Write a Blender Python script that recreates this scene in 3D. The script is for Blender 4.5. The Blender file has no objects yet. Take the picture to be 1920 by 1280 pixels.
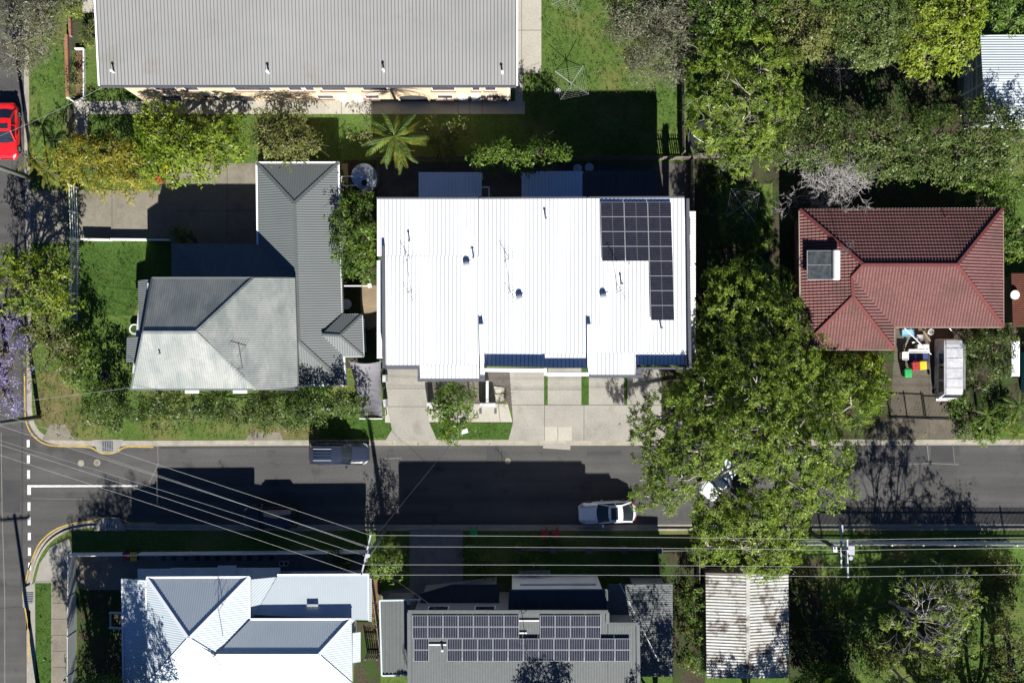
import bpy, math, random
import numpy as np
from mathutils import Vector, Matrix, noise

# ------------------------------------------------------------------ camera, sky, sun, exposure
SC = bpy.context.scene
COL = SC.collection
CAM_H = 80.0
FPX = 35.0 / 36.0 * 1920.0
cam_d = bpy.data.cameras.new('camera')
cam_d.lens = 35.0
cam_d.sensor_width = 36.0
cam_d.clip_end = 2000.0
cam = bpy.data.objects.new('camera', cam_d)
cam.location = (0, 0, CAM_H)
COL.objects.link(cam)
SC.camera = cam

SUN_EL = math.radians(35.3)
SHADOW_AZ = math.radians(8.3)            # shadows fall up the picture and a little to the left
to_sun = Vector((math.sin(SHADOW_AZ) * math.cos(SUN_EL), -math.cos(SHADOW_AZ) * math.cos(SUN_EL), math.sin(SUN_EL)))
world = bpy.data.worlds.new('World')
SC.world = world
world.use_nodes = True
wn = world.node_tree
sky = wn.nodes.new('ShaderNodeTexSky')
sky.sky_type = 'NISHITA'
sky.sun_disc = False
sky.sun_elevation = SUN_EL
sky.sun_rotation = math.atan2(to_sun.x, to_sun.y)
sky.air_density = 0.5
sky.dust_density = 0.0
sky.ozone_density = 10.0
bg = wn.nodes['Background']
bg.inputs['Strength'].default_value = 0.05
wn.links.new(sky.outputs['Color'], bg.inputs['Color'])
sun_d = bpy.data.lights.new('sun', 'SUN')
sun_d.energy = 5.0
sun_d.angle = math.radians(0.53)
sun_d.color = (1.0, 0.965, 0.905)
sun = bpy.data.objects.new('sun', sun_d)
sun.rotation_euler = to_sun.to_track_quat('Z', 'Y').to_euler()
COL.objects.link(sun)
SC.view_settings.view_transform = 'Standard'
SC.view_settings.look = 'None'
SC.view_settings.gamma = 1.0
SC.view_settings.use_curve_mapping = False
SC.view_settings.exposure = 1.15
SC.render.engine = 'CYCLES'
SC.cycles.max_bounces = 5
SC.cycles.diffuse_bounces = 2
SC.cycles.transparent_max_bounces = 4

# ------------------------------------------------------------------ helpers
Z = 0.12                                  # level of the building lots; the roadway is at 0


def W(px, py, h=0.0):
    """The point at height h that the photograph shows at pixel (px, py)."""
    s = (CAM_H - h) / FPX
    return Vector(((px - 960.0) * s, (640.0 - py) * s, h))


def W2(pts, h=Z):
    return [W(x, y, h) for x, y in pts]


class MB:
    def __init__(s):
        s.v = []
        s.f = []
        s.m = []

    def face(s, pts, mi=0):
        b = len(s.v)
        s.v.extend([tuple(p) for p in pts])
        s.f.append(list(range(b, b + len(pts))))
        s.m.append(mi)

    def idx(s, pts, faces, mi=0):
        b = len(s.v)
        s.v.extend([tuple(p) for p in pts])
        for f in faces:
            s.f.append([b + i for i in f])
            s.m.append(mi)

    def hexa(s, p, mi=0):                 # p: 4 bottom then 4 top
        s.idx(p, [(3, 2, 1, 0), (4, 5, 6, 7), (0, 1, 5, 4), (1, 2, 6, 5), (2, 3, 7, 6), (3, 0, 4, 7)], mi)

    def box(s, c, size, rz=0.0, mi=0):
        x, y, z = size[0] / 2, size[1] / 2, size[2] / 2
        ca, sa = math.cos(rz), math.sin(rz)
        p = []
        for dz in (-z, z):
            for dx, dy in ((-x, -y), (x, -y), (x, y), (-x, y)):
                p.append((c[0] + dx * ca - dy * sa, c[1] + dx * sa + dy * ca, c[2] + dz))
        s.hexa(p, mi)

    def prism(s, pts, z0, z1, mi=0, top=None):
        n = len(pts)
        ar = sum(pts[i][0] * pts[(i + 1) % n][1] - pts[(i + 1) % n][0] * pts[i][1] for i in range(n))
        if ar < 0:
            pts = list(reversed(pts))
        P = [(p[0], p[1], z0) for p in pts] + [(p[0], p[1], z1) for p in pts]
        s.idx(P, [list(range(n - 1, -1, -1))] + [(i, (i + 1) % n, n + (i + 1) % n, n + i) for i in range(n)], mi)
        s.idx(P[n:], [list(range(n))], mi if top is None else top)

    def bar(s, p, q, w, h, mi=0):
        p, q = Vector(p), Vector(q)
        d = (q - p)
        if d.length < 1e-6:
            return
        d.normalize()
        a = d.cross(Vector((0, 0, 1)))
        a = Vector((1, 0, 0)) if a.length < 1e-3 else a.normalized()
        b = a.cross(d).normalized()
        a = a * (w / 2)
        b = b * (h / 2)
        s.hexa([p - a - b, p + a - b, q + a - b, q - a - b, p - a + b, p + a + b, q + a + b, q - a + b], mi)

    def tube(s, pts, rad, n=6, mi=0, cap=True):
        pts = [Vector(p) for p in pts]
        if not isinstance(rad, (list, tuple)):
            rad = [rad] * len(pts)
        b0 = len(s.v)
        for i, p in enumerate(pts):
            d = pts[min(i + 1, len(pts) - 1)] - pts[max(i - 1, 0)]
            d = d.normalized() if d.length > 1e-9 else Vector((0, 0, 1))
            a = d.cross(Vector((0.31, 0.87, 0.12)))
            if a.length < 1e-3:
                a = d.cross(Vector((1, 0, 0)))
            a.normalize()
            c = d.cross(a)
            for k in range(n):
                t = 2 * math.pi * k / n
                s.v.append(tuple(p + (a * math.cos(t) + c * math.sin(t)) * rad[i]))
        for i in range(len(pts) - 1):
            for k in range(n):
                k2 = (k + 1) % n
                s.f.append([b0 + i * n + k, b0 + i * n + k2, b0 + (i + 1) * n + k2, b0 + (i + 1) * n + k])
                s.m.append(mi)
        if cap:
            s.f.append([b0 + k for k in range(n)][::-1])
            s.m.append(mi)
            e = b0 + (len(pts) - 1) * n
            s.f.append([e + k for k in range(n)])
            s.m.append(mi)

    def disc(s, c, r, z0, z1, n=20, mi=0, r1=None):
        r1 = r if r1 is None else r1
        s.idx([(c[0] + r * math.cos(2 * math.pi * k / n), c[1] + r * math.sin(2 * math.pi * k / n), z0) for k in range(n)] +
              [(c[0] + r1 * math.cos(2 * math.pi * k / n), c[1] + r1 * math.sin(2 * math.pi * k / n), z1) for k in range(n)],
              [(k, (k + 1) % n, n + (k + 1) % n, n + k) for k in range(n)] + [list(range(n, 2 * n))], mi)

    def strip(s, pts, w, z0, z1, mi=0, off=0.0):
        """A band of width w that follows a line on the ground, off to its left by off."""
        L, R = [], []
        pts = [Vector((p[0], p[1], 0)) for p in pts]
        for i, p in enumerate(pts):
            d = (pts[min(i + 1, len(pts) - 1)] - pts[max(i - 1, 0)]).normalized()
            nrm = Vector((-d.y, d.x, 0))
            L.append(p + nrm * (off + w / 2))
            R.append(p + nrm * (off - w / 2))
        for i in range(len(pts) - 1):
            q = [R[i], R[i + 1], L[i + 1], L[i]]
            if z1 - z0 < 0.02:
                s.face([(a.x, a.y, z1) for a in q], mi)
            else:
                s.hexa([(a.x, a.y, z0) for a in q] + [(a.x, a.y, z1) for a in q], mi)

    def mesh(s, name, mats, smooth=False):
        me = bpy.data.meshes.new(name)
        me.from_pydata(s.v, [], s.f)
        for m in (mats if isinstance(mats, (list, tuple)) else [mats]):
            me.materials.append(m)
        me.polygons.foreach_set('material_index', s.m)
        if smooth:
            me.polygons.foreach_set('use_smooth', [True] * len(me.polygons))
        me.update()
        return me

    def build(s, name, mats, parent=None, smooth=False, local=False):
        return link(name, s.mesh(name, mats, smooth), parent, local)


def link(name, me, parent=None, local=False):
    o = bpy.data.objects.new(name, me)
    COL.objects.link(o)
    if parent is not None:
        o.parent = parent
        if not local and parent.type == 'EMPTY':
            o.matrix_parent_inverse = Matrix.Translation(-parent.location)
    return o


def tag(o, label=None, cat=None, group=None, kind=None):
    if label:
        o['label'] = label
    if cat:
        o['category'] = cat
    if group:
        o['group'] = group
    if kind:
        o['kind'] = kind
    return o


def thing(name, label, cat, loc=(0, 0, 0), group=None, rz=0.0):
    o = bpy.data.objects.new(name, None)
    o.location = loc
    o.rotation_euler = (0, 0, rz)
    o.empty_display_size = 0.3
    COL.objects.link(o)
    return tag(o, label, cat, group)


def copy_tree(o, parent=None):
    c = o.copy()
    COL.objects.link(c)
    if parent is not None:
        c.parent = parent
    for ch in list(o.children):
        copy_tree(ch, c)
    return c


# ------------------------------------------------------------------ materials
def nodes_of(name):
    m = bpy.data.materials.new(name)
    m.use_nodes = True
    nt = m.node_tree
    return m, nt, nt.nodes['Principled BSDF']


def nnode(nt, t, **kw):
    n = nt.nodes.new(t)
    for k, v in kw.items():
        setattr(n, k, v)
    return n


def noise_fac(nt, scale, detail=4, rough=0.6, stretch=None, obj=False):
    if obj:
        tc = nnode(nt, 'ShaderNodeTexCoord')
        src = tc.outputs['Object']
    else:
        src = nnode(nt, 'ShaderNodeNewGeometry').outputs['Position']
    if stretch:
        mp = nnode(nt, 'ShaderNodeMapping')
        mp.inputs['Scale'].default_value = stretch
        nt.links.new(src, mp.inputs['Vector'])
        src = mp.outputs['Vector']
    n = nnode(nt, 'ShaderNodeTexNoise')
    n.inputs['Scale'].default_value = scale
    n.inputs['Detail'].default_value = detail
    n.inputs['Roughness'].default_value = rough
    nt.links.new(src, n.inputs['Vector'])
    return n.outputs['Fac']


def ramp(nt, fac, stops):
    r = nnode(nt, 'ShaderNodeValToRGB')
    el = r.color_ramp.elements
    while len(el) < len(stops):
        el.new(0.5)
    for e, (p, c) in zip(el, stops):
        e.position = p
        e.color = (c[0], c[1], c[2], 1)
    nt.links.new(fac, r.inputs['Fac'])
    return r.outputs['Color']


def mixc(nt, a, b, fac, mode='MIX'):
    m = nnode(nt, 'ShaderNodeMix', data_type='RGBA', blend_type=mode)
    for sock, v in ((m.inputs[6], a), (m.inputs[7], b), (m.inputs[0], fac)):
        if isinstance(v, (int, float)):
            sock.default_value = v
        elif isinstance(v, (tuple, list)):
            sock.default_value = (v[0], v[1], v[2], 1)
        else:
            nt.links.new(v, sock)
    return m.outputs[2]


def M(name, c1, c2=None, scale=1.5, fine=None, rough=0.8, spec=0.3, metal=0.0, bump=0.0, bscale=30.0, stretch=None,
      lo=0.35, hi=0.68, spots=None, coat=0.0, famp=0.16):
    """Two tones mixed by broad noise, then broken up by a fine one; spots = (colour, scale, low, high)."""
    m, nt, p = nodes_of(name)
    c2 = c2 or tuple(x * 0.8 for x in c1)
    col = ramp(nt, noise_fac(nt, scale, 5, 0.6, stretch), [(lo, c1), (hi, c2)])
    if fine:
        f = ramp(nt, noise_fac(nt, fine, 3, 0.7), [(0.25, (1 - famp,) * 3), (0.75, (1 + famp,) * 3)])
        col = mixc(nt, col, f, 1.0, 'MULTIPLY')
    if spots:
        sc, ss, a, b = spots
        k = ramp(nt, noise_fac(nt, ss, 4, 0.65, stretch), [(a, (0, 0, 0)), (b, (1, 1, 1))])
        col = mixc(nt, col, sc, k)
    nt.links.new(col, p.inputs['Base Color'])
    p.inputs['Roughness'].default_value = rough
    p.inputs['Specular IOR Level'].default_value = spec
    p.inputs['Metallic'].default_value = metal
    p.inputs['Coat Weight'].default_value = coat
    p.inputs['Coat Roughness'].default_value = 0.05
    if bump:
        b = nnode(nt, 'ShaderNodeBump')
        b.inputs['Strength'].default_value = bump
        b.inputs['Distance'].default_value = 0.05
        nt.links.new(noise_fac(nt, bscale, 3, 0.7), b.inputs['Height'])
        nt.links.new(b.outputs['Normal'], p.inputs['Normal'])
    return m


def leaf_mat(name, dark, mid, light, trans=0.36):
    m, nt, p = nodes_of(name)
    nt.nodes.remove(p)
    at = nnode(nt, 'ShaderNodeAttribute', attribute_name='tint')
    col = ramp(nt, at.outputs['Fac'], [(0.05, dark), (0.5, mid), (0.95, light)])
    d = nnode(nt, 'ShaderNodeBsdfDiffuse')
    t = nnode(nt, 'ShaderNodeBsdfTranslucent')
    g = nnode(nt, 'ShaderNodeBsdfGlossy')
    g.inputs['Roughness'].default_value = 0.42
    g.inputs['Color'].default_value = (0.6, 0.6, 0.6, 1)
    a = nnode(nt, 'ShaderNodeMixShader')
    b = nnode(nt, 'ShaderNodeMixShader')
    a.inputs[0].default_value = trans
    b.inputs[0].default_value = 0.025
    nt.links.new(col, d.inputs['Color'])
    nt.links.new(col, t.inputs['Color'])
    nt.links.new(d.outputs[0], a.inputs[1])
    nt.links.new(t.outputs[0], a.inputs[2])
    nt.links.new(a.outputs[0], b.inputs[1])
    nt.links.new(g.outputs[0], b.inputs[2])
    nt.links.new(b.outputs[0], nt.nodes['Material Output'].inputs['Surface'])
    return m


def cell_mat(name, nx, ny, line, base, wx=0.07, wy=0.05, lx=1.0, ly=1.0, mid=None):
    """Photovoltaic glass: dark cells with thin lines; the panel's mesh spans -0.5 to 0.5 in object space."""
    m, nt, p = nodes_of(name)
    tc = nnode(nt, 'ShaderNodeTexCoord')
    sp = nnode(nt, 'ShaderNodeSeparateXYZ')
    nt.links.new(tc.outputs['UV'], sp.inputs[0])

    def lines(sock, n, w, amount):
        a = nnode(nt, 'ShaderNodeMath', operation='MULTIPLY')
        a.inputs[1].default_value = n
        nt.links.new(sock, a.inputs[0])
        f = nnode(nt, 'ShaderNodeMath', operation='FRACT')
        nt.links.new(a.outputs[0], f.inputs[0])
        l = nnode(nt, 'ShaderNodeMath', operation='LESS_THAN')
        l.inputs[1].default_value = w
        nt.links.new(f.outputs[0], l.inputs[0])
        k = nnode(nt, 'ShaderNodeMath', operation='MULTIPLY')
        k.inputs[1].default_value = amount
        nt.links.new(l.outputs[0], k.inputs[0])
        return k.outputs[0]
    nz = ramp(nt, noise_fac(nt, 3.0, 3), [(0.3, base), (0.7, tuple(c * 1.6 for c in base))])
    col = mixc(nt, nz, line, lines(sp.outputs[0], nx, wx, lx))
    col = mixc(nt, col, line, lines(sp.outputs[1], ny, wy, ly))
    nt.links.new(col, p.inputs['Base Color'])
    p.inputs['Roughness'].default_value = 0.18
    p.inputs['Specular IOR Level'].default_value = 0.35
    return m


MAT = {}
MAT['asphalt'] = M('asphalt', (0.063, 0.0625, 0.061), (0.075, 0.0735, 0.071), 0.25, fine=9, famp=0.22, rough=0.92, spec=0.2, bump=0.25, bscale=14,
                   spots=((0.088, 0.086, 0.082), 0.13, 0.54, 0.72))
MAT['asphalt_dark'] = M('asphalt_patch', (0.046, 0.046, 0.048), (0.055, 0.055, 0.055), 0.6, fine=9, rough=0.9, spec=0.2, bump=0.2)
MAT['seal'] = M('crack_sealant', (0.2, 0.19, 0.17), (0.14, 0.135, 0.125), 2.0, rough=0.9)
MAT['seal_dark'] = M('bitumen_seam', (0.035, 0.035, 0.037), (0.05, 0.05, 0.05), 2.0, rough=0.8)
MAT['concrete'] = M('concrete', (0.275, 0.264, 0.232), (0.225, 0.217, 0.19), 0.5, fine=7, rough=0.9, spec=0.2,
                    spots=((0.16, 0.15, 0.125), 0.35, 0.58, 0.78))
MAT['concrete_pale'] = M('pale_concrete', (0.36, 0.34, 0.29), (0.31, 0.295, 0.255), 0.6, fine=7, rough=0.9, spec=0.2)
MAT['concrete_old'] = M('stained_concrete', (0.2, 0.182, 0.145), (0.16, 0.144, 0.115), 0.45, fine=6, rough=0.92, spec=0.15,
                        spots=((0.1, 0.09, 0.07), 0.3, 0.52, 0.75))
MAT['concrete_dark'] = M('dark_stained_concrete', (0.11, 0.098, 0.076), (0.08, 0.07, 0.055), 0.45, fine=6, rough=0.92, spec=0.15,
                         spots=((0.15, 0.13, 0.095), 0.5, 0.55, 0.75))
MAT['aggregate'] = M('exposed_aggregate', (0.2, 0.195, 0.19), (0.15, 0.148, 0.145), 2.5, fine=16, rough=0.85)
MAT['kerb'] = M('kerb_concrete', (0.31, 0.285, 0.235), (0.22, 0.205, 0.17), 1.2, fine=9, rough=0.9)
MAT['paver'] = M('dark_pavers', (0.095, 0.085, 0.075), (0.065, 0.06, 0.055), 1.2, fine=6, rough=0.9)
MAT['grass'] = M('grass', (0.055, 0.1, 0.02), (0.08, 0.122, 0.028), 0.35, fine=5.5, famp=0.4, rough=0.95, spec=0.1, bump=0.7, bscale=9,
                 spots=((0.15, 0.135, 0.05), 0.17, 0.5, 0.74))
MAT['tuft'] = leaf_mat('grass_blade', (0.035, 0.06, 0.012), (0.07, 0.115, 0.024), (0.13, 0.16, 0.045))
MAT['litter'] = leaf_mat('fallen_leaf', (0.05, 0.035, 0.02), (0.14, 0.1, 0.045), (0.26, 0.2, 0.07), 0.1)
MAT['grass_lush'] = M('lush_grass', (0.033, 0.072, 0.012), (0.05, 0.092, 0.019), 0.8, fine=6, famp=0.4, rough=0.95, spec=0.1, bump=0.7, bscale=10)
MAT['grass_dry'] = M('dry_grass', (0.105, 0.108, 0.036), (0.145, 0.115, 0.06), 0.4, fine=5.5, famp=0.35, rough=0.95, spec=0.1, bump=0.7, bscale=9,
                     spots=((0.06, 0.09, 0.02), 0.5, 0.5, 0.7))
MAT['soil'] = M('soil', (0.062, 0.05, 0.034), (0.04, 0.034, 0.024), 0.7, fine=6, famp=0.4, rough=0.95, spec=0.1, bump=0.6, bscale=9,
                spots=((0.036, 0.062, 0.016), 0.6, 0.42, 0.6))
MAT['sand'] = M('bare_sand', (0.24, 0.185, 0.125), (0.19, 0.145, 0.095), 0.9, fine=7, rough=0.95, spec=0.1)
MAT['mulch'] = M('mulch', (0.16, 0.1, 0.055), (0.1, 0.06, 0.035), 1.5, fine=6, rough=0.95)
MAT['paint_white'] = M('white_paint', (0.78, 0.78, 0.76), (0.66, 0.66, 0.64), 2.0, rough=0.6)
MAT['road_white'] = M('road_marking_white', (0.72, 0.72, 0.7), (0.45, 0.45, 0.44), 3.0, fine=9, rough=0.8)
MAT['road_yellow'] = M('road_marking_yellow', (0.46, 0.31, 0.05), (0.3, 0.215, 0.07), 2.5, fine=8, rough=0.8)
MAT['roof_white'] = M('white_steel_roof', (0.77, 0.79, 0.81), (0.7, 0.72, 0.74), 0.4, rough=0.55, spec=0.35,
                      stretch=(2.2, 0.25, 1), spots=((0.47, 0.47, 0.46), 0.6, 0.62, 0.82))
MAT['roof_shade_blue'] = M('shade_tinted_steel_roof', (0.44, 0.55, 0.7), (0.4, 0.5, 0.65), 0.6, rough=0.5)  # blue of the skylit shade is put into this roof's base colour
MAT['roof_shale'] = M('pale_steel_roof', (0.45, 0.505, 0.535), (0.42, 0.475, 0.505), 0.5, rough=0.5, spec=0.4)
MAT['roof_fibro'] = M('weathered_fibre_cement_roof', (0.245, 0.247, 0.243), (0.21, 0.212, 0.207), 0.16, fine=None, rough=0.95, spec=0.1,
                      spots=((0.19, 0.165, 0.125), 0.22, 0.6, 0.8))
MAT['roof_lap'] = M('grimy_lap_joint', (0.1, 0.098, 0.095), (0.14, 0.14, 0.135), 0.4, rough=0.95)
MAT['roof_pale'] = M('faded_green_steel_roof', (0.185, 0.201, 0.19), (0.262, 0.27, 0.252), 0.5, fine=4, famp=0.1, rough=0.6, spec=0.3, stretch=(1.1, 0.45, 1),
                     spots=((0.155, 0.175, 0.168), 0.8, 0.46, 0.64))
MAT['roof_grey'] = M('grey_steel_roof', (0.118, 0.13, 0.13), (0.108, 0.12, 0.12), 0.5, rough=0.5, spec=0.35)
MAT['roof_cool'] = M('light_grey_steel_roof', (0.093, 0.104, 0.104), (0.085, 0.095, 0.095), 0.5, fine=4, rough=0.5, spec=0.35)
MAT['roof_navy'] = M('dark_steel_roof', (0.05, 0.052, 0.058), (0.042, 0.044, 0.05), 0.5, rough=0.5)
MAT['tile'] = M('red_roof_tile', (0.19, 0.086, 0.08), (0.155, 0.07, 0.066), 0.5, fine=5, famp=0.3, rough=0.75, spec=0.25,
                spots=((0.07, 0.048, 0.036), 0.3, 0.52, 0.75))
MAT['tile_joint'] = M('grimy_tile_channel', (0.065, 0.034, 0.031), (0.085, 0.045, 0.04), 0.8, rough=0.9)
MAT['tile_cap'] = M('red_ridge_tile', (0.145, 0.04, 0.037), (0.115, 0.034, 0.031), 1.0, fine=5, rough=0.75)
MAT['roof_rust'] = M('old_galvanised_roof', (0.43, 0.43, 0.41), (0.32, 0.31, 0.28), 0.5, fine=5, rough=0.7, spec=0.3,
                     spots=((0.09, 0.075, 0.06), 0.9, 0.52, 0.66))
MAT['white_lap'] = M('white_roof_rib', (0.25, 0.257, 0.262), (0.23, 0.237, 0.242), 0.5, rough=0.6)
MAT['rust'] = M('rusted_iron', (0.095, 0.032, 0.018), (0.065, 0.024, 0.015), 0.8, fine=4, rough=0.9)
MAT['wall_cream'] = M('cream_render', (0.5, 0.4, 0.27), (0.45, 0.36, 0.245), 0.6, rough=0.9)
MAT['wall_white'] = M('white_render', (0.72, 0.72, 0.7), (0.64, 0.64, 0.62), 0.7, rough=0.8)
MAT['wall_grey'] = M('grey_render', (0.2, 0.205, 0.22), (0.17, 0.175, 0.19), 0.7, rough=0.8)
MAT['wall_board'] = M('painted_boards', (0.42, 0.44, 0.44), (0.36, 0.38, 0.39), 0.7, rough=0.75)
MAT['fascia'] = M('charcoal_fascia', (0.085, 0.088, 0.105), (0.07, 0.073, 0.088), 0.7, rough=0.6)
MAT['brick'] = M('red_brick', (0.29, 0.14, 0.085), (0.22, 0.1, 0.06), 3.0, fine=7, rough=0.9)
MAT['timber'] = M('weathered_timber', (0.19, 0.165, 0.135), (0.13, 0.11, 0.09), 2.0, fine=6, rough=0.9)
MAT['steel'] = M('galvanised_steel', (0.42, 0.43, 0.44), (0.33, 0.34, 0.35), 2.0, rough=0.45, metal=0.6)
MAT['steel_dark'] = M('dark_steel', (0.05, 0.05, 0.055), (0.035, 0.035, 0.04), 2.0, rough=0.5)
MAT['alu'] = M('aluminium', (0.5, 0.51, 0.53), (0.44, 0.45, 0.47), 2.0, rough=0.4, metal=0.3)
MAT['glass'] = M('window_glass', (0.02, 0.025, 0.032), (0.03, 0.035, 0.04), 1.0, rough=0.08, spec=0.6)
MAT['tank'] = M('galvanised_tank', (0.5, 0.52, 0.55), (0.36, 0.38, 0.41), 1.5, rough=0.35, metal=0.75)
MAT['black'] = M('black_rubber', (0.018, 0.018, 0.018), (0.012, 0.012, 0.012), 2.0, rough=0.8)
MAT['pole'] = M('treated_pole', (0.11, 0.125, 0.1), (0.08, 0.09, 0.075), 1.0, fine=5, rough=0.9)
MAT['wire'] = M('power_conductor', (0.4, 0.4, 0.38), (0.34, 0.34, 0.32), 2.0, rough=0.5, spec=0.4)
MAT['wire_dark'] = M('service_cable', (0.05, 0.05, 0.05), (0.04, 0.04, 0.04), 2.0, rough=0.6)
MAT['sail'] = M('grey_shade_cloth', (0.17, 0.165, 0.18), (0.13, 0.127, 0.14), 0.8, rough=0.8)
MAT['bin_green'] = M('green_plastic', (0.03, 0.36, 0.1), (0.025, 0.3, 0.085), 3, rough=0.5)
MAT['bin_red'] = M('red_plastic', (0.36, 0.035, 0.038), (0.28, 0.03, 0.032), 3, rough=0.5)
MAT['bin_yellow'] = M('yellow_plastic', (0.66, 0.47, 0.02), (0.58, 0.4, 0.02), 3, rough=0.5)
MAT['bin_body'] = M('dark_green_plastic', (0.02, 0.05, 0.03), (0.015, 0.04, 0.022), 3, rough=0.5)
MAT['white_plastic'] = M('white_plastic', (0.68, 0.68, 0.66), (0.6, 0.6, 0.58), 3, rough=0.5)
MAT['blue_plastic'] = M('pale_blue_plastic', (0.2, 0.42, 0.6), (0.17, 0.36, 0.52), 3, rough=0.5)
MAT['bark'] = M('bark', (0.13, 0.105, 0.08), (0.08, 0.065, 0.05), 2.0, fine=6, rough=0.95)
MAT['bark_pale'] = M('pale_bark', (0.27, 0.245, 0.215), (0.19, 0.17, 0.15), 2.0, fine=6, rough=0.95)
MAT['bark_bare'] = M('bleached_twigs', (0.36, 0.34, 0.325), (0.26, 0.245, 0.235), 1.0, rough=0.95)

nt = MAT['asphalt'].node_tree
pb = nt.nodes['Principled BSDF']
src = pb.inputs['Base Color'].links[0].from_socket
tracks = ramp(nt, noise_fac(nt, 1.1, 3, 0.5, (0.05, 0.9, 1)), [(0.33, (0.76, 0.76, 0.77)), (0.67, (1.18, 1.18, 1.17))])
oil = ramp(nt, noise_fac(nt, 0.55, 4, 0.6), [(0.58, (1, 1, 1)), (0.72, (0.66, 0.66, 0.67))])
nt.links.new(mixc(nt, mixc(nt, src, tracks, 1.0, 'MULTIPLY'), oil, 1.0, 'MULTIPLY'), pb.inputs['Base Color'])

MAT['leaf_street'] = leaf_mat('street_tree_leaf', (0.063, 0.100, 0.014), (0.154, 0.228, 0.025), (0.268, 0.348, 0.051), 0.42)
MAT['leaf_lime'] = leaf_mat('lime_leaf', (0.080, 0.138, 0.011), (0.164, 0.228, 0.017), (0.276, 0.329, 0.037))
MAT['leaf_yellow'] = leaf_mat('yellow_green_leaf', (0.101, 0.106, 0.011), (0.213, 0.202, 0.020), (0.347, 0.314, 0.045))
MAT['leaf_olive'] = leaf_mat('olive_leaf', (0.062, 0.075, 0.018), (0.125, 0.14, 0.034), (0.21, 0.22, 0.065))
MAT['leaf_grey'] = leaf_mat('grey_leaf', (0.07, 0.075, 0.04), (0.13, 0.135, 0.08), (0.21, 0.205, 0.14))
MAT['leaf_dark'] = leaf_mat('dark_leaf', (0.029, 0.052, 0.011), (0.069, 0.106, 0.020), (0.140, 0.185, 0.050))
MAT['leaf_mid'] = leaf_mat('mid_green_leaf', (0.034, 0.073, 0.011), (0.090, 0.157, 0.018), (0.168, 0.241, 0.039))
MAT['leaf_palm'] = leaf_mat('palm_leaf', (0.055, 0.11, 0.02), (0.11, 0.19, 0.036), (0.26, 0.27, 0.06))
MAT['leaf_jaca'] = leaf_mat('jacaranda_bloom', (0.2, 0.17, 0.36), (0.28, 0.24, 0.46), (0.4, 0.36, 0.6))

PVB = cell_mat('solar_glass_blue', 2, 6, (0.2, 0.2, 0.2), (0.012, 0.013, 0.02), wx=0.02, wy=0.09, lx=0.9, ly=0.35)
PVG = cell_mat('solar_glass_grey', 6, 10, (0.26, 0.28, 0.3), (0.016, 0.018, 0.027), wx=0.2, wy=0.04, lx=0.42, ly=0.1)
# ------------------------------------------------------------------ profiled roof planes
def clip(poly, ax, val, keep_less):
    out = []
    n = len(poly)
    for i in range(n):
        a, b = poly[i], poly[(i + 1) % n]
        ia = (a[ax] <= val) if keep_less else (a[ax] >= val)
        ib = (b[ax] <= val) if keep_less else (b[ax] >= val)
        if ia:
            out.append(a)
        if ia != ib:
            t = (val - a[ax]) / (b[ax] - a[ax])
            out.append((a[0] + (b[0] - a[0]) * t, a[1] + (b[1] - a[1]) * t))
    return out


RIB = lambda p=0.25, d=0.035: (p, [(0.0, 0.0), (0.62, 0.0), (0.72, d), (0.9, d), (1.0, 0.0)])
CORR = lambda p=0.16, d=0.03: (p, [(0.0, 0.0), (0.25, d * 0.8), (0.5, d), (0.75, d * 0.2), (1.0, 0.0)])
SEAM = lambda p=0.26, d=0.05: (p, [(0.0, 0.0), (0.76, 0.0), (0.80, d), (0.96, d), (1.0, 0.0)])
COURSE = lambda p=0.29, d=0.05: (p, [(0.0, 0.0), (0.9, d), (1.0, 0.0)])
WAVE = lambda p=0.24, d=0.045: (p, [(0.0, 0.0), (0.3, d), (0.5, d * 0.7), (0.64, d * 0.1), (1.0, 0.0)])


def breaks(lo, hi, prof):
    if prof is None:
        return [(lo, 0.0), (hi, 0.0)]
    p, pts = prof
    out = []
    k = math.floor(lo / p)
    while k * p < hi:
        for u, h in pts[:-1]:
            out.append(((k + u) * p, h))
        k += 1
    out.append((k * p, 0.0))
    i0 = max(i for i, b in enumerate(out) if b[0] <= lo)
    i1 = min(i for i, b in enumerate(out) if b[0] >= hi)
    return out[i0:i1 + 1]


def plane_axes(P):
    n = Vector((0, 0, 0))
    for i in range(len(P)):
        n += P[i].cross(P[(i + 1) % len(P)])
    n.normalize()
    if n.z < 0:
        n = -n
    u = Vector((0, 0, 1)).cross(n)
    u = Vector((1, 0, 0)) if u.length < 1e-4 else u.normalized()
    v = n.cross(u)
    if v.z > 0:
        u, v = -u, -v
    return u, v, n


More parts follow.
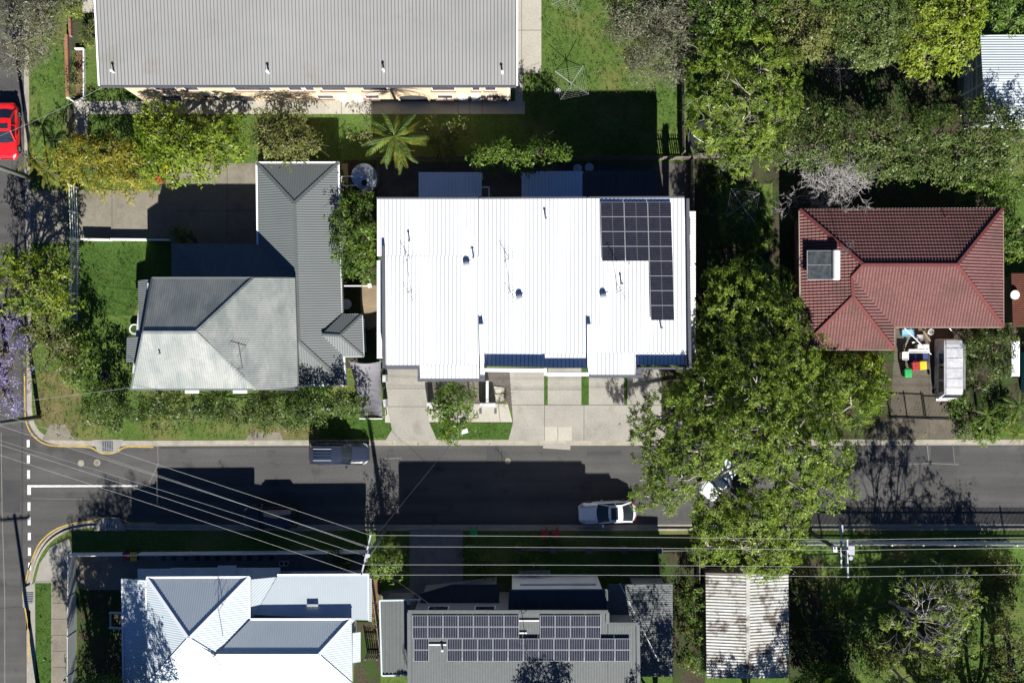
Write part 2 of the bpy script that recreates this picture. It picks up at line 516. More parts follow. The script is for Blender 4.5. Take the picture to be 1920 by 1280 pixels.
def roof_plane(mb, P, prof_u=None, prof_v=None, mi=0, thick=0.08, under=None, lap=None, vdir=None, low=None):
    """One roof plane with its ribs or tile courses as relief; P are points in the world."""
    P = [Vector(p) for p in P]
    o = P[0]
    u, v, n = plane_axes(P)
    if vdir is not None:
        v = Vector((vdir[0], vdir[1], 0))
        v = (v - n * v.dot(n)).normalized()
        u = v.cross(n)
    pl = [((p - o).dot(u), (p - o).dot(v)) for p in P]
    ub = breaks(min(p[0] for p in pl), max(p[0] for p in pl), prof_u)
    vb = breaks(min(p[1] for p in pl), max(p[1] for p in pl), prof_v)
    for i in range(len(ub) - 1):
        (u0, h0), (u1, h1) = ub[i], ub[i + 1]
        c = clip(clip(pl, 0, u0, False), 0, u1, True)
        if len(c) < 3 or u1 - u0 < 1e-6:
            continue
        for j in range(len(vb) - 1):
            (v0, g0), (v1, g1) = vb[j], vb[j + 1]
            d = clip(clip(c, 1, v0, False), 1, v1, True) if prof_v else c
            if len(d) < 3:
                continue
            pts = []
            for a, b in d:
                hh = h0 + (h1 - h0) * (a - u0) / (u1 - u0)
                if prof_v:
                    hh += g0 + (g1 - g0) * (b - v0) / (v1 - v0)
                pts.append(o + u * a + v * b + n * hh)
            if low is not None and max(h0, h1) < 0.2 * max(b_[1] for b_ in ub):
                mb.face(pts, low)
                continue
            mb.face(pts, lap if lap is not None and min(h0, h1) > 0.6 * max(b_[1] for b_ in ub) else mi)
    ui = mi if under is None else under
    Q = [p - Vector((0, 0, thick)) for p in P]
    mb.face(Q[::-1], ui)
    m = len(P)
    for i in range(m):
        mb.face([Q[i], Q[(i + 1) % m], P[(i + 1) % m], P[i]], ui)
    return u, v, n


def PX(*pts):
    return [W(*p) for p in pts]


def roof(house, planes, mat, prof, name='roof', under=None, thick=0.08, label=None, lap=None, vdir=None):
    mb = MB()
    for pl in planes:
        pr = prof
        if isinstance(pl, tuple):
            pl, pr = pl
        if pr == 'tile':
            roof_plane(mb, pl, WAVE(), COURSE(), 0, thick, 1, None, None, 2 if lap else None)
        else:
            roof_plane(mb, pl, pr, None, 0, thick, 1, 2 if lap else None, vdir)
    o = mb.build(name, [mat, under or MAT['fascia']] + ([lap] if lap else []), house)
    if label:
        o['label'] = label
    return o


def bars(name, segs, w, h, mat, parent, dz=0.0):
    for p, q in segs:
        mb = MB()
        mb.bar(Vector(p) + Vector((0, 0, dz)), Vector(q) + Vector((0, 0, dz)), w, h)
        mb.build(name, mat, parent)


def walls(house, pts, z0, z1, mat, name='wall'):
    mb = MB()
    mb.prism([(p[0], p[1]) for p in pts], z0, z1)
    return mb.build(name, mat, house)


def inset(pts, d):
    """Move each corner of a ground outline inwards by d."""
    c = [Vector((p[0], p[1])) for p in pts]
    n = len(c)
    ar = sum(c[i].x * c[(i + 1) % n].y - c[(i + 1) % n].x * c[i].y for i in range(n))
    s = 1 if ar > 0 else -1
    out = []
    for i in range(n):
        a = (c[i] - c[i - 1]).normalized()
        b = (c[(i + 1) % n] - c[i]).normalized()
        na, nb = Vector((-a.y, a.x)) * s, Vector((-b.y, b.x)) * s
        k = na + nb
        k = k / max(k.dot(na), 0.2)
        out.append(c[i] + k * d)
    return out


def window(house, c, w, h, nrm, frame=None, glass=None, name='window', depth=0.06):
    """c: centre on the wall face, nrm: outward direction in plan."""
    frame = frame or MAT['paint_white']
    nv = Vector((nrm[0], nrm[1], 0)).normalized()
    t = Vector((-nv.y, nv.x, 0))
    c = Vector(c)
    f = MB()
    zz = Vector((0, 0, 1))
    e = 0.07
    for s in (-1, 1):
        f.bar(c + t * s * (w / 2) - zz * h / 2 + nv * depth / 2, c + t * s * (w / 2) + zz * h / 2 + nv * depth / 2, e, depth)
        f.bar(c + zz * s * (h / 2) - t * (w / 2 + e / 2) + nv * depth / 2, c + zz * s * (h / 2) + t * (w / 2 + e / 2) + nv * depth / 2, depth, e)
    fo = f.build(name, frame, house)
    g = MB()
    q = [c - t * w / 2 - zz * h / 2, c + t * w / 2 - zz * h / 2, c + t * w / 2 + zz * h / 2, c - t * w / 2 + zz * h / 2]
    g.hexa([p for p in q[:2]] + [q[1] + nv * 0.03, q[0] + nv * 0.03] + [q[3], q[2], q[2] + nv * 0.03, q[3] + nv * 0.03])
    g.build('pane', glass or MAT['glass'], fo)
    return fo


def auto_windows(house, pts, z, every=3.2, w=1.3, h=1.2, skip=()):
    """Plain windows round a house at one storey's height."""
    n = len(pts)
    c = [Vector((p[0], p[1], 0)) for p in pts]
    ar = sum(c[i].x * c[(i + 1) % n].y - c[(i + 1) % n].x * c[i].y for i in range(n))
    for i in range(n):
        if i in skip:
            continue
        a, b = c[i], c[(i + 1) % n]
        L = (b - a).length
        k = int(L / every)
        d = (b - a).normalized()
        nv = Vector((d.y, -d.x, 0)) * (1 if ar > 0 else -1)
        for j in range(k):
            p = a + d * (L * (j + 0.5) / k)
            window(house, (p.x, p.y, z), w, h, nv)


def solar(house, quads, glass, label=None):
    """Each quad: the four corners of a panel on the roof (already lifted), in order round it."""
    rail = MB()
    arr = None
    items = []
    for q in quads:
        q = [Vector(p) for p in q]
        a, b = q[0] + (q[3] - q[0]) * 0.3, q[1] + (q[2] - q[1]) * 0.3
        rail.bar(a - Vector((0, 0, 0.05)), b - Vector((0, 0, 0.05)), 0.05, 0.05)
        a, b = q[0] + (q[3] - q[0]) * 0.7, q[1] + (q[2] - q[1]) * 0.7
        rail.bar(a - Vector((0, 0, 0.05)), b - Vector((0, 0, 0.05)), 0.05, 0.05)
    arr = rail.build('solar_array', MAT['alu'], house)
    if label:
        arr['label'] = label
    q = [Vector(p) for p in quads[0]]
    o0 = q[0]
    nrm = (q[1] - q[0]).cross(q[3] - q[0]).normalized()
    if nrm.z < 0:
        nrm = -nrm
    loc = [p - o0 for p in q]
    e = 0.014
    ex, ey = (loc[1] - loc[0]).normalized(), (loc[3] - loc[0]).normalized()
    inn = [loc[0] + ex * e + ey * e, loc[1] - ex * e + ey * e, loc[2] - ex * e - ey * e, loc[3] + ex * e - ey * e]
    me = bpy.data.meshes.new('solar_panel')
    v = [p for p in loc] + inn + [p - nrm * 0.04 for p in loc]
    f = [(4, 5, 6, 7), (0, 1, 5, 4), (1, 2, 6, 5), (2, 3, 7, 6), (3, 0, 4, 7), (8, 9, 1, 0), (9, 10, 2, 1), (10, 11, 3, 2), (11, 8, 0, 3)]
    me.from_pydata([tuple(x) for x in v], [], f)
    me.materials.append(glass)
    me.materials.append(MAT['alu'])
    me.polygons.foreach_set('material_index', [0] + [1] * 8)
    uv = me.uv_layers.new(name='UVMap')
    uvs = {4: (0.0, 0.0), 5: (1.0, 0.0), 6: (1.0, 1.0), 7: (0.0, 1.0)}
    for poly in me.polygons:
        for li in poly.loop_indices:
            uv.data[li].uv = uvs.get(me.loops[li].vertex_index, (0.0, 0.0))
    me.update()
    for q in quads:
        o = link('solar_panel', me, arr)
        o.location = Vector(q[0])
    return arr


def lerp4(A, B, C, D, s, t):
    return (A * (1 - s) + B * s) * (1 - t) + (D * (1 - s) + C * s) * t


# ------------------------------------------------------------------ ground, roads, kerbs, paving
def sheet(name, pts, z, mat, structure=True, parent=None):
    mb = MB()
    mb.face([(p[0], p[1], z) for p in pts])
    o = mb.build(name, mat, parent)
    if o.data.polygons[0].normal.z < 0:
        o.data.flip_normals()
    if structure and parent is None:
        o['kind'] = 'structure'
    return o


def spline(pts, n=6):
    P = [Vector((p[0], p[1], 0)) for p in pts]
    out = []
    for i in range(len(P) - 1):
        a, b, c, d = P[max(i - 1, 0)], P[i], P[i + 1], P[min(i + 2, len(P) - 1)]
        for k in range(n):
            t = k / n
            out.append(0.5 * ((2 * b) + (c - a) * t + (2 * a - 5 * b + 4 * c - d) * t * t + (3 * b - a - 3 * c + d) * t ** 3))
    out.append(P[-1])
    return out


sheet('ground', [(-300, -300), (300, -300), (300, 300), (-300, 300)], -0.06, MAT['soil'])
sheet('road', [(-120, -17.0), (120, -17.0), (120, -6.5), (-37.5, -6.5), (-37.5, 150), (-120, 150)], 0.0, MAT['asphalt'])
sheet('side_road', [(-120, -150), (-37.6, -150), (-37.6, -17.0), (-120, -17.0)], 0.001, MAT['asphalt'])

top_edge = [(-60, -2400)] + [(53, y) for y in (-900, 0, 200)] + [(54, 300), (56, 420), (57, 600), (58, 700), (58, 760)]
top_edge = [p for p in top_edge if p[0] > 0]
top_curve = [(58, 760), (61, 785), (68, 802), (80, 815), (96, 823), (120, 827), (160, 828), (300, 828), (700, 827), (1200, 827), (1920, 826), (3400, 824)]
bot_curve = [(58, 3000), (58, 1280), (56, 1180), (56, 1120), (60, 1085), (72, 1045), (92, 1015), (120, 996), (150, 988), (190, 985), (300, 990), (700, 991), (1200, 991), (1920, 990), (3400, 990)]
TE = [W(x, y) for x, y in top_edge[:-1]] + spline([W(x, y) for x, y in top_curve])
BE = spline([W(x, y) for x, y in bot_curve])
mb = MB()
mb.prism([(p.x, p.y) for p in TE] + [(150, 150), (TE[0].x, 150)], -0.05, Z)
tag(mb.build('ground_lot', MAT['grass']), kind='structure')
mb = MB()
mb.prism([(p.x, p.y) for p in BE] + [(150, -150), (BE[0].x, -150)], -0.05, Z)
tag(mb.build('ground_lot', MAT['grass']), kind='structure')
for E, sgn in ((TE, 1), (BE, -1)):
    mb = MB()
    mb.strip(E, 0.16, -0.02, Z + 0.02, 0, off=0.05 * sgn)
    tag(mb.build('kerb', MAT['kerb']), kind='structure')
    mb = MB()
    mb.strip(E, 0.3, 0.0, 0.006, 0, off=-0.19 * sgn)
    tag(mb.build('gutter', MAT['kerb']), kind='structure')

# road markings and seams
mb = MB()
for y0, y1 in ((824, 838), (853, 868), (881, 897), (941, 957), (969, 984), (998, 1012), (1026, 1041), (1054, 1068)):
    a = (y0 - 824) / 250.0
    x = 53 + 3 * a
    mb = MB()
    mb.face([(p.x, p.y, 0.012) for p in W2([(x - 2.7, y1), (x + 2.7, y1), (x + 2.7, y0), (x - 2.7, y0)], 0)])
    tag(mb.build('road_marking', MAT['road_white']), kind='structure')
mb = MB()
mb.face([(p.x, p.y, 0.012) for p in W2([(51.5, 927), (58, 927), (58, 913), (258, 912), (258, 909), (51.5, 909)], 0)])
tag(mb.build('road_marking', MAT['road_white']), kind='structure')
yl = spline([W(x, y) for x, y in [(46, 700), (47, 770), (49, 790), (56, 808), (68, 822), (85, 832), (110, 836), (165, 838), (178, 843), (190, 849), (205, 850), (218, 847), (232, 839), (250, 837), (288, 838)]], 4)
yl2 = spline([W(x, y) for x, y in [(54, 1240), (53, 1180), (47, 1140), (43, 1115), (48, 1090), (56, 1060), (70, 1025), (85, 1006), (108, 990), (140, 980), (172, 976), (188, 970), (205, 968), (222, 971), (238, 978), (252, 980), (292, 980)]], 4)
for L in (yl, yl2):
    mb = MB()
    mb.strip(L, 0.11, 0.0, 0.012)
    tag(mb.build('road_marking', MAT['road_yellow']), kind='structure')
for pts, w, m in (([(2, 810), (4, 960), (9, 1120), (9, 1300)], 0.06, 'seal'), ([(41, 300), (41, 560), (42, 960), (40, 1100)], 0.14, 'seal_dark'),
                  ([(49, 1080), (49, 1300)], 0.06, 'seal_dark'), ([(22, 90), (24, 700)], 0.05, 'seal_dark'),
                  ([(1645, 868), (1700, 870), (1745, 868), (1800, 871)], 0.05, 'seal'), ([(1700, 832), (1697, 868)], 0.08, 'seal'),
                  ([(1738, 832), (1742, 868)], 0.06, 'seal'), ([(1786, 832), (1790, 868), (1800, 871)], 0.03, 'seal'),
                  ([(722, 860), (752, 858), (752, 868)], 0.05, 'seal'), ([(60, 934), (250, 937)], 0.03, 'seal'),
                  ([(295, 836), (297, 870), (280, 905)], 0.04, 'seal'), ([(50, 1136), (0, 1140)], 0.04, 'seal_dark')):
    mb = MB()
    mb.strip([W(x, y) for x, y in pts], w, 0, 0.006)
    tag(mb.build('road_seam', MAT[m]), kind='structure')
for pts in ([(912, 838), (936, 838), (936, 868), (912, 868)], [(1699, 836), (1738, 835), (1741, 867), (1697, 867)], [(1745, 836), (1786, 836), (1788, 866), (1746, 866)], [(1100, 846), (1165, 845), (1165, 853), (1100, 854)], [(6, 900), (38, 900), (38, 960), (6, 960)], [(300, 836), (580, 834), (580, 839), (300, 841)]):
    sheet('road_patch', W2(pts, 0), 0.004, MAT['asphalt_dark'])

# paving, drives and paths; each at its own small step above the lots
LV = [Z + 0.004]


def pave(name, pts, mat, joints=(), lift=None):
    LV[0] += 0.0012
    z = LV[0] if lift is None else Z + lift
    o = sheet(name, W2(pts), z, MAT[mat])
    for a, b in joints:
        mb = MB()
        mb.strip([W(*a, z), W(*b, z)], 0.035, z, z + 0.003)
        mb.build('joint', MAT['seal_dark'], o)
    return o


pave('driveway', [(148, 357), (300, 357), (308, 306), (485, 306), (485, 520), (322, 520), (322, 446), (148, 446)], 'concrete_old', [((210, 357), (210, 446)), ((426, 306), (426, 446)), ((330, 395), (480, 395))])
pave('driveway', [(56, 357), (125, 357), (128, 455), (57, 455)], 'concrete_old', [((57, 405), (126, 405))])
pave('lawn', [(150, 449), (320, 449), (320, 520), (262, 560), (250, 592), (172, 592), (152, 560)], 'grass_lush')
pave('path', [(138, 190), (984, 190), (984, 214), (138, 214)], 'concrete_pale', [((185, 190), (185, 214))] + [((x, 190), (x, 214)) for x in (640, 662, 859, 881, 904)])
pave('path', [(966, -60), (1015, -60), (1015, 137), (980, 137), (980, 191), (966, 191)], 'concrete_pale', [((966, 57), (1015, 57)), ((978, -60), (978, 137))])
pave('path', [(140, 214), (165, 214), (165, 266), (140, 266)], 'concrete_pale')
pave('garden_bed', [(126, 20), (182, 20), (186, 60), (150, 95), (126, 95)], 'soil')
pave('path', [(155, 0), (182, 0), (182, 24), (155, 24)], 'concrete_pale')
pave('garden_bed', [(141, 92), (158, 92), (158, 184), (141, 188)], 'mulch')
pave('side_yard', [(645, 300), (706, 300), (706, 690), (645, 690)], 'soil')
pave('side_yard', [(674, 535), (708, 535), (706, 612), (690, 618), (678, 600)], 'sand')
pave('back_yard', [(706, 305), (1292, 305), (1292, 420), (706, 420)], 'paver')
pave('verge', [(75, 700), (120, 690), (152, 730), (160, 800), (140, 812), (95, 812), (68, 790), (62, 740)], 'grass_dry')
pave('verge', [(150, 785), (585, 785), (585, 824), (140, 824)], 'grass')
pave('verge', [(470, 798), (600, 798), (600, 822), (470, 822)], 'grass_dry')
pave('path', [(95, 795), (122, 795), (141, 825), (79, 825)], 'concrete_old')
pave('path', [(470, 810), (525, 810), (531, 825), (460, 825)], 'concrete_old')
pave('verge', [(600, 785), (735, 785), (735, 805), (728, 820), (600, 820)], 'grass_lush')
pave('path', [(722, 755), (735, 755), (735, 792), (722, 792)], 'concrete_pale')
pave('driveway', [(722, 690), (800, 690), (805, 792), (820, 826), (722, 826), (735, 805), (726, 762)], 'concrete', [((725, 762), (804, 762)), ((722, 728), (801, 728))])
pave('front_yard', [(800, 690), (960, 690), (960, 765), (805, 765)], 'paver')
pave('path', [(804, 757), (952, 757), (961, 791), (804, 791)], 'concrete_pale', [((934, 757), (938, 791)), ((858, 757), (858, 791))])
pave('verge', [(805, 792), (962, 792), (955, 822), (819, 822)], 'grass_lush')
pave('driveway', [(955, 690), (1290, 690), (1290, 826), (953, 826), (962, 792)], 'concrete', [((955, 759), (1290, 759)), ((1021, 759), (1021, 826)), ((1095, 759), (1095, 826)), ((955, 730), (1020, 730)), ((1027, 730), (1090, 730))])
pave('driveway', [(1020, 800), (1072, 800), (1072, 826), (1020, 826)], 'concrete_pale', [((1046, 800), (1046, 826))])
sheet('driveway_apron', W2([(1019, 832), (1070, 832), (1069, 843), (1018, 840)], 0), 0.008, MAT['concrete'])
for x0, x1 in ((1020, 1027), (1090, 1104), (1170, 1176)):
    pave('grass_strip', [(x0, 690), (x1, 690), (x1, 759), (x0, 759)], 'grass_lush')
pave('garden_bed', [(1240, 690), (1292, 690), (1292, 790), (1240, 790)], 'soil')
pave('side_yard', [(1293, 290), (1450, 290), (1500, 400), (1500, 700), (1293, 700)], 'soil')
pave('lawn', [(1340, 345), (1448, 345), (1448, 470), (1420, 480), (1350, 450)], 'grass')
pave('back_yard', [(1450, 90), (1840, 90), (1900, 400), (1450, 400)], 'soil')
pave('verge', [(1300, 700), (1680, 650), (1680, 785), (1640, 822), (1300, 822)], 'soil')
pave('driveway', [(1680, 600), (1825, 600), (1825, 790), (1668, 790)], 'concrete_dark', [((1742, 600), (1742, 790))])
pave('path', [(1650, 786), (1812, 786), (1832, 822), (1630, 822)], 'concrete_dark', [((1742, 786), (1742, 822))])
pave('garden_bed', [(1800, 610), (2000, 610), (2000, 790), (1810, 790)], 'soil')
# south of the road
pave('path', [(58, 1280), (58, 1150), (66, 1090), (75, 1055), (95, 1025), (130, 1008), (136, 1035), (134, 1085), (98, 1090), (98, 1280)], 'concrete', [((66, 1090), (98, 1090))])
pave('verge', [(66, 1092), (97, 1092), (97, 1400), (68, 1400)], 'grass_lush')
pave('path', [(98, 1090), (128, 1085), (128, 1400), (98, 1400)], 'concrete_old', [((98, y), (128, y)) for y in (1130, 1160, 1190, 1220, 1250)])
pave('back_yard', [(145, 1038), (290, 1038), (290, 1110), (225, 1115), (165, 1108), (145, 1100)], 'concrete_old')
pave('back_yard', [(145, 1105), (232, 1105), (232, 1400), (145, 1400)], 'soil')
pave('side_yard', [(1225, 1036), (1322, 1036), (1322, 1400), (1262, 1400), (1262, 1092), (1225, 1092)], 'soil')
pave('side_yard', [(664, 1165), (712, 1165), (716, 1400), (664, 1400)], 'soil')
pave('side_yard', [(290, 1040), (680, 1040), (680, 1100), (290, 1100)], 'aggregate')
pave('side_yard', [(692, 1085), (712, 1085), (714, 1205), (700, 1205)], 'mulch')
pave('driveway', [(768, 992), (868, 992), (868, 1150), (715, 1150), (715, 1108), (768, 1100)], 'aggregate')
pave('path', [(972, 1068), (1032, 1068), (1032, 1096), (972, 1096)], 'concrete_pale')
for x0 in (976, 990, 1004, 1018):
    pave('paver', [(x0, 1075), (x0 + 9, 1075), (x0 + 9, 1085), (x0, 1085)], 'paver', lift=0.1)
k = 0
for x0 in (303, 322, 345, 367, 385, 404, 424, 444, 464, 484, 505):
    pave('paver', [(x0, 1041), (x0 + 9, 1041), (x0 + 9, 1050), (x0, 1050)], 'paver', lift=0.1)
pave('verge', [(1500, 1040), (1620, 1040), (1600, 1280), (1480, 1280), (1480, 1080)], 'soil')
pave('lawn', [(1540, 1040), (1760, 1030), (1740, 1180), (1600, 1240), (1540, 1160)], 'grass')
for n, pts in (('paver', [(926, 724), (945, 726), (946, 736), (930, 737)]), ('paver', [(928, 739), (945, 738), (946, 751), (930, 752)])):
    pave(n, pts, 'concrete_pale', lift=0.1)

# drains and manholes
for (x, y, r, nm) in ((152, 868, 0.26, 'round manhole cover with pale ring nearest the give-way line'), (182, 867, 0.27, 'square-centred manhole cover beside the round one at the corner'), (952, 864, 0.24, 'small yellowish manhole cover outside the middle driveway')):
    t = thing('manhole_cover', nm, 'manhole', W(x, y), 'manhole covers in the road')
    mb = MB()
    mb.disc(W(x, y), r, 0.0, 0.012, 24)
    mb.build('ring', M('manhole_ring_%d' % x, (0.3, 0.27, 0.2), (0.2, 0.18, 0.13), 3, fine=9), t)
    mb = MB()
    if x == 182:
        mb.box(W(x, y) + Vector((0, 0, 0.012)), (0.28, 0.28, 0.014))
    else:
        mb.disc(W(x, y), r * 0.45, 0.012, 0.02, 16)
    mb.build('lid', MAT['kerb'] if x == 152 else MAT['concrete_old'], t)
for (x, y, s, rz, nm) in ((203, 836, -1, 0.0, 'stormwater drain with bluish grate at the sunlit kerb'), (207, 981, 1, 0.0, 'stormwater drain with dark grate at the shaded kerb below the junction'), (56, 1119, 1, math.pi / 2, 'stormwater drain beside the grass strip on the side street')):
    t = thing('storm_drain', nm, 'drain', W(x, y), 'stormwater drains at the kerbs')
    c = W(x, y)
    mb = MB()
    poly = [(-1.25, 0.55 * s * -1), (1.25, 0.55 * s * -1), (0.75, 0.5 * s), (-0.75, 0.5 * s)]
    ca, sa = math.cos(rz), math.sin(rz)
    mb.prism([(c.x + a * ca - b * sa, c.y + a * sa + b * ca) for a, b in poly], -0.02, 0.16 if rz == 0 else 0.15)
    mb.build('apron', MAT['concrete'], t)
    mb = MB()
    for i in range(6):
        q = (c.x + (-0.35 + 0.14 * i) * ca, c.y + (-0.35 + 0.14 * i) * sa, 0.175)
        mb.box(q, (0.06, 0.75, 0.03), rz)
    mb.box((c.x, c.y, 0.161), (0.86, 0.78, 0.012), rz, 1)
    mb.build('grate', [MAT['steel'], MAT['steel_dark']], t)
MAT['antenna'] = M('dull_antenna', (0.12, 0.12, 0.13), (0.09, 0.09, 0.1), 2.0, rough=0.6)
MAT['vent'] = M('zinc_ventilator', (0.34, 0.36, 0.38), (0.28, 0.3, 0.32), 3.0, rough=0.6)
# ------------------------------------------------------------------ roof fittings
def pipe_vent(parent, p, h=0.7, r=0.06, cap=True, mat='alu'):
    mb = MB()
    p = Vector(p)
    mb.tube([p - Vector((0, 0, 0.1)), p + Vector((0, 0, h))], r, 8)
    if cap:
        mb.tube([p + Vector((0, 0, h)), p + Vector((0, 0, h + 0.06))], [r * 1.7, r * 1.2], 8)
    mb.disc(p, r * 2.6, 0, 0, 8)
    return mb.build('vent_pipe', MAT[mat], parent)


def antenna(parent, p, h=2.2, rz=0.6):
    p = Vector(p)
    mb = MB()
    mb.tube([p, p + Vector((0, 0, h))], 0.022, 5)
    a = Vector((math.cos(rz), math.sin(rz), 0))
    b = Vector((-a.y, a.x, 0))
    t = p + Vector((0, 0, h - 0.08))
    mb.tube([t - a * 0.75, t + a * 0.75], 0.02, 5)
    for i in range(7):
        c = t + a * (-0.7 + i * 0.23)
        l = 0.5 - 0.04 * i
        mb.tube([c - b * l, c + b * l], 0.01, 4)
    m2 = t - Vector((0, 0, 0.55))
    mb.tube([m2 - b * 0.3, m2 + b * 0.3], 0.012, 4)
    o = mb.build('antenna', MAT['antenna'], parent)
    return o


def whirly(parent, p):
    p = Vector(p)
    mb = MB()
    mb.box(p + Vector((0, 0, 0.03)), (0.62, 0.62, 0.05), 0, 1)
    mb.tube([p, p + Vector((0, 0, 0.12))], 0.15, 14)
    n = 18
    prof = [(0.1, 0.16), (0.15, 0.23), (0.24, 0.26), (0.32, 0.22), (0.37, 0.12), (0.39, 0.02)]
    for i in range(len(prof) - 1):
        for k in range(n):
            q = []
            for (z, r), kk in ((prof[i], k), (prof[i], k + 1), (prof[i + 1], k + 1), (prof[i + 1], k)):
                rr = r * (1.0 if kk % 2 == 0 else 0.9)
                q.append(p + Vector((rr * math.cos(2 * math.pi * kk / n), rr * math.sin(2 * math.pi * kk / n), z)))
            mb.face(q)
    return mb.build('roof_ventilator', [MAT['vent'], MAT['roof_white']], parent)


# ------------------------------------------------------------------ apartment block at the top
EH = 5.8
apt = thing('apartment_block', 'long cream two-storey apartment block under a huge grey ribbed roof', 'apartment', W(600, 60))
eL, eR = W(188, 161, EH), W(968, 161, EH)
RY = 19.5                                   # ridge line runs out of the picture
rise = (eL.y + RY - eL.y) * math.tan(math.radians(7))
rL, rR = Vector((W(188, 0, EH).x - 0.15, eL.y + RY * 0.62, EH + RY * 0.62 * math.tan(math.radians(7)))), Vector((W(968, 0, EH).x, eL.y + RY * 0.62, EH + RY * 0.62 * math.tan(math.radians(7))))
rL.x = eL.x
rf = roof(apt, [[eL, eR, rR, rL], [rL, rR, Vector((eR.x, rR.y + 12, EH)), Vector((eL.x, rR.y + 12, EH))]], MAT['roof_fibro'], SEAM(0.262, 0.05), under=MAT['wall_cream'], thick=0.1, lap=MAT['roof_lap'])
bars('gutter', [(eL + Vector((0, -0.07, -0.02)), eR + Vector((0, -0.07, -0.02)))], 0.13, 0.12, MAT['fascia'], rf)
bars('barge_board', [(eL + Vector((-0.06, 0, 0)), rL + Vector((-0.06, 0, 0))), (eR + Vector((0.06, 0, 0)), rR + Vector((0.06, 0, 0)))], 0.12, 0.2, MAT['roof_white'], rf, 0.03)
sl = math.tan(math.radians(7))


def apt_roof(px, py):
    p = W(px, py, EH)
    for _ in range(4):
        p = W(px, py, EH + (p.y - eL.y) * sl)
    return p


for x, y in ((214, 136), (504, 137), (720, 134), (942, 138)):
    pipe_vent(rf, apt_roof(x, y), 0.55, 0.07, mat='roof_white')
wy = W(600, 190).y
wl, wr = W(271, 190).x, W(957, 190).x
walls(apt, [(wl, wy), (wr, wy), (wr, rR.y + 11.5), (wl, rR.y + 11.5)], Z, EH - 0.05, MAT['wall_cream'])
tan_frame = M('brown_sill', (0.28, 0.17, 0.12), (0.22, 0.13, 0.09), 2)


def wx(px, z):
    return (px - 960.0) * (CAM_H - z) / FPX


for x0, x1 in ((290, 330), (345, 372), (440, 508), (541, 566), (572, 589), (603, 648), (680, 726), (810, 853), (885, 900), (909, 930)):
    c = (x0 + x1) / 2
    f = window(apt, (wx(c, 4.2), wy, 4.2), (x1 - x0) / 24.5, 1.25, (0, -1), frame=MAT['paint_white'])
    mb = MB()
    mb.box((wx(c, 3.5), wy - 0.09, 3.5), ((x1 - x0) / 24.5 + 0.2, 0.16, 0.1))
    mb.build('sill', tan_frame, f)
for x0, x1 in ((300, 340), (380, 410), (595, 626), (685, 711), (820, 849), (912, 938)):
    c = (x0 + x1) / 2
    f = window(apt, (wx(c, 1.6), wy, 1.6), (x1 - x0) / 23.6, 1.1, (0, -1), frame=MAT['paint_white'])
    mb = MB()
    mb.box((wx(c, 1.0), wy - 0.09, 1.0), ((x1 - x0) / 23.6 + 0.2, 0.16, 0.1))
    mb.build('sill', tan_frame, f)
for x0, x1 in ((635, 655), (662, 680), (859, 877), (884, 902)):
    mb = MB()
    mb.box((wx((x0 + x1) / 2, 1.1), wy - 0.03, 1.22), ((x1 - x0) / 23.6, 0.07, 2.2))
    o = mb.build('door', MAT['paint_white'], apt)
    mb = MB()
    mb.box((wx(x1 - 4, 1.1), wy - 0.09, 1.15), (0.05, 0.06, 0.14))
    mb.build('handle', MAT['steel'], o)
for x0, x1 in ((422, 478), (748, 804)):
    a, b = wx(x0, 1.2), wx(x1, 1.2)
    n = 14
    pts = [(a, Z)] + [(a + (b - a) * (0.5 - 0.5 * math.cos(math.pi * k / n)), 1.7 + 0.75 * math.sin(math.pi * k / n)) for k in range(n + 1)] + [(b, Z)]
    mb = MB()
    mb.face([(p[0], wy - 0.02, p[1]) for p in pts])
    o = mb.build('archway', MAT['steel_dark'], apt)
    mb = MB()
    for k in range(len(pts) - 1):
        mb.bar((pts[k][0], wy - 0.06, pts[k][1]), (pts[k + 1][0], wy - 0.06, pts[k + 1][1]), 0.14, 0.12)
    mb.build('arch_trim', MAT['wall_cream'], o)
mb = MB()
mb.tube([(wr - 0.2, wy - 0.08, Z), (wr - 0.2, wy - 0.08, EH - 0.1)], 0.05, 6)
mb.build('downpipe', MAT['paint_white'], apt)

# ------------------------------------------------------------------ white townhouses in the middle
TH = 7.2
town = thing('townhouse_row', 'row of three white-roofed townhouses with solar panels at one end', 'townhouses', W(1000, 540))
Q = lambda x, y, h=TH: W(x, y, h)
D = -0.15                                   # the roof falls a little to the back


def trow(x, y, dz=0.0):                     # point on the townhouse roof seen at a pixel
    return W(x, y, TH - 0.3 * (700 - y) / 330.0 + dz)


parts = [[(707, 373), (898, 373), (898, 480), (707, 480)], [(720, 480), (898, 480), (898, 684), (722, 684)], [(787, 684), (898, 684), (898, 709), (788, 709)],
         [(902, 373), (1100, 372), (1101, 664), (903, 664)], [(908, 664), (1101, 664), (1101, 690), (909, 686)],
         [(1103, 372), (1283, 371), (1288, 480), (1103, 480)], [(1103, 480), (1288, 480), (1289, 662), (1103, 662)], [(1106, 662), (1192, 662), (1191, 702), (1108, 702)], [(1192, 662), (1287, 662), (1287, 684), (1195, 684)]]
rf = roof(town, [[trow(*p) for p in pl] for pl in parts], MAT['roof_white'], RIB(0.3, 0.03), under=MAT['roof_white'], thick=0.25, lap=MAT['white_lap'])
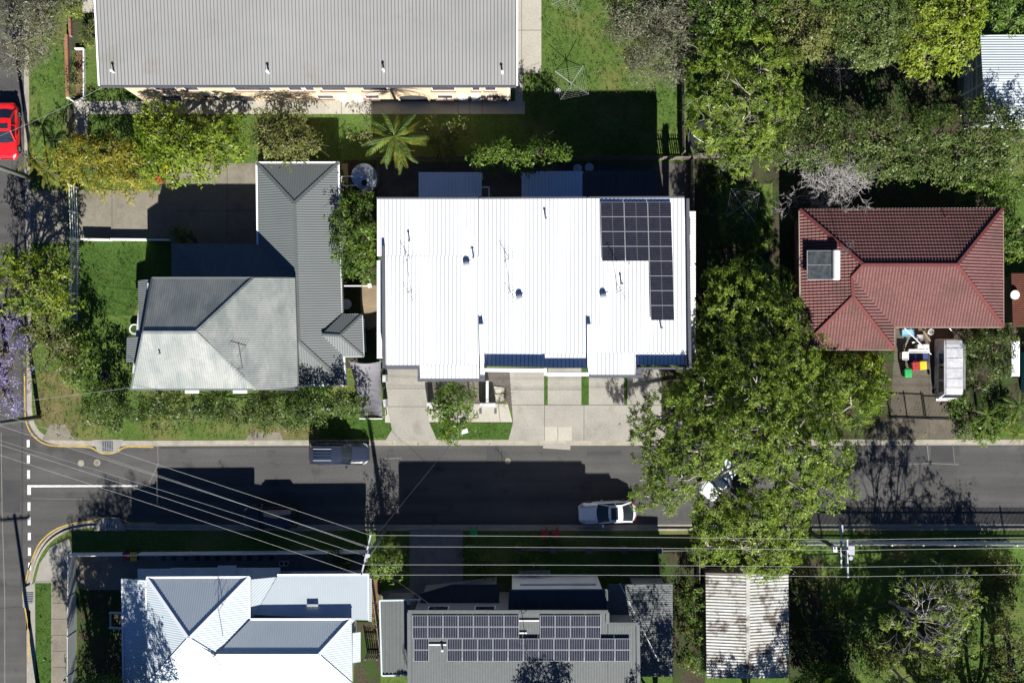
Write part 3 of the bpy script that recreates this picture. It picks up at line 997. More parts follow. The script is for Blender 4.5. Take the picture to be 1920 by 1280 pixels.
# flashings and party-wall cappings
bars('party_wall_capping', [(trow(900, 373, 0.02), trow(900, 606, 0.02)), (trow(1102, 372, 0.02), trow(1102, 606, 0.02))], 0.17, 0.06, MAT['roof_white'], rf)
bars('party_wall', [(trow(902.5, 608, 0.2), trow(903.5, 664, 0.2)), (trow(904, 664, 0.2), trow(905, 702, 0.2)), (trow(1104.5, 608, 0.2), trow(1105, 700, 0.2))], 0.3, 0.56, MAT['roof_white'], rf)
bars('lap_seam', [(trow(898, 374, 0.03), trow(898, 606, 0.03)), (trow(1100.3, 374, 0.03), trow(1100.3, 606, 0.03))], 0.025, 0.08, MAT['wall_grey'], rf)
bars('party_wall_side', [(trow(899, 608, 0.1), trow(899.5, 672, 0.1)), (trow(1101.5, 608, 0.1), trow(1102.2, 688, 0.1))], 0.04, 0.42, MAT['fascia'], rf)
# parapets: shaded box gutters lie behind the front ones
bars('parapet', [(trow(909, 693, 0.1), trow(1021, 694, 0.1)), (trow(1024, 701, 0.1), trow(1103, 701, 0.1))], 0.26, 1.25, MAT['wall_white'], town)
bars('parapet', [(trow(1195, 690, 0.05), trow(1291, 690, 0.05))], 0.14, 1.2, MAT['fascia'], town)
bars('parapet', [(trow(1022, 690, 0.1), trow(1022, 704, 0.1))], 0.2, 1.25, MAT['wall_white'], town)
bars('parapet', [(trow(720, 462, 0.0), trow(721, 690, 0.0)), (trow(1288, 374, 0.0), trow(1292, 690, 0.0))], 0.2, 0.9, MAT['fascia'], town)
bars('gutter', [(trow(706, 372, -0.06), trow(898, 372, -0.06)), (trow(902, 372, -0.06), trow(1100, 371, -0.06)), (trow(1103, 371, -0.06), trow(1284, 370, -0.06))], 0.14, 0.14, MAT['fascia'], rf)
for a, b, c, d in (((722, 684), (783, 684), (783, 692), (722, 692)), ((783, 684), (788, 680), (788, 715), (783, 715)), ((783, 708), (909, 708), (909, 715), (783, 715)), ((896, 690), (909, 690), (909, 708), (896, 708)), ((1103, 702), (1203, 702), (1203, 708), (1103, 708)), ((1191, 680), (1203, 686), (1203, 702), (1191, 702))):
    P = [trow(*q, -0.12) for q in (a, b, c, d)]
    mb = MB()
    mb.prism([(p.x, p.y) for p in P], P[0].z - 0.3, P[0].z + 0.004 * (a[0] % 5))
    mb.build('eave_fascia', MAT['fascia'], town)
base = [W(716, 395, TH), W(1280, 392, TH), W(1280, 672, TH), W(1192, 672, TH), W(1192, 690, TH), W(1108, 690, TH), W(1108, 684, TH), W(912, 684, TH), W(895, 696, TH), W(792, 696, TH), W(792, 676, TH), W(728, 676, TH)]
walls(town, base, Z, TH - 0.45, MAT['wall_white'])
auto_windows(town, base, 5.0, 3.4, 1.5, 1.3)
auto_windows(town, base, 1.9, 3.6, 1.6, 1.4, skip=(2, 3, 4, 5, 6, 7, 8, 9, 10))
for x0, x1, y in ((728, 790, 676), (960, 1018, 684), (1030, 1086, 684), (1110, 1166, 690)):
    a, b = W(x0, y, TH), W(x1, y, TH)
    mb = MB()
    for k in range(6):
        mb.box(((a.x + b.x) / 2, a.y - 0.03 - 0.01 * (k % 2), 0.35 + k * 0.4), (b.x - a.x - 0.3, 0.06, 0.38))
    mb.build('garage_door', MAT['fascia'], town)
# louvred sun screens down both long sides: a ledge of white slats below roof level
mes = MB()
mes.box((0, 0, 0), (0.5, 0.19, 0.05))
slat_me = mes.mesh('slat', MAT['wall_white'])
for xs, y0, y1, zz in ((713, 488, 672, 5.6), (1298, 396, 688, 5.6)):
    scr = MB()
    p0, p1 = W(xs - 5 if xs < 960 else xs + 5, y0, zz), W(xs - 5 if xs < 960 else xs + 5, y1, zz)
    scr.bar(p0, p1, 0.06, 0.12)
    p0b, p1b = W(xs + 5 if xs < 960 else xs - 5, y0, zz), W(xs + 5 if xs < 960 else xs - 5, y1, zz)
    scr.bar(p0b, p1b, 0.06, 0.12)
    so = scr.build('sun_screen', MAT['wall_white'], town)
    n = int((y1 - y0) / 5.4)
    for k in range(n):
        o = link('slat', slat_me, so)
        o.location = W(xs, y0 + (y1 - y0) * (k + 0.5) / n, zz + 0.06)
    dark = MB()
    for k in range(5):
        yy = y0 + (y1 - y0) * (k + 0.5) / 5
        s = 1 if xs < 960 else -1
        dark.box(W(xs + 5.5 * s, yy, zz + 0.14), (0.16, 1.2, 0.05))
    dark.build('bracket', MAT['fascia'], so)
# rear patio roofs, in the shade of the block
for x0, x1, y0, y1, m, h in ((785, 903, 323, 385, 'roof_shade_blue', 2.9), (978, 1092, 321, 385, 'roof_shade_blue', 2.9), (1094, 1231, 320, 385, 'roof_navy', 2.9)):
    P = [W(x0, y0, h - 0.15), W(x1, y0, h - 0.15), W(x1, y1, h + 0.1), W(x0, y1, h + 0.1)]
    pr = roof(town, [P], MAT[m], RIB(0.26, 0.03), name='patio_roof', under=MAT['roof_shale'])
    mb = MB()
    for p in P[:2]:
        mb.tube([(p.x * 0.995, p.y - 0.1, Z), (p.x * 0.995, p.y - 0.1, h - 0.2)], 0.05, 6)
    mb.build('post', MAT['paint_white'], pr)
mb = MB()
mb.bar(W(903, 351, 2.8), W(917, 351, 2.8), 0.12, 0.12)
mb.bar(W(917, 351, 2.8), W(917, 372, 2.8), 0.12, 0.12)
mb.build('gutter_frame', MAT['roof_shale'], town)
# solar panels
quads = []
for c in range(3):
    for r in range(8 if c == 2 else 4):
        x0, x1 = 1125.5 + 44.4 * c, 1125.5 + 44.4 * (c + 1) - 0.5
        y0, y1 = 379 + 27.7 * r, 379 + 27.7 * (r + 1) - 0.4
        sh = lambda x, y: x + 0.028 * (y - 379)
        quads.append([trow(sh(x, y), y, 0.2) for x, y in ((x0, y1), (x1, y1), (x1, y0), (x0, y0))])
solar(town, quads, PVB, 'L-shaped block of dark blue solar panels')
for x, y in ((771, 549), (957, 549), (1158, 547)):
    antenna(rf, trow(x, y), 2.3, 2.1)
for x, y in ((875, 496), (974, 558), (1131, 556)):
    whirly(rf, trow(x, y))
for x, y in ((768, 452), (888, 483), (1023, 410), (1165, 532), (1239, 614)):
    pipe_vent(rf, trow(x, y), 0.5, 0.06, mat='antenna')
mb = MB()
mb.box(trow(1180, 493, 0.1), (0.18, 0.3, 0.12))
mb.build('junction_box', MAT['alu'], rf)

# ------------------------------------------------------------------ house with the faded roof, left
house = thing('weatherboard_house', 'weatherboard house with faded patchy green-grey corrugated roof at the corner', 'house', W(410, 620))
apex, rd = W(367, 623, 7.6), W(268, 623, 7.6)
eA0, eA1 = W(285, 521, 5.7), W(476, 521, 5.7)
eB0, eB1 = W(552, 521, 4.35), W(559, 730, 4.35)
eC1, eC0 = W(480, 730, 5.6), W(246, 730, 5.6)
planes = [[rd, apex, eA1, eA0], [apex, eA1, eB0, eB1, eC1], [rd, apex, eC1, eC0]]
rf = roof(house, planes, MAT['roof_pale'], CORR(0.17, 0.015), under=MAT['wall_board'], thick=0.1)
bars('hip_cap', [(apex, eA1), (apex, eC1), (apex, rd)], 0.2, 0.03, MAT['roof_pale'], rf, 0.03)
bars('gutter', [(eA0, eA1), (eC0, eC1), (eB0, eB1)], 0.14, 0.12, MAT['roof_grey'], rf, -0.02)
bars('barge_board', [(rd, eA0), (rd, eC0), (eA1, eB0), (eC1, eB1)], 0.09, 0.2, MAT['roof_grey'], rf, -0.02)
pts = inset([eA0, eA1, eB0, eB1, eC1, eC0][::-1], 0.45)
pts = [Vector((p.x, p.y)) for p in pts]
x0, x1 = min(p.x for p in pts) + 0.6, max(p.x for p in pts)
y0, y1 = min(p.y for p in pts), max(p.y for p in pts)
wb = [(x0, y0), (x1, y0), (x1, y1), (x0, y1)]
walls(house, wb, Z, 4.15, MAT['wall_board'])
walls(house, [(x0, y0), (W(470, 1, 5).x, y0), (W(470, 1, 5).x, y1), (x0, y1)], 4.15, 5.45, MAT['wall_board'])
auto_windows(house, wb, 3.0, 3.5, 1.3, 1.2)
low = [W(259, 526, 4.4), W(284, 524, 4.7), W(270, 622, 4.7), W(262, 620, 4.4)]
l2 = roof(house, [low], MAT['roof_grey'], CORR(0.17, 0.03), name='porch_roof')
l3 = roof(house, [[W(238, 632, 4.4), W(270, 630, 4.7), W(279, 680, 4.7), W(236, 680, 4.4)]], MAT['roof_grey'], CORR(0.17, 0.03), name='porch_roof')
walls(house, [W(262, 530, 4.4), W(300, 530, 4.4), W(300, 700, 4.4), W(246, 700, 4.4)], Z, 4.2, MAT['wall_board'], 'porch_wall')
for y in (536, 560, 595, 625, 692):
    P = [W(556, y, 3.4), W(564, y, 3.1), W(564, y + 16, 3.1), W(556, y + 16, 3.4)]
    roof(house, [P], MAT['roof_cool'], None, name='window_hood', under=MAT['paint_white'], thick=0.04)
for x0_, x1_ in ((347, 373), (437, 463)):
    P = [W(x0_, 731, 4.9), W(x1_, 731, 4.9), W(x1_, 737, 4.5), W(x0_, 737, 4.5)]
    roof(house, [P], MAT['roof_white'], None, name='window_hood', under=MAT['paint_white'], thick=0.04)
antenna(rf, W(458, 690, 5.7), 2.0, 2.4)
pipe_vent(rf, W(302, 663, 6.7), 0.5, 0.05, mat='steel')

# grey-roofed extension behind it
ext = thing('grey_roof_house', 'long grey corrugated steel roofed house wing beside the white townhouses', 'house', W(590, 500))
E, R_ = 3.0, 3.95
tl, tr = W(481, 305, E), W(635, 305, E)
rp, rb = W(552, 381, R_), W(560, 640, R_)
bl, br = W(480, 722, E), W(649, 722, E)
bmid = W(640, 590, E)
planes = [[tl, tr, rp], [tr, W(648, 722, E), rb, rp], [tl, rp, rb, bl], [bl, rb, W(649, 722, E)]]
rf = roof(ext, planes, MAT['roof_grey'], CORR(0.19, 0.02), under=MAT['wall_board'], thick=0.1)
wing = [W(322, 457, E), W(560, 457, E), W(560, 522, E + 0.75), W(384, 522, E + 0.75)]
wing2 = [W(322, 457, E), W(384, 522, E + 0.75), W(322, 522, E)]
rw = roof(ext, [wing, wing2], MAT['roof_grey'], CORR(0.19, 0.02), name='wing_roof', under=MAT['wall_board'])
bars('hip_cap', [(W(322, 457, E), W(384, 522, E + 0.75))], 0.22, 0.03, MAT['roof_grey'], rw, 0.03)
gp = [W(603, 627, 3.62), W(637, 629, 3.62), W(679, 590, 3.05), W(641, 590, 3.05)]
gq = [W(603, 627, 3.62), W(637, 629, 3.62), W(682, 668, 3.05), W(645, 668, 3.05)]
gr = [W(637, 629, 3.62), W(679, 590, 3.05), W(682, 668, 3.05)]
rg = roof(ext, [[p + Vector((0, 0, 0.06)) for p in g] for g in (gp, gq, gr)], MAT['roof_grey'], CORR(0.19, 0.02), name='porch_roof', under=MAT['wall_board'])
bars('hip_cap', [(gp[1], gp[2]), (gp[1], gq[2]), (gp[0], gp[1])], 0.18, 0.03, MAT['roof_cool'], rg, 0.09)
bars('hip_cap', [(tl, rp), (tr, rp), (rp, rb), (rb, W(649, 722, E))], 0.26, 0.03, MAT['roof_cool'], rf, 0.03)
bars('gutter', [(tl, tr), (tl, W(483, 458, E)), (tr, W(640, 588, E)), (W(645, 668, E), W(649, 722, E)), (W(561, 722, E), W(649, 722, E))], 0.13, 0.12, MAT['roof_white'], rf, -0.02)
bars('gutter', [(gp[2], gp[3]), (gq[2], gq[3]), (gr[1], gr[2])], 0.12, 0.1, MAT['roof_shale'], rg, 0.0)
wp = [W(490, 314, E), W(627, 314, E), W(638, 714, E), W(566, 714, E), W(560, 528, E), W(488, 528, E)]
walls(ext, wp, Z, E - 0.1, MAT['wall_board'])
walls(ext, [W(640, 596, 3), W(674, 596, 3), W(677, 660, 3), W(643, 660, 3)], Z, 2.95, MAT['wall_board'], 'porch_wall')
walls(ext, [W(330, 464, 3), W(484, 464, 3), W(484, 520, 3), W(330, 520, 3)], Z, 2.9, MAT['wall_board'], 'wing_wall')
auto_windows(ext, wp, 1.7, 3.6)
mb = MB()
mb.disc(W(649, 570, 1.0), 0.42, 0.9, 1.0, 18)
mb.build('meter_shelf', MAT['roof_shale'], ext)
mb = MB()
mb.bar(W(646, 536, 2.3), W(690, 536, 2.3), 0.08, 0.25)
mb.bar(W(646, 536, 1.2), W(646, 536, 2.3), 0.08, 0.1)
mb.bar(W(690, 536, 0.15), W(690, 536, 2.3), 0.1, 0.1)
mb.bar(W(690, 536, 2.3), W(697, 535, 2.3), 0.3, 0.3)
mb.build('side_gate', MAT['white_plastic'], ext)

# ------------------------------------------------------------------ red tiled house, right
red = thing('red_tiled_house', 'brick house with red tiled hip roof and a solar water heater', 'house', W(1690, 520))
e0, e1, e2, e3, e4, e5 = (W(1499, 393, 3.4), W(1880, 391, 3.4), W(1881, 613, 3.4), W(1677, 613, 3.4), W(1676, 655, 3.4), W(1501, 655, 3.4))
r0, r1 = W(1619, 497, 5.35), W(1794, 497, 5.35)
k0, k1 = W(1597, 521, 4.95), W(1599, 557, 4.95)
planes = [[e0, e1, r1, r0], [e1, e2, r1], [r0, r1, e2, e3, k0], [e0, r0, k0, k1, e5], [k1, e5, e4], [k0, k1, e4, e3]]
rf = roof(red, planes, MAT['tile'], 'tile', under=MAT['paint_white'], thick=0.1, lap=MAT['tile_joint'])
bars('hip_cap', [(e0, r0), (e1, r1), (e2, r1), (r0, r1), (r0, k0), (k0, k1), (k1, e5), (k1, e4)], 0.24, 0.1, MAT['tile_cap'], rf, 0.06)
bars('gutter', [(e0, e1), (e1, e2), (e2, e3), (e3, e4), (e4, e5), (e5, e0)], 0.14, 0.12, M('old_gutter', (0.3, 0.24, 0.2), (0.22, 0.17, 0.14), 1), rf, -0.04)
wp = inset([e0, e1, e2, e3, e4, e5], 0.5)
walls(red, wp, Z, 3.3, MAT['brick'])
auto_windows(red, wp, 1.8, 3.4)
heater = MB()
hp = [W(1512, 525, 4.05), W(1512, 470, 4.05), W(1561, 470, 4.75), W(1561, 525, 4.75)]
hp = [p + Vector((0, 0, 0.16)) for p in hp]
heater.hexa([p - Vector((0, 0, 0.1)) for p in hp] + hp)
ho = heater.build('solar_water_heater', MAT['alu'], red)
for t0, t1 in ((0.02, 0.49), (0.51, 0.98)):
    c = MB()
    a, b = hp[0] * (1 - t0) + hp[1] * t0, hp[0] * (1 - t1) + hp[1] * t1
    d, e = hp[3] * (1 - t0) + hp[2] * t0, hp[3] * (1 - t1) + hp[2] * t1
    up = Vector((0, 0, 0.012))
    c.face([a + (d - a) * 0.02 + up, b + (e - b) * 0.02 + up, e + up, d + up])
    c.build('collector', M('collector_glass%d' % int(t0 * 100), (0.04, 0.045, 0.05), (0.075, 0.085, 0.09), 2.5, fine=5, rough=0.2), ho)
c = MB()
a, b = W(1568, 468, 5.0), W(1568, 525, 5.0)
c.tube([a, a * 0.97 + b * 0.03, b * 0.97 + a * 0.03, b], [0.2, 0.29, 0.29, 0.2], 14)
c.build('tank', MAT['white_plastic'], ho)
pipe_vent(rf, W(1771, 407, 3.75), 0.5, 0.05, mat='tile_cap')
antenna(rf, W(1577, 470, 4.85), 1.6, 1.0)

# ------------------------------------------------------------------ white house, bottom left
wh = thing('white_roof_house', 'large pale-roofed house with several hips behind a white wall at the corner', 'house', W(450, 1180))
ap = W(354, 1197, 7.3)
a0, a1 = W(275, 1082, 5.3), W(468, 1081, 5.3)
v1, v2 = W(468, 1160, 5.3), W(405, 1228, 6.42)
g0, g1 = W(405, 1228, 6.55), W(597, 1228, 6.55)
h0, d0 = W(659, 1160, 5.4), W(470, 1160, 5.4)
bl0, bl1 = W(275, 1284, 5.3), W(661, 1284, 5.35)
planes = [[a0, a1, ap], [a0, ap, bl0], [a1, v1, v2, ap], [d0, h0, g1, g0], [h0, bl1, g1], [ap, g0, g1, bl1, bl0]]
rf = roof(wh, planes, MAT['roof_shale'], CORR(0.17, 0.012), under=MAT['roof_shale'], thick=0.1)
ver = roof(wh, [[W(229, 1084, 4.3), W(273, 1087, 4.75), W(277, 1340, 4.75), W(232, 1340, 4.3)]], MAT['roof_shale'], CORR(0.17, 0.012), name='verandah_roof')
bars('ridge_cap', [(a0, ap), (a1, ap), (ap, bl0), (ap, v2), (g0, g1), (g1, bl1), (g1, h0)], 0.22, 0.03, MAT['roof_white'], rf, 0.03)
bars('gutter', [(a0, a1), (a1, v1), (d0, h0)], 0.14, 0.12, MAT['roof_white'], rf, 0.0)
bars('gutter', [(W(229, 1084, 4.3), W(232, 1340, 4.3)), (W(274, 1087, 4.8), W(278, 1340, 4.8))], 0.1, 0.1, MAT['roof_white'], ver, 0.02)
up = roof(wh, [[W(521, 1078, 4.45), W(690, 1077, 4.45), W(690, 1162, 5.0), W(478, 1152, 5.0)]], MAT['roof_shale'], CORR(0.17, 0.01), name='side_roof', vdir=(0, -1))
up2 = roof(wh, [[W(469, 1086, 4.7), W(518, 1081, 4.4), W(480, 1150, 4.95), W(469, 1160, 5.0)]], MAT['roof_shale'], CORR(0.17, 0.01), name='side_roof')
mb = MB()
mb.box(W(586, 1134, 4.95), (0.85, 0.18, 0.12))
mb.build('skylight', MAT['steel'], up)
small = roof(wh, [[W(661, 1186, 3.2), W(676, 1184, 3.0), W(676, 1240, 3.0), W(661, 1242, 3.2)]], MAT['roof_shale'], CORR(0.17, 0.01), name='window_hood')
bars('gutter', [(W(520, 1077, 4.42), W(691, 1076, 4.42)), (W(691, 1076, 4.42), W(691, 1162, 4.95))], 0.12, 0.1, MAT['roof_white'], up, 0.0)
wp = [W(284, 1093, 5), W(460, 1093, 5), W(460, 1096, 5), W(680, 1096, 5), W(680, 1150, 5), W(650, 1180, 5), W(650, 1276, 5), W(284, 1276, 5)]
walls(wh, wp, Z, 4.35, MAT['wall_board'])
walls(wh, [W(284, 1093, 5), W(458, 1093, 5), W(458, 1276, 5), W(284, 1276, 5)], 4.35, 5.15, MAT['wall_board'], 'upper_wall')
walls(wh, [W(458.5, 1172, 5), W(648, 1172, 5), W(648, 1276, 5), W(458.5, 1276, 5)], 4.35, 5.3, MAT['wall_board'], 'upper_wall')
fy = wp[0].y
for xx in (300, 345, 390, 430):
    window(wh, (wx(xx, 3.4), fy, 3.4), 1.0, 1.1, (0, 1))
auto_windows(wh, wp, 1.5, 3.6, 1.2, 1.1, skip=(0, 1))
# porch roofs along the shaded front: low panes below the main eave
for x0, x1, y0, y1, h in ((258, 318, 1066, 1081, 2.9), (320, 345, 1064, 1080, 2.9), (347, 405, 1064, 1080, 3.0), (408, 437, 1060, 1080, 3.3), (439, 520, 1064, 1079, 3.0)):
    roof(wh, [[W(x0, y0, h - 0.3), W(x1 + 6, y0, h - 0.3), W(x1, y1 + 14, h + 0.2), W(x0, y1 + 14, h + 0.2)]], MAT['roof_shale'], CORR(0.17, 0.01), name='porch_roof', under=MAT['wall_board'])
mb = MB()
for k in range(34):
    x = 545 + k * 3.95
    mb.bar(W(x, 1072, 3.0), W(x, 1076, 3.0), 0.06, 0.03)
mb.bar(W(543, 1072, 3.0), W(684, 1070, 3.0), 0.06, 0.06)
tag(mb.build('pergola_slats', MAT['roof_shale'], wh), kind='stuff')
mb = MB()
for k in range(24):
    y = 1085 + k * 3.4
    mb.bar(W(691, y, 3.2), W(696, y, 3.2), 0.06, 0.03)
mb.bar(W(696, 1084, 3.2), W(696, 1165, 3.2), 0.05, 0.05)
tag(mb.build('pergola_slats', MAT['roof_shale'], wh), kind='stuff')
antenna(rf, W(417, 1213, 6.7), 2.2, 2.2)
mb = MB()
for y in (1148, 1176):
    mb.bar(W(205, y, 2.4), W(229, y + 1, 2.6), 0.12, 0.2)
mb.bar(W(207, 1148, 2.3), W(207, 1176, 2.3), 0.1, 0.1)
for y in (1150, 1174):
    mb.bar(W(207, y, 0.1), W(207, y, 2.3), 0.1, 0.1)
mb.build('entry_frame', MAT['wall_board'], wh)

# ------------------------------------------------------------------ dark modern house with solar panels, bottom middle
dk = thing('grey_solar_house', 'modern grey house with rows of white-framed solar panels', 'house', W(960, 1200))


def dkr(x, y, dz=0.0):
    return W(x, y, 7.0 + 0.0022 * (1145 - y) + dz)


P1 = [dkr(766, 1145), dkr(1139, 1145), dkr(1140, 1330), dkr(768, 1330)]
P2 = [dkr(1140, 1168), dkr(1197, 1168), dkr(1199, 1330), dkr(1140, 1330)]
rf = roof(dk, [P1, P2], MAT['roof_cool'], RIB(0.2, 0.02), under=MAT['roof_cool'], thick=0.3, vdir=(0, -1))
bars('capping', [(dkr(765, 1146, 0.1), dkr(1140, 1146, 0.1)), (dkr(767, 1147, 0.1), dkr(768, 1330, 0.1)), (dkr(1139, 1147, 0.1), dkr(1139, 1168, 0.1)), (dkr(1140, 1169, 0.1), dkr(1197, 1169, 0.1)), (dkr(1196, 1170, 0.1), dkr(1198, 1330, 0.1))], 0.26, 0.18, MAT['roof_cool'], rf)
wp = [dkr(774, 1153), dkr(1132, 1153), dkr(1132, 1176), dkr(1190, 1176), dkr(1190, 1330), dkr(776, 1330)]
walls(dk, wp, Z, 6.7, MAT['wall_grey'])
auto_windows(dk, wp, 5.2, 3.5, 1.5, 1.2)
left = roof(dk, [[W(713, 1126, 4.05), W(761, 1126, 4.15), W(790, 1262, 4.0), W(717, 1264, 3.9)]], MAT['roof_cool'], RIB(0.29, 0.06), name='carport_roof', under=MAT['roof_cool'], lap=MAT['roof_grey'], vdir=(0, -1))
bars('gutter', [(W(712, 1125, 4.1), W(789, 1124, 4.1)), (W(712, 1125, 4.1), W(716, 1266, 4.0)), (W(717, 1266, 3.95), W(790, 1264, 3.95))], 0.12, 0.12, MAT['roof_shale'], left)
walls(dk, [W(720, 1134, 4), W(768, 1134, 4), W(790, 1258, 4), W(722, 1258, 4)], Z, 3.85, MAT['wall_grey'], 'carport_wall')
r6 = roof(dk, [[W(955, 1107, 6.0), W(1137, 1106, 6.0), W(1138, 1152, 6.1), W(952, 1152, 6.1)]], MAT['roof_navy'], RIB(0.22, 0.02), name='front_roof', under=MAT['roof_cool'])
bars('capping', [(W(955, 1106, 6.05), W(1138, 1105, 6.05)), (W(1138, 1105, 6.05), W(1139, 1144, 6.15))], 0.12, 0.14, MAT['roof_cool'], r6)
walls(dk, [W(960, 1112, 6), W(1132, 1112, 6), W(1132, 1150, 6), W(960, 1150, 6)], Z, 5.85, MAT['wall_white'], 'front_wall')
r7 = roof(dk, [[W(788, 1112, 3.5), W(848, 1095, 3.5), W(936, 1095, 3.5), W(936, 1160, 3.6), W(788, 1160, 3.6)]], MAT['roof_navy'], RIB(0.22, 0.02), name='garage_roof', under=MAT['fascia'])
walls(dk, [W(792, 1116, 3.4), W(930, 1100, 3.4), W(930, 1165, 3.4), W(792, 1165, 3.4)], Z, 3.35, MAT['wall_grey'], 'garage_wall')
r8 = roof(dk, [[W(1140, 1095, 3.4), W(1176, 1095, 3.4), W(1176, 1175, 3.5), W(1140, 1175, 3.5)], [W(1176, 1095, 3.4), W(1261, 1094, 3.3), W(1262, 1268, 3.3), W(1176, 1268, 3.4)]], MAT['roof_rust'], CORR(0.17, 0.01), name='patio_roof', under=MAT['roof_cool'], vdir=(1, 0))
r8.data.materials[0] = MAT['roof_cool']
walls(dk, [W(1190, 1100, 3.3), W(1250, 1100, 3.3), W(1250, 1260, 3.3), W(1190, 1260, 3.3)], Z, 3.15, MAT['wall_grey'], 'patio_wall')
mb = MB()
mb.bar(W(975, 1100, 3.6), W(1118, 1099, 3.6), 0.5, 0.1)
mb.build('window_hood', MAT['roof_shale'], dk)
mb = MB()
mb.tube([W(1162, 1093, 4.2), W(1235, 1239, 4.2)], 0.03, 6)
mb.build('conduit', MAT['white_plastic'], dk)
quads = []


def grid(xs, ys):
    for i in range(len(xs) - 1):
        for j in range(len(ys) - 1):
            quads.append([dkr(x, y, 0.22) for x, y in ((xs[i] + 0.4, ys[j + 1] - 0.4), (xs[i + 1] - 0.4, ys[j + 1] - 0.4), (xs[i + 1] - 0.4, ys[j] + 0.4), (xs[i] + 0.4, ys[j] + 0.4))])


grid([773 + 28.6 * i for i in range(8)], [1153, 1174.6, 1196.2])
grid([775.5 + 28.6 * i for i in range(2)], [1196.2, 1217.8, 1239.4])
grid([838 + 28.6 * i for i in range(13)], [1196.2, 1217.8, 1239.4])
grid([1012 + 28.6 * i for i in range(5)], [1153, 1174.6, 1196.2])
solar(dk, quads, PVG, 'two wide bands of grey-lined solar panels')
antenna(rf, dkr(986, 1200), 2.4, 2.2)
pipe_vent(rf, dkr(830, 1216), 0.4, 0.06, mat='white_plastic')
bars('conduit', [(dkr(804, 1208, 0.1), dkr(837, 1208, 0.1)), (dkr(973, 1163, 0.1), dkr(1011, 1163, 0.1)), (dkr(974, 1186, 0.1), dkr(988, 1186, 0.1))], 0.09, 0.06, MAT['white_plastic'], rf)

# ------------------------------------------------------------------ old shed, bottom right, and the houses cut by the frame
shed = thing('old_shed', 'old gabled shed with rusty streaked pale corrugated roof', 'shed', W(1400, 1170))
s0, s1, s2, s3 = W(1323, 1074, 2.6), W(1478, 1076, 2.6), W(1479, 1270, 2.6), W(1325, 1270, 2.6)
m0, m1 = W(1402, 1075, 3.15), W(1403, 1271, 3.15)
rf = roof(shed, [[s0, m0, m1, s3], [s1, m0, m1, s2]], MAT['roof_rust'], CORR(0.24, 0.05), under=MAT['timber'])
bars('ridge_cap', [(m0, m1)], 0.3, 0.03, MAT['roof_rust'], rf, 0.03)
bars('barge_board', [(s0, m0), (m0, s1)], 0.08, 0.2, MAT['timber'], rf, 0)
wp = inset([s0, s1, s2, s3], 0.12)
walls(shed, wp, Z, 2.5, MAT['timber'])
mb = MB()
c = W(1400, 1076, 1.2)
mb.box((c.x, wp[0].y + 0.04, 1.2), (2.2, 0.06, 2.1))
mb.build('door', MAT['timber'], shed)

nh = thing('white_roof_cottage', 'raised cottage with white corrugated roof and railed side deck at the top right', 'house', W(1880, 150))
P = [W(1838, 67, 4.5), W(2010, 62, 4.5), W(2010, 227, 4.5), W(1849, 227, 4.5)]
ry = (P[0].y + P[3].y) / 2
ra, rb_ = Vector((P[0].x, ry, 4.9)), Vector((P[1].x, ry, 4.9))
rf = roof(nh, [[P[0], P[1], rb_, ra], [ra, rb_, P[2], P[3]]], MAT['roof_shale'], RIB(0.2, 0.03), under=MAT['paint_white'], vdir=(1, 0), lap=MAT['white_lap'])
walls(nh, [(P[3].x + 0.25, P[3].y + 0.3), (P[1].x, P[3].y + 0.3), (P[1].x, P[0].y - 0.3), (P[3].x + 0.25, P[0].y - 0.3)], Z, 4.4, MAT['wall_board'])
dx0, dx1 = W(1822, 100, 2.2).x, P[3].x + 0.25
mb = MB()
mb.prism([(dx0, P[3].y + 1.4), (dx1, P[3].y + 1.4), (dx1, P[0].y - 0.5), (dx0, P[0].y - 0.5)], 2.0, 2.15)
dk_ = mb.build('deck', MAT['timber'], nh)
mb = MB()
for z in (2.25, 3.05):
    mb.bar((dx0, P[3].y + 1.4, z), (dx0, P[0].y - 0.5, z), 0.06, 0.06)
n = 30
for i in range(n + 1):
    y = P[3].y + 1.4 + (P[0].y - P[3].y - 1.9) * i / n
    mb.bar((dx0, y, 2.2), (dx0, y, 3.05), 0.03, 0.03)
mb.build('railing', MAT['paint_white'], dk_)
mb = MB()
for i in range(4):
    y = P[3].y + 1.4 + (P[0].y - P[3].y - 1.9) * i / 3
    mb.bar((dx0, y, Z), (dx0, y, 4.3), 0.1, 0.1)
mb.build('post', MAT['paint_white'], dk_)
pave('path', [(1793, 85), (1815, 85), (1818, 195), (1795, 195)], 'concrete_old')

rs = thing('rust_roof_shed', 'rust-red iron roofed lean-to at the right edge', 'shed', W(1915, 560))
P = [W(1896, 512, 2.6), W(1990, 512, 2.9), W(1990, 610, 2.9), W(1899, 610, 2.6)]
rf = roof(rs, [P], MAT['rust'], CORR(0.17, 0.03), under=MAT['timber'])
walls(rs, inset(P, 0.2), Z, 2.5, MAT['timber'])
pc = thing('pool_deck_canopy', 'white awning over turquoise glass at the right edge', 'awning', W(1915, 700))
P = [W(1897, 640, 2.5), W(1912, 640, 2.6), W(1912, 705, 2.6), W(1897, 705, 2.5)]
rf = roof(pc, [P], MAT['roof_white'], None, under=MAT['paint_white'])
mb = MB()
for p in P:
    mb.bar((p.x, p.y, Z), (p.x, p.y, 2.45), 0.08, 0.08)
mb.build('post', MAT['paint_white'], pc)
mb = MB()
q = W2([(1912, 660), (1990, 660), (1990, 735), (1912, 735)])
mb.prism([(p.x, p.y) for p in q], 0.3, 1.6)
mb.build('pool', M('pool_water', (0.04, 0.3, 0.38), (0.03, 0.25, 0.34), 1, rough=0.1), pc)
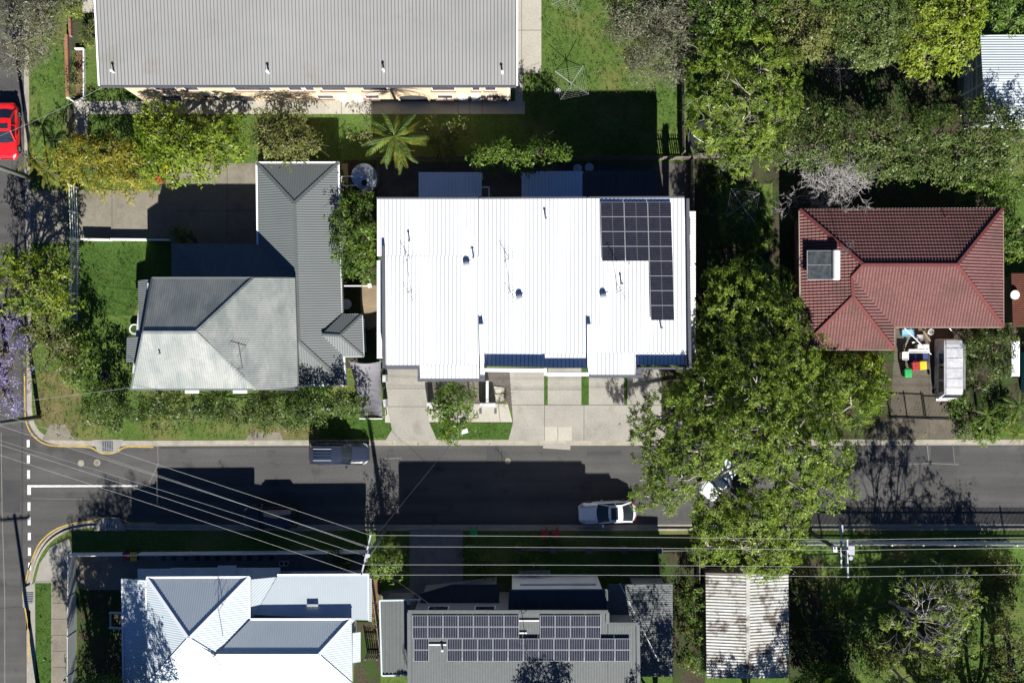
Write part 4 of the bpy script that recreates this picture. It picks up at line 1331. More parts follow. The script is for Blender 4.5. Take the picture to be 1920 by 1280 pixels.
# ------------------------------------------------------------------ vegetation
STY = {
    #            material       leaf len/wid  per  dens  tilt  bark
    'street': dict(m='leaf_street', l=0.23, w=0.068, k=14, dens=11.5, tilt=0.25, bark='bark_pale', gap=0.30, spread=0.05),
    'lime': dict(m='leaf_lime', l=0.23, w=0.1, k=9, dens=12.0, tilt=0.25, bark='bark', gap=0.2, spread=0.10),
    'yellow': dict(m='leaf_yellow', l=0.3, w=0.06, k=9, dens=8.0, tilt=0.2, bark='bark', gap=0.15, spread=0.1),
    'olive': dict(m='leaf_olive', l=0.2, w=0.1, k=8, dens=9.5, tilt=0.3, bark='bark', gap=0.2, spread=0.12),
    'grey': dict(m='leaf_grey', l=0.24, w=0.06, k=10, dens=12.0, tilt=0.5, bark='bark_pale', gap=0.25, spread=0.18),
    'dark': dict(m='leaf_dark', l=0.21, w=0.09, k=10, dens=12.0, tilt=0.25, bark='bark', gap=0.3, spread=0.12),
    'mid': dict(m='leaf_mid', l=0.21, w=0.09, k=10, dens=12.0, tilt=0.25, bark='bark', gap=0.2, spread=0.10),
    'shrub': dict(m='leaf_mid', l=0.16, w=0.07, k=8, dens=14.0, tilt=0.25, bark='bark', gap=0.1, spread=0.08),
    'jaca': dict(m='leaf_jaca', l=0.14, w=0.07, k=9, dens=8.0, tilt=0.3, bark='bark', gap=0.4, spread=0.12),
}


def leaves(name, C, A, st, rng, parent, tint0=None, scale=1.0):
    """One mesh of folded leaf blades in whorls: C cluster centres, A cluster axes."""
    n = len(C)
    k = st['k']
    A = A / np.maximum(np.linalg.norm(A, axis=1, keepdims=True), 1e-6)
    ref = np.where(np.abs(A[:, 2:3]) > 0.9, np.array([[1.0, 0, 0]]), np.array([[0, 0, 1.0]]))
    B = np.cross(A, ref)
    B /= np.maximum(np.linalg.norm(B, axis=1, keepdims=True), 1e-6)
    D = np.cross(A, B)
    ang = (np.arange(k)[None, :] / k * 2 * np.pi) + rng.uniform(0, 6.28, (n, 1)) + rng.normal(0, 0.35, (n, k))
    tilt = st['tilt'] + rng.normal(0, 0.3, (n, k))
    dirs = (np.cos(ang)[..., None] * B[:, None] + np.sin(ang)[..., None] * D[:, None]) + tilt[..., None] * A[:, None]
    dirs /= np.linalg.norm(dirs, axis=2, keepdims=True)
    csz = np.exp(rng.normal(0, 0.22, (n, 1, 1)))
    L = st['l'] * scale * csz * rng.uniform(0.65, 1.25, (n, k, 1))
    Wd = st['w'] * scale * csz * rng.uniform(0.7, 1.2, (n, k, 1))
    side = np.cross(dirs, A[:, None] + rng.normal(0, 0.35, (n, k, 3)))
    side /= np.maximum(np.linalg.norm(side, axis=2, keepdims=True), 1e-6)
    base = C[:, None] + rng.normal(0, st['spread'], (n, k, 3))
    droop = np.zeros((n, k, 3))
    droop[..., 2] = -0.18
    v0 = base
    v1 = base + dirs * L * 0.5 + side * Wd * 0.5
    v2 = base + dirs * L + droop * L
    v3 = base + dirs * L * 0.5 - side * Wd * 0.5
    V = np.stack([v0, v1, v2, v3], axis=2).reshape(-1, 3)
    nf = n * k
    me = bpy.data.meshes.new(name)
    me.vertices.add(nf * 4)
    me.vertices.foreach_set('co', V.astype(np.float32).ravel())
    me.loops.add(nf * 4)
    me.loops.foreach_set('vertex_index', np.arange(nf * 4, dtype=np.int32))
    me.polygons.add(nf)
    me.polygons.foreach_set('loop_start', np.arange(0, nf * 4, 4, dtype=np.int32))
    me.polygons.foreach_set('loop_total', np.full(nf, 4, dtype=np.int32))
    t = (rng.normal(0.5, 0.2, (n, 1)) if tint0 is None else tint0[:, None]) + rng.normal(0, 0.14, (n, k))
    a = me.attributes.new('tint', 'FLOAT', 'FACE')
    a.data.foreach_set('value', np.clip(t, 0, 1).astype(np.float32).ravel())
    me.materials.append(MAT[st['m']])
    me.update()
    return link(name, me, parent)


def crown_points(lobes, dens, gap, rng, seed, inner=0.3):
    Cs, As, Ts = [], [], []
    jit = 0.2 if max(l[1] for l in lobes) > 0.85 else 0.1
    for li, (c, r, rz) in enumerate(lobes):
        area = 4 * math.pi * r * (r + rz) / 2 * 0.7
        n = int(area * dens / 3)
        d = rng.normal(0, 1, (n, 3))
        d[:, 2] = np.where(d[:, 2] < 0, d[:, 2] * 0.45, d[:, 2])
        d /= np.linalg.norm(d, axis=1, keepdims=True)
        for q in d:
            f = 1.0 + 0.26 * noise.noise((q[0] * 2.1 + seed + li * 7.3, q[1] * 2.1, q[2] * 2.1)) + 0.16 * noise.noise((q[0] * 5.3, q[1] * 5.3 + seed, q[2] * 5.3 + li * 3.1))
            s = rng.uniform(0.86, 1.04) if rng.random() > inner else rng.uniform(0.45, 0.86)
            p = Vector((c[0] + q[0] * r * f * s, c[1] + q[1] * r * f * s, c[2] + q[2] * rz * f * s))
            if p.z < 0.15:
                continue
            g = noise.noise((p.x * 0.95 + seed, p.y * 0.95, p.z * 0.8)) + 0.5 * noise.noise((p.x * 2.6, p.y * 2.6 + seed, p.z * 2.2))
            if g < -0.62 + gap:
                if rng.random() < 0.88:
                    continue
            inside = False
            for lj, (c2, r2, rz2) in enumerate(lobes):
                if lj != li:
                    e = ((p.x - c2[0]) / r2) ** 2 + ((p.y - c2[1]) / r2) ** 2 + ((p.z - c2[2]) / rz2) ** 2
                    if e < 0.5:
                        inside = True
                        break
            if inside and rng.random() < 0.75:
                continue
            cl = rng.normal(0, 0.5)
            for _ in range(3):
                Cs.append((p.x + rng.normal(0, jit), p.y + rng.normal(0, jit), p.z + rng.normal(0, jit * 0.6)))
                As.append((q[0] * 0.7, q[1] * 0.7, q[2] * 0.7 + 0.55))
                Ts.append(cl)
    C = np.array(Cs)
    A = np.array(As) + rng.normal(0, 0.22, (len(As), 3))
    return C, A, np.array(Ts)


def limb(mb, p, q, r0, r1, rng, bend=0.12, n=4, sides=5):
    p, q = Vector(p), Vector(q)
    L = (q - p).length
    pts, rad = [], []
    off = Vector((rng.normal(0, bend), rng.normal(0, bend), abs(rng.normal(0, bend)))) * L
    for i in range(n + 1):
        t = i / n
        pts.append(p + (q - p) * t + off * math.sin(math.pi * t) + Vector((rng.normal(0, 0.02), rng.normal(0, 0.02), 0)) * L * (0 < i < n))
        rad.append(r0 + (r1 - r0) * t)
    mb.tube(pts, rad, sides, cap=False)


NT = [0]


def tree(name, label, base, lobes, style, trunk=0.16, group=None, cat='tree', tint=None, twigs=10, dens=1.0, leaf=1.0, inner=0.3, gap=None, holes=(), rays=()):
    """lobes: (px, py, height of its centre, radius, vertical radius); base: the foot of the trunk, pixels."""
    NT[0] += 1
    rng = np.random.default_rng(100 + NT[0])
    st = STY[style]
    b = W(base[0], base[1], Z)
    t = thing(name, label, cat, b, group)
    Ls = []
    for lb in lobes:
        c = W(lb[0], lb[1], lb[2])
        Ls.append(((c.x, c.y, c.z), lb[3], lb[4] if len(lb) > 4 else lb[3] * 0.8))
    C, A, Tc = crown_points(Ls, st['dens'] * dens, st['gap'] if gap is None else gap, rng, NT[0] * 1.7, inner)
    if holes:
        X = 960 + C[:, 0] * FPX / (CAM_H - C[:, 2])
        Y = 640 - C[:, 1] * FPX / (CAM_H - C[:, 2])
        keep = np.ones(len(C), bool)
        for hx_, hy_, hr_ in holes:
            keep &= ~(((X - hx_) ** 2 + (Y - hy_) ** 2 < hr_ ** 2) & (rng.random(len(C)) < 0.86))
        C, A, Tc = C[keep], A[keep], Tc[keep]
    for rx_, ry_, rh_, rr_ in rays:      # sunlit gaps: the light reaches what stands below
        o_ = np.array(W(rx_, ry_, rh_))
        v_ = C - o_
        d_ = np.array(to_sun)
        t_ = v_ @ d_
        far = np.linalg.norm(v_ - t_[:, None] * d_, axis=1)
        keep = ~((far < rr_) & (t_ > 0) & (rng.random(len(C)) < 0.8))
        C, A, Tc = C[keep], A[keep], Tc[keep]
    big = np.array([noise.noise((p[0] * 0.8, p[1] * 0.8, p[2] * 0.8 + NT[0])) for p in C])
    t0 = np.clip(0.45 + 0.4 * big + 0.22 * Tc + rng.normal(0, 0.1, len(C)) + (tint or 0.0), 0, 1)
    leaves('crown', C, A, st, rng, t, t0, leaf)
    mb = MB()
    zc = min(l[0][2] for l in Ls)
    fork = Vector((b.x, b.y, max(0.4, zc * 0.45)))
    mb.tube([b - Vector((0, 0, 0.2)), b + (fork - b) * 0.5 + Vector((rng.normal(0, 0.1), rng.normal(0, 0.1), 0)), fork], [trunk * 1.25, trunk, trunk * 0.85], 8)
    for (c, r, rz) in Ls:
        c = Vector(c)
        limb(mb, fork, c - Vector((0, 0, rz * 0.3)), trunk * 0.6, trunk * 0.3, rng)
        sel = rng.integers(0, len(C), twigs * 3)
        cnt = 0
        for i in sel:
            p = Vector(C[i])
            if (p - c).length < r * 1.25 and cnt < twigs:
                cnt += 1
                m = c + (p - c) * 0.5 - Vector((0, 0, 0.1))
                limb(mb, c - Vector((0, 0, rz * 0.3)), m, trunk * 0.28, trunk * 0.16, rng, 0.1, 2, 4)
                limb(mb, m, p + (p - c) * 0.04, trunk * 0.16, 0.012, rng, 0.12, 2, 4)
                p2 = p + Vector((rng.normal(0, 0.5), rng.normal(0, 0.5), rng.normal(0, 0.2)))
                limb(mb, m, p2, trunk * 0.12, 0.01, rng, 0.12, 2, 4)
    mb.build('trunk', MAT[st['bark']], t, smooth=True)
    return t


def branchy(name, label, base, top, spread, height, mat, levels=5, kids=3, r0=0.16, group=None, leafy=None, seed=1, lean=(0, 0), thin=0.6, up=0.35, first=None, stem=0.32):
    """A bare or nearly bare tree: forking limbs down to twigs."""
    NT[0] += 1
    rng = np.random.default_rng(900 + seed)
    b = W(base[0], base[1], Z)
    t = thing(name, label, 'tree', b, group)
    mb = MB()
    ends = []

    def grow(p, d, L, r, lev):
        q = p + d * L
        mid = p + d * L * 0.5 + Vector((rng.normal(0, 0.07), rng.normal(0, 0.07), rng.normal(0, 0.05))) * L
        mb.tube([p, mid, q], [r, r * 0.85, r * 0.68], 6 if lev < 2 else 4, cap=False)
        if lev >= levels:
            ends.append((q, d))
            return
        n = kids if lev else (first or kids + 1)
        for i in range(n):
            a = rng.normal(0, 1, 3)
            nd = (d * 0.75 + Vector(a).normalized() * spread + Vector((0, 0, up * 0.3))).normalized()
            grow(q if i else mid + (q - mid) * 0.6, nd, (L if (lev or not first) else height * 0.3) * rng.uniform(0.6, 0.9), max(r * thin, 0.011), lev + 1)
    d0 = Vector((lean[0], lean[1], 1)).normalized()
    grow(b - Vector((0, 0, 0.1)), d0, height * stem, r0, 0)
    mb.build('trunk', mat, t, smooth=True)
    if leafy:
        st = STY[leafy[0]]
        sel = [e for e in ends if rng.random() < leafy[1]]
        if sel:
            C = np.array([tuple(e[0]) for e in sel])
            A = np.array([tuple(e[1] + Vector((0, 0, 0.6))) for e in sel])
            leaves('crown', C, A, st, rng, t)
    return t


def frond_mesh(L, wid, seed, mat, droop=0.9, n=22, up=0.5, v=1.0):
    """A feather palm frond along +X: arched rib and paired leaflets."""
    rng = np.random.default_rng(seed)
    mb = MB()
    rib = []
    for i in range(n + 1):
        t = i / n
        rib.append(Vector((L * t * (1 - 0.18 * t * droop), 0, L * (up * t - droop * 0.75 * t * t))))
    mb.tube(rib[::2] + [rib[-1]], [0.035 * (1 - 0.8 * i / (n / 2 + 1)) for i in range(len(rib[::2]) + 1)], 4, mi=1, cap=False)
    for i in range(2, n):
        t = i / n
        w = wid * (math.sin(math.pi * min(1, t * 0.9 + 0.1)) ** 0.6)
        d = (rib[i + 1] - rib[i]).normalized() if i < n else Vector((1, 0, 0))
        for s in (-1, 1):
            for u in (0,):
                p = rib[i] + d * (u * L / n)
                ln = w * rng.uniform(0.85, 1.1)
                o = (Vector((0.7, s * 0.62, -0.75 * v + rng.normal(0, 0.08)))).normalized() * ln
                hw = d * 0.03 * (L / 2.5)
                mb.face([p - hw, p + o * 0.5 - hw * 1.3 + Vector((0, 0, 0.03)), p + o + Vector((0, 0, -0.12 * ln)), p + o * 0.5 + hw * 1.3 + Vector((0, 0, 0.03))], 0)
    me = mb.mesh('frond', [mat, MAT['leaf_palm']])
    a = me.attributes.new('tint', 'FLOAT', 'FACE')
    a.data.foreach_set('value', np.clip(rng.normal(0.5, 0.22, len(me.polygons)), 0, 1).astype(np.float32))
    return me


def palm(name, label, base, top_h, n, L, wid, mat, seed=1, group=None, trunk=0.13, droop=0.9, up=0.5, lean=(0, 0), hide_px=None):
    rng = np.random.default_rng(seed)
    b = W(base[0], base[1], Z)
    t = thing(name, label, 'palm', b, group)
    tp = b + Vector((lean[0], lean[1], top_h))
    mb = MB()
    mb.tube([b - Vector((0, 0, 0.1)), b + (tp - b) * 0.5, tp], [trunk * 1.2, trunk, trunk * 0.8], 9)
    mb.build('trunk', MAT['bark_pale'], t, smooth=True)
    ms = [frond_mesh(L, wid, seed * 10 + i, (MAT['leaf_yellow'] if (i == 2 and top_h > 5) else mat), droop * (0.8 + 0.3 * i), up=up, n=16) for i in range(3)]
    for i in range(n):
        o = link('frond', ms[i % 3], t, local=True)
        o.location = tp - b
        o.rotation_euler = (rng.normal(0, 0.4), rng.normal(0, 0.22) - (0.35 if i % 4 == 0 else 0), i * 2.399 + rng.normal(0, 0.15))
        s = rng.uniform(0.62, 1.12)
        o.scale = (s, s, s)
    return t


TG = 'garden and street trees'
# --- the big street trees over the road
tree('street_tree', 'huge bright green street tree spreading over the road and hiding a white car', (1432, 792), [
    (1385, 560, 6.5, 2.6), (1440, 600, 7.0, 2.5), (1350, 615, 6.2, 1.7), (1470, 665, 7.6, 2.8), (1395, 665, 7.0, 2.6), (1340, 690, 6.4, 1.8),
    (1420, 735, 8.6, 3.3), (1510, 750, 6.2, 2.6), (1325, 745, 7.2, 2.5), (1570, 705, 3.2, 1.9), (1600, 760, 3.2, 1.9), (1255, 775, 6.6, 2.2), (1220, 800, 6.0, 1.7),
    (1230, 850, 6.4, 1.9), (1300, 830, 7.6, 2.7), (1395, 815, 8.8, 2.9), (1480, 825, 8.6, 3.0), (1545, 855, 7.6, 2.2), (1275, 900, 7.0, 2.3), (1210, 930, 6.0, 1.0), (1480, 900, 7.6, 2.4), (1550, 905, 7.0, 1.9), (1420, 955, 6.6, 1.6)],
    'street', trunk=0.32, group=TG, twigs=12, dens=0.95, holes=((1328, 922, 17), (1345, 908, 10), (1365, 872, 12), (1378, 856, 8), (1250, 775, 16), (1235, 765, 14), (1290, 950, 20), (1240, 810, 14)), rays=((1328, 918, 1.0, 0.75), (1345, 905, 1.0, 0.7), (1368, 868, 1.4, 0.7), (1382, 852, 1.0, 0.5)))
tree('street_tree', 'bright green tree crown between the road and the old shed', (1400, 1003), [
    (1350, 985, 5.6, 1.9), (1410, 980, 6.2, 2.1), (1470, 985, 5.8, 1.7), (1330, 1025, 5.2, 1.5), (1395, 1030, 5.4, 2.0), (1455, 1035, 5.2, 1.9), (1425, 1055, 4.8, 1.2), (1490, 950, 6.0, 1.7), (1340, 950, 5.8, 1.4)],
    'street', trunk=0.22, group=TG, tint=0.1, twigs=10, rays=((1328, 918, 1.0, 0.75), (1345, 905, 1.0, 0.7), (1368, 868, 1.4, 0.7), (1382, 852, 1.0, 0.5)))
tree('garden_tree', 'leafy tree reaching along the side of the townhouses by the dark yard', (1345, 520), [
    (1355, 540, 4.5, 1.5), (1340, 600, 4.2, 1.4), (1400, 520, 4.6, 1.7), (1450, 540, 4.6, 1.6), (1330, 660, 4.0, 1.3)], 'street', trunk=0.14, group=TG, tint=-0.12)
tree('garden_shrub', 'yellow-green shrub mass below the red house beside its gate', (1600, 715), [
    (1620, 690, 2.2, 1.1), (1650, 720, 1.8, 1.0), (1590, 740, 2.0, 1.3), (1640, 755, 1.6, 0.9), (1545, 690, 2.6, 1.3), (1560, 745, 2.0, 1.2), (1650, 670, 1.6, 0.7)], 'lime', trunk=0.08, cat='shrub', group='garden shrubs', tint=-0.08)
branchy('bare_shrub', 'tangle of bare grey twigs in the shrubs below the red house', (1590, 690), None, 0.75, 2.6, MAT['bark'], 5, 3, 0.05, seed=12)
# --- upper right wood
tree('garden_tree', 'bright leafy tree with pale branches beside the long lawn', (1385, 200), [
    (1345, 110, 6.4, 1.9), (1400, 95, 7.2, 2.2), (1450, 130, 7.0, 2.0), (1345, 170, 6.2, 2.0), (1410, 175, 7.2, 2.4), (1460, 190, 6.4, 1.7), (1335, 225, 5.6, 1.7), (1390, 235, 6.2, 2.1), (1440, 245, 5.6, 1.8), (1345, 265, 4.6, 1.2), (1400, 290, 4.8, 1.6)],
    'street', trunk=0.22, group=TG, twigs=16, tint=0.02, gap=0.36)
tree('garden_tree', 'grey feathery-leaved tree beside the clothes hoist lawn', (1230, 60), [
    (1185, 15, 5.0, 1.7), (1240, 20, 5.4, 2.0), (1280, 50, 5.0, 1.8), (1195, 65, 4.4, 1.8), (1245, 85, 4.6, 2.0), (1215, 115, 3.8, 1.5), (1265, 125, 3.8, 1.3), (1170, 50, 4.0, 1.2), (1300, 20, 5.2, 1.7)],
    'grey', trunk=0.16, group=TG, twigs=16)
tree('garden_tree', 'dark green tree at the top edge above the bright leafy one', (1370, 20), [
    (1340, 20, 6.4, 1.9), (1395, 30, 6.8, 1.9), (1420, 0, 6.8, 2.0), (1340, 60, 6.0, 1.4), (1180, -20, 5.4, 1.4)], 'mid', trunk=0.2, group=TG)
tree('garden_tree', 'yellow-green round-headed tree at the top edge of the wood', (1500, 40), [
    (1480, 5, 7.0, 2.0), (1530, 10, 7.0, 1.9), (1455, 40, 6.6, 1.7), (1505, 50, 7.2, 2.1), (1535, 75, 6.0, 1.3), (1490, 80, 6.0, 1.4)], 'olive', trunk=0.2, group=TG, tint=0.12)
tree('garden_tree', 'grey-green tree between two yellowish ones at the top edge', (1625, 45), [
    (1590, 20, 7.2, 1.8), (1640, 15, 7.6, 2.0), (1620, 65, 7.0, 2.0), (1660, 75, 6.6, 1.6), (1640, 100, 6.0, 1.2), (1680, 35, 7.0, 1.7), (1590, 65, 6.4, 1.2)], 'dark', trunk=0.2, group=TG, tint=0.25)
tree('garden_tree', 'pale yellow-flowering tree left of the white-roofed cottage', (1750, 55), [
    (1720, 70, 6.4, 1.7), (1765, 50, 7.2, 1.9), (1800, 25, 7.2, 1.8), (1735, 110, 5.6, 1.5), (1745, 15, 7.4, 1.9), (1800, 75, 6.2, 1.5), (1785, 105, 5.4, 1.0), (1825, -5, 6.6, 1.5)], 'lime', trunk=0.2, group=TG, tint=0.12)
tree('garden_tree', 'dark leafy tree at the top right corner above the cottage', (1890, -10), [(1860, 15, 6.0, 1.4), (1910, 5, 6.4, 1.8), (1880, -20, 6.4, 1.8)], 'mid', trunk=0.18, group=TG)
hx = [(1380, 285, 4.6, 1.5), (1420, 250, 5.2, 1.6), (1470, 230, 5.2, 1.6), (1475, 275, 5.4, 1.6), (1530, 225, 5.6, 1.6), (1530, 270, 5.8, 1.7)]
tree('hedge_tree', 'left dark green dense tree of the belt above the red house', (1450, 262), hx, 'dark', trunk=0.18, group='dense trees above the red house', tint=0.1, gap=0.42)
tree('hedge_tree', 'middle dark green dense tree of the belt above the red house', (1640, 270), [(1590, 240, 5.8, 1.8), (1640, 255, 6.0, 1.9), (1690, 240, 6.0, 1.9), (1700, 285, 5.6, 1.7), (1650, 300, 5.4, 1.5), (1740, 300, 5.2, 1.5), (1725, 325, 4.6, 1.0), (1600, 285, 5.4, 1.5)], 'dark', trunk=0.2, group='dense trees above the red house', tint=0.1, gap=0.42)
tree('hedge_tree', 'right dark green dense tree of the belt beside the white cottage', (1830, 255), [(1760, 250, 6.0, 1.9), (1810, 230, 6.2, 1.9), (1850, 210, 5.8, 1.3), (1860, 255, 6.0, 1.9), (1800, 285, 5.4, 1.7), (1850, 300, 5.2, 1.4), (1910, 260, 6.0, 1.9), (1900, 300, 5.2, 1.3), (1780, 320, 4.6, 0.9)], 'dark', trunk=0.2, group='dense trees above the red house', tint=0.1, gap=0.42)
branchy('bare_tree', 'leafless bleached grey tree in front of the dark belt', (1532, 340), None, 0.85, 6.2, MAT['bark_bare'], 6, 3, 0.1, seed=3, up=0.12, first=13, stem=0.3)
tree('garden_shrub', 'dark climbing shrub at the right edge above the rust roof', (1905, 440), [(1890, 400, 2.4, 1.0), (1905, 440, 2.6, 1.2), (1895, 470, 2.4, 0.9), (1860, 345, 2.6, 1.0), (1815, 345, 2.2, 0.8), (1900, 345, 2.8, 1.2), (1820, 375, 1.8, 0.6)], 'mid', trunk=0.08, cat='shrub', group='garden shrubs')
tree('garden_shrub', 'vine tangle between the red house and the right edge', (1860, 660), [(1830, 650, 2.0, 1.1), (1870, 640, 2.2, 1.2), (1880, 690, 2.0, 1.3), (1840, 700, 1.8, 1.2), (1895, 625, 1.6, 0.7)], 'dark', trunk=0.08, cat='shrub', group='garden shrubs', dens=0.75)
palm('spiky_palm', 'spiky palm with narrow fronds at the right edge by the road', (1880, 755), 2.6, 20, 1.9, 0.42, MAT['leaf_palm'], 5, 'palms', 0.1, 0.8, 0.45)
palm('spiky_palm', 'smaller spiky palm left of the one at the right edge', (1832, 775), 1.6, 16, 1.6, 0.36, MAT['leaf_palm'], 6, 'palms', 0.09, 0.9, 0.4)
palm('spiky_palm', 'yellowish low palm overhanging the kerb at the right', (1885, 808), 1.8, 14, 1.3, 0.34, MAT['leaf_yellow'], 7, 'palms', 0.08, 1.0, 0.4)
tree('garden_shrub', 'low ground-cover bush spilling over beside the iron gate', (1812, 785), [(1795, 765, 0.7, 0.7), (1815, 800, 0.8, 0.9), (1850, 805, 0.8, 1.0), (1800, 740, 0.9, 0.7), (1885, 780, 0.9, 1.0)], 'mid', trunk=0.05, cat='shrub', group='garden shrubs')

# --- left of the townhouses
tree('garden_tree', 'dark glossy tree squeezed between the grey wing and the townhouses', (668, 450), [
    (655, 395, 4.0, 1.0), (675, 385, 3.8, 0.9), (645, 420, 4.2, 1.1), (675, 430, 4.4, 1.2), (650, 465, 4.2, 1.1), (680, 475, 4.2, 1.1), (665, 500, 3.8, 0.9), (685, 510, 3.4, 0.7)], 'mid', trunk=0.12, group=TG, dens=1.2)
tree('garden_tree', 'bright lime tree in front of the apartment block', (345, 270), [
    (285, 215, 4.2, 1.2), (290, 255, 4.6, 1.5), (335, 235, 4.6, 1.4), (340, 275, 5.0, 1.7), (385, 265, 4.6, 1.5), (425, 265, 4.2, 1.2), (385, 300, 4.2, 1.4), (330, 315, 4.0, 1.3), (290, 300, 4.2, 1.3), (435, 240, 3.6, 0.9), (440, 290, 3.6, 0.8)],
    'lime', trunk=0.18, group=TG, dens=0.85, leaf=1.1)
tree('garden_tree', 'rounded olive tree beside the lime one at the apartment path', (535, 262), [(505, 235, 4.0, 1.2), (545, 225, 4.0, 1.2), (500, 265, 4.0, 1.2), (545, 262, 4.6, 1.5), (575, 265, 3.8, 1.0), (530, 285, 3.6, 1.0)], 'olive', trunk=0.14, group=TG, dens=1.1, tint=0.1)
tree('hedge', 'yellowish bushy hedge along the top of the left driveway', (200, 320), [
    (120, 290, 2.6, 0.9), (155, 280, 3.0, 1.1), (200, 285, 3.2, 1.2), (240, 290, 3.2, 1.1), (170, 315, 2.8, 1.1), (215, 325, 2.8, 1.1), (255, 325, 2.8, 1.0), (135, 320, 2.6, 0.9), (275, 335, 2.4, 0.8), (240, 345, 2.2, 0.8), (185, 345, 2.2, 0.8)],
    'yellow', trunk=0.07, cat='hedge', dens=1.3, tint=0.12)
palm('golden_palm', 'golden cane palm arching over the kerb by the red car', (90, 308), 2.2, 13, 2.0, 0.42, MAT['leaf_yellow'], 11, 'palms', 0.07, 1.0, 0.5)
palm('golden_palm', 'second golden cane palm over the white driveway gate', (112, 330), 2.0, 11, 1.7, 0.4, MAT['leaf_yellow'], 12, 'palms', 0.07, 1.0, 0.5)
palm('feather_palm', 'tall feather palm beside the water tank', (757, 288), 6.6, 34, 3.0, 0.5, MAT['leaf_palm'], 13, 'palms', 0.12, 1.0, 0.5)
tree('garden_shrub', 'dark rounded bush behind the middle townhouse', (965, 300), [(905, 292, 4.6, 0.9), (940, 285, 4.8, 0.95), (975, 298, 4.8, 1.0), (1010, 290, 4.8, 0.9), (1045, 290, 4.6, 0.75), (920, 308, 4.3, 0.7), (1000, 308, 4.3, 0.7)], 'mid', trunk=0.08, cat='shrub', group='garden shrubs', dens=1.2, leaf=1.0)
tree('garden_shrub', 'shaded loose shrub right of the tall feather palm', (845, 250), [(820, 245, 2.0, 1.1), (860, 240, 2.0, 1.0), (840, 275, 1.8, 1.0), (685, 245, 2.2, 0.9)], 'olive', trunk=0.06, cat='shrub', group='garden shrubs', dens=0.6)
tree('hedge', 'long dark green clipped hedge in front of the corner house', (420, 765), [(175, 770, 2.6, 1.0), (205, 740, 2.9, 1.1), (215, 785, 2.0, 0.9), (245, 765, 3.1, 1.1), (280, 780, 2.4, 0.9), (290, 760, 3.1, 1.0), (325, 765, 3.1, 1.0), (365, 765, 3.5, 1.05), (405, 765, 3.5, 1.0), (445, 768, 3.5, 1.0), (485, 765, 3.5, 1.0), (525, 762, 3.6, 1.05), (565, 760, 4.2, 1.05), (605, 758, 4.2, 1.05), (645, 755, 4.2, 1.0), (668, 760, 3.9, 0.8), (590, 785, 2.0, 0.7), (545, 785, 1.8, 0.7), (500, 788, 1.8, 0.6)],
    'dark', trunk=0.06, cat='hedge', dens=1.35, tint=-0.06, twigs=4)
# --- left street trees
tree('street_tree', 'yellow-green street tree over the left kerb below the driveway', (70, 560), [(20, 490, 5.0, 1.6), (60, 510, 5.2, 1.5), (95, 500, 4.8, 1.3), (30, 545, 5.2, 1.6), (80, 555, 5.0, 1.6), (115, 570, 4.4, 1.2), (10, 520, 4.8, 1.4), (110, 525, 4.2, 1.1)], 'lime', trunk=0.16, group=TG, tint=-0.1, dens=0.7, gap=0.4, twigs=14)
tree('street_tree', 'brownish olive street tree on the left verge by the corner', (95, 640), [(60, 600, 4.4, 1.4), (100, 615, 4.2, 1.3), (60, 650, 4.4, 1.4), (105, 660, 4.0, 1.4), (80, 690, 3.8, 1.2), (125, 640, 3.6, 1.0)], 'olive', trunk=0.16, group=TG, dens=0.8, gap=0.36, twigs=14)
tree('garden_shrub', 'dark green bush at the shaded corner of the hedge', (150, 665), [(140, 640, 2.6, 1.1), (155, 670, 2.6, 1.1), (140, 700, 2.6, 1.1), (160, 715, 2.2, 0.9), (120, 675, 2.2, 0.8)], 'mid', trunk=0.08, cat='shrub', group='garden shrubs')
tree('jacaranda', 'jacaranda with mauve blossom at the left edge', (12, 660), [(10, 600, 5.0, 1.3), (5, 650, 5.4, 1.5), (20, 690, 5.2, 1.3), (5, 735, 5.0, 1.5), (25, 760, 4.4, 0.8)], 'jaca', trunk=0.18, group=TG, dens=0.8)
tree('street_tree', 'grey-green street tree at the top left corner over the kerb', (40, 60), [(30, 20, 5.0, 1.7), (75, 15, 5.0, 1.6), (30, 65, 4.6, 1.5), (80, 60, 4.4, 1.3), (20, 105, 4.0, 1.2), (55, 100, 4.0, 1.1), (110, -10, 4.6, 1.2)], 'grey', trunk=0.16, group=TG, twigs=12)
STY['greygreen'] = dict(STY['olive'], m='leaf_dark')
tree('garden_shrub', 'golden clipped bush by the brick wall at the top left', (132, 22), [(130, 0, 1.4, 0.7), (133, 20, 1.4, 0.7), (138, -15, 1.4, 0.7)], 'lime', trunk=0.05, cat='shrub', group='garden shrubs', tint=0.2, dens=1.4, leaf=0.7)
tree('garden_shrub', 'small bush growing in the brick planter', (138, 155), [(138, 150, 1.4, 0.65), (140, 168, 1.1, 0.5)], 'olive', trunk=0.04, cat='shrub', group='garden shrubs', leaf=0.8)
tree('garden_shrub', 'pale bush at the corner of the apartment roof', (165, 65), [(165, 45, 1.2, 0.6), (168, 75, 1.0, 0.7), (160, 60, 1.2, 0.5)], 'olive', trunk=0.04, cat='shrub', group='garden shrubs', leaf=0.8, tint=0.15)
tree('garden_shrub', 'small fern in the shade beside the low driveway wall', (340, 445), [(335, 440, 0.9, 0.7), (352, 446, 0.8, 0.5)], 'mid', trunk=0.04, cat='shrub', group='garden shrubs')
tree('garden_tree', 'young leafy tree on the verge before the left townhouse', (848, 770), [(845, 745, 3.4, 1.0), (865, 755, 3.4, 0.95), (830, 765, 3.2, 0.9), (855, 785, 3.2, 1.0), (875, 780, 3.0, 0.75), (842, 805, 2.6, 0.65), (848, 820, 2.2, 0.45), (845, 728, 3.0, 0.6)], 'mid', trunk=0.09, group=TG, dens=1.2, tint=0.12)
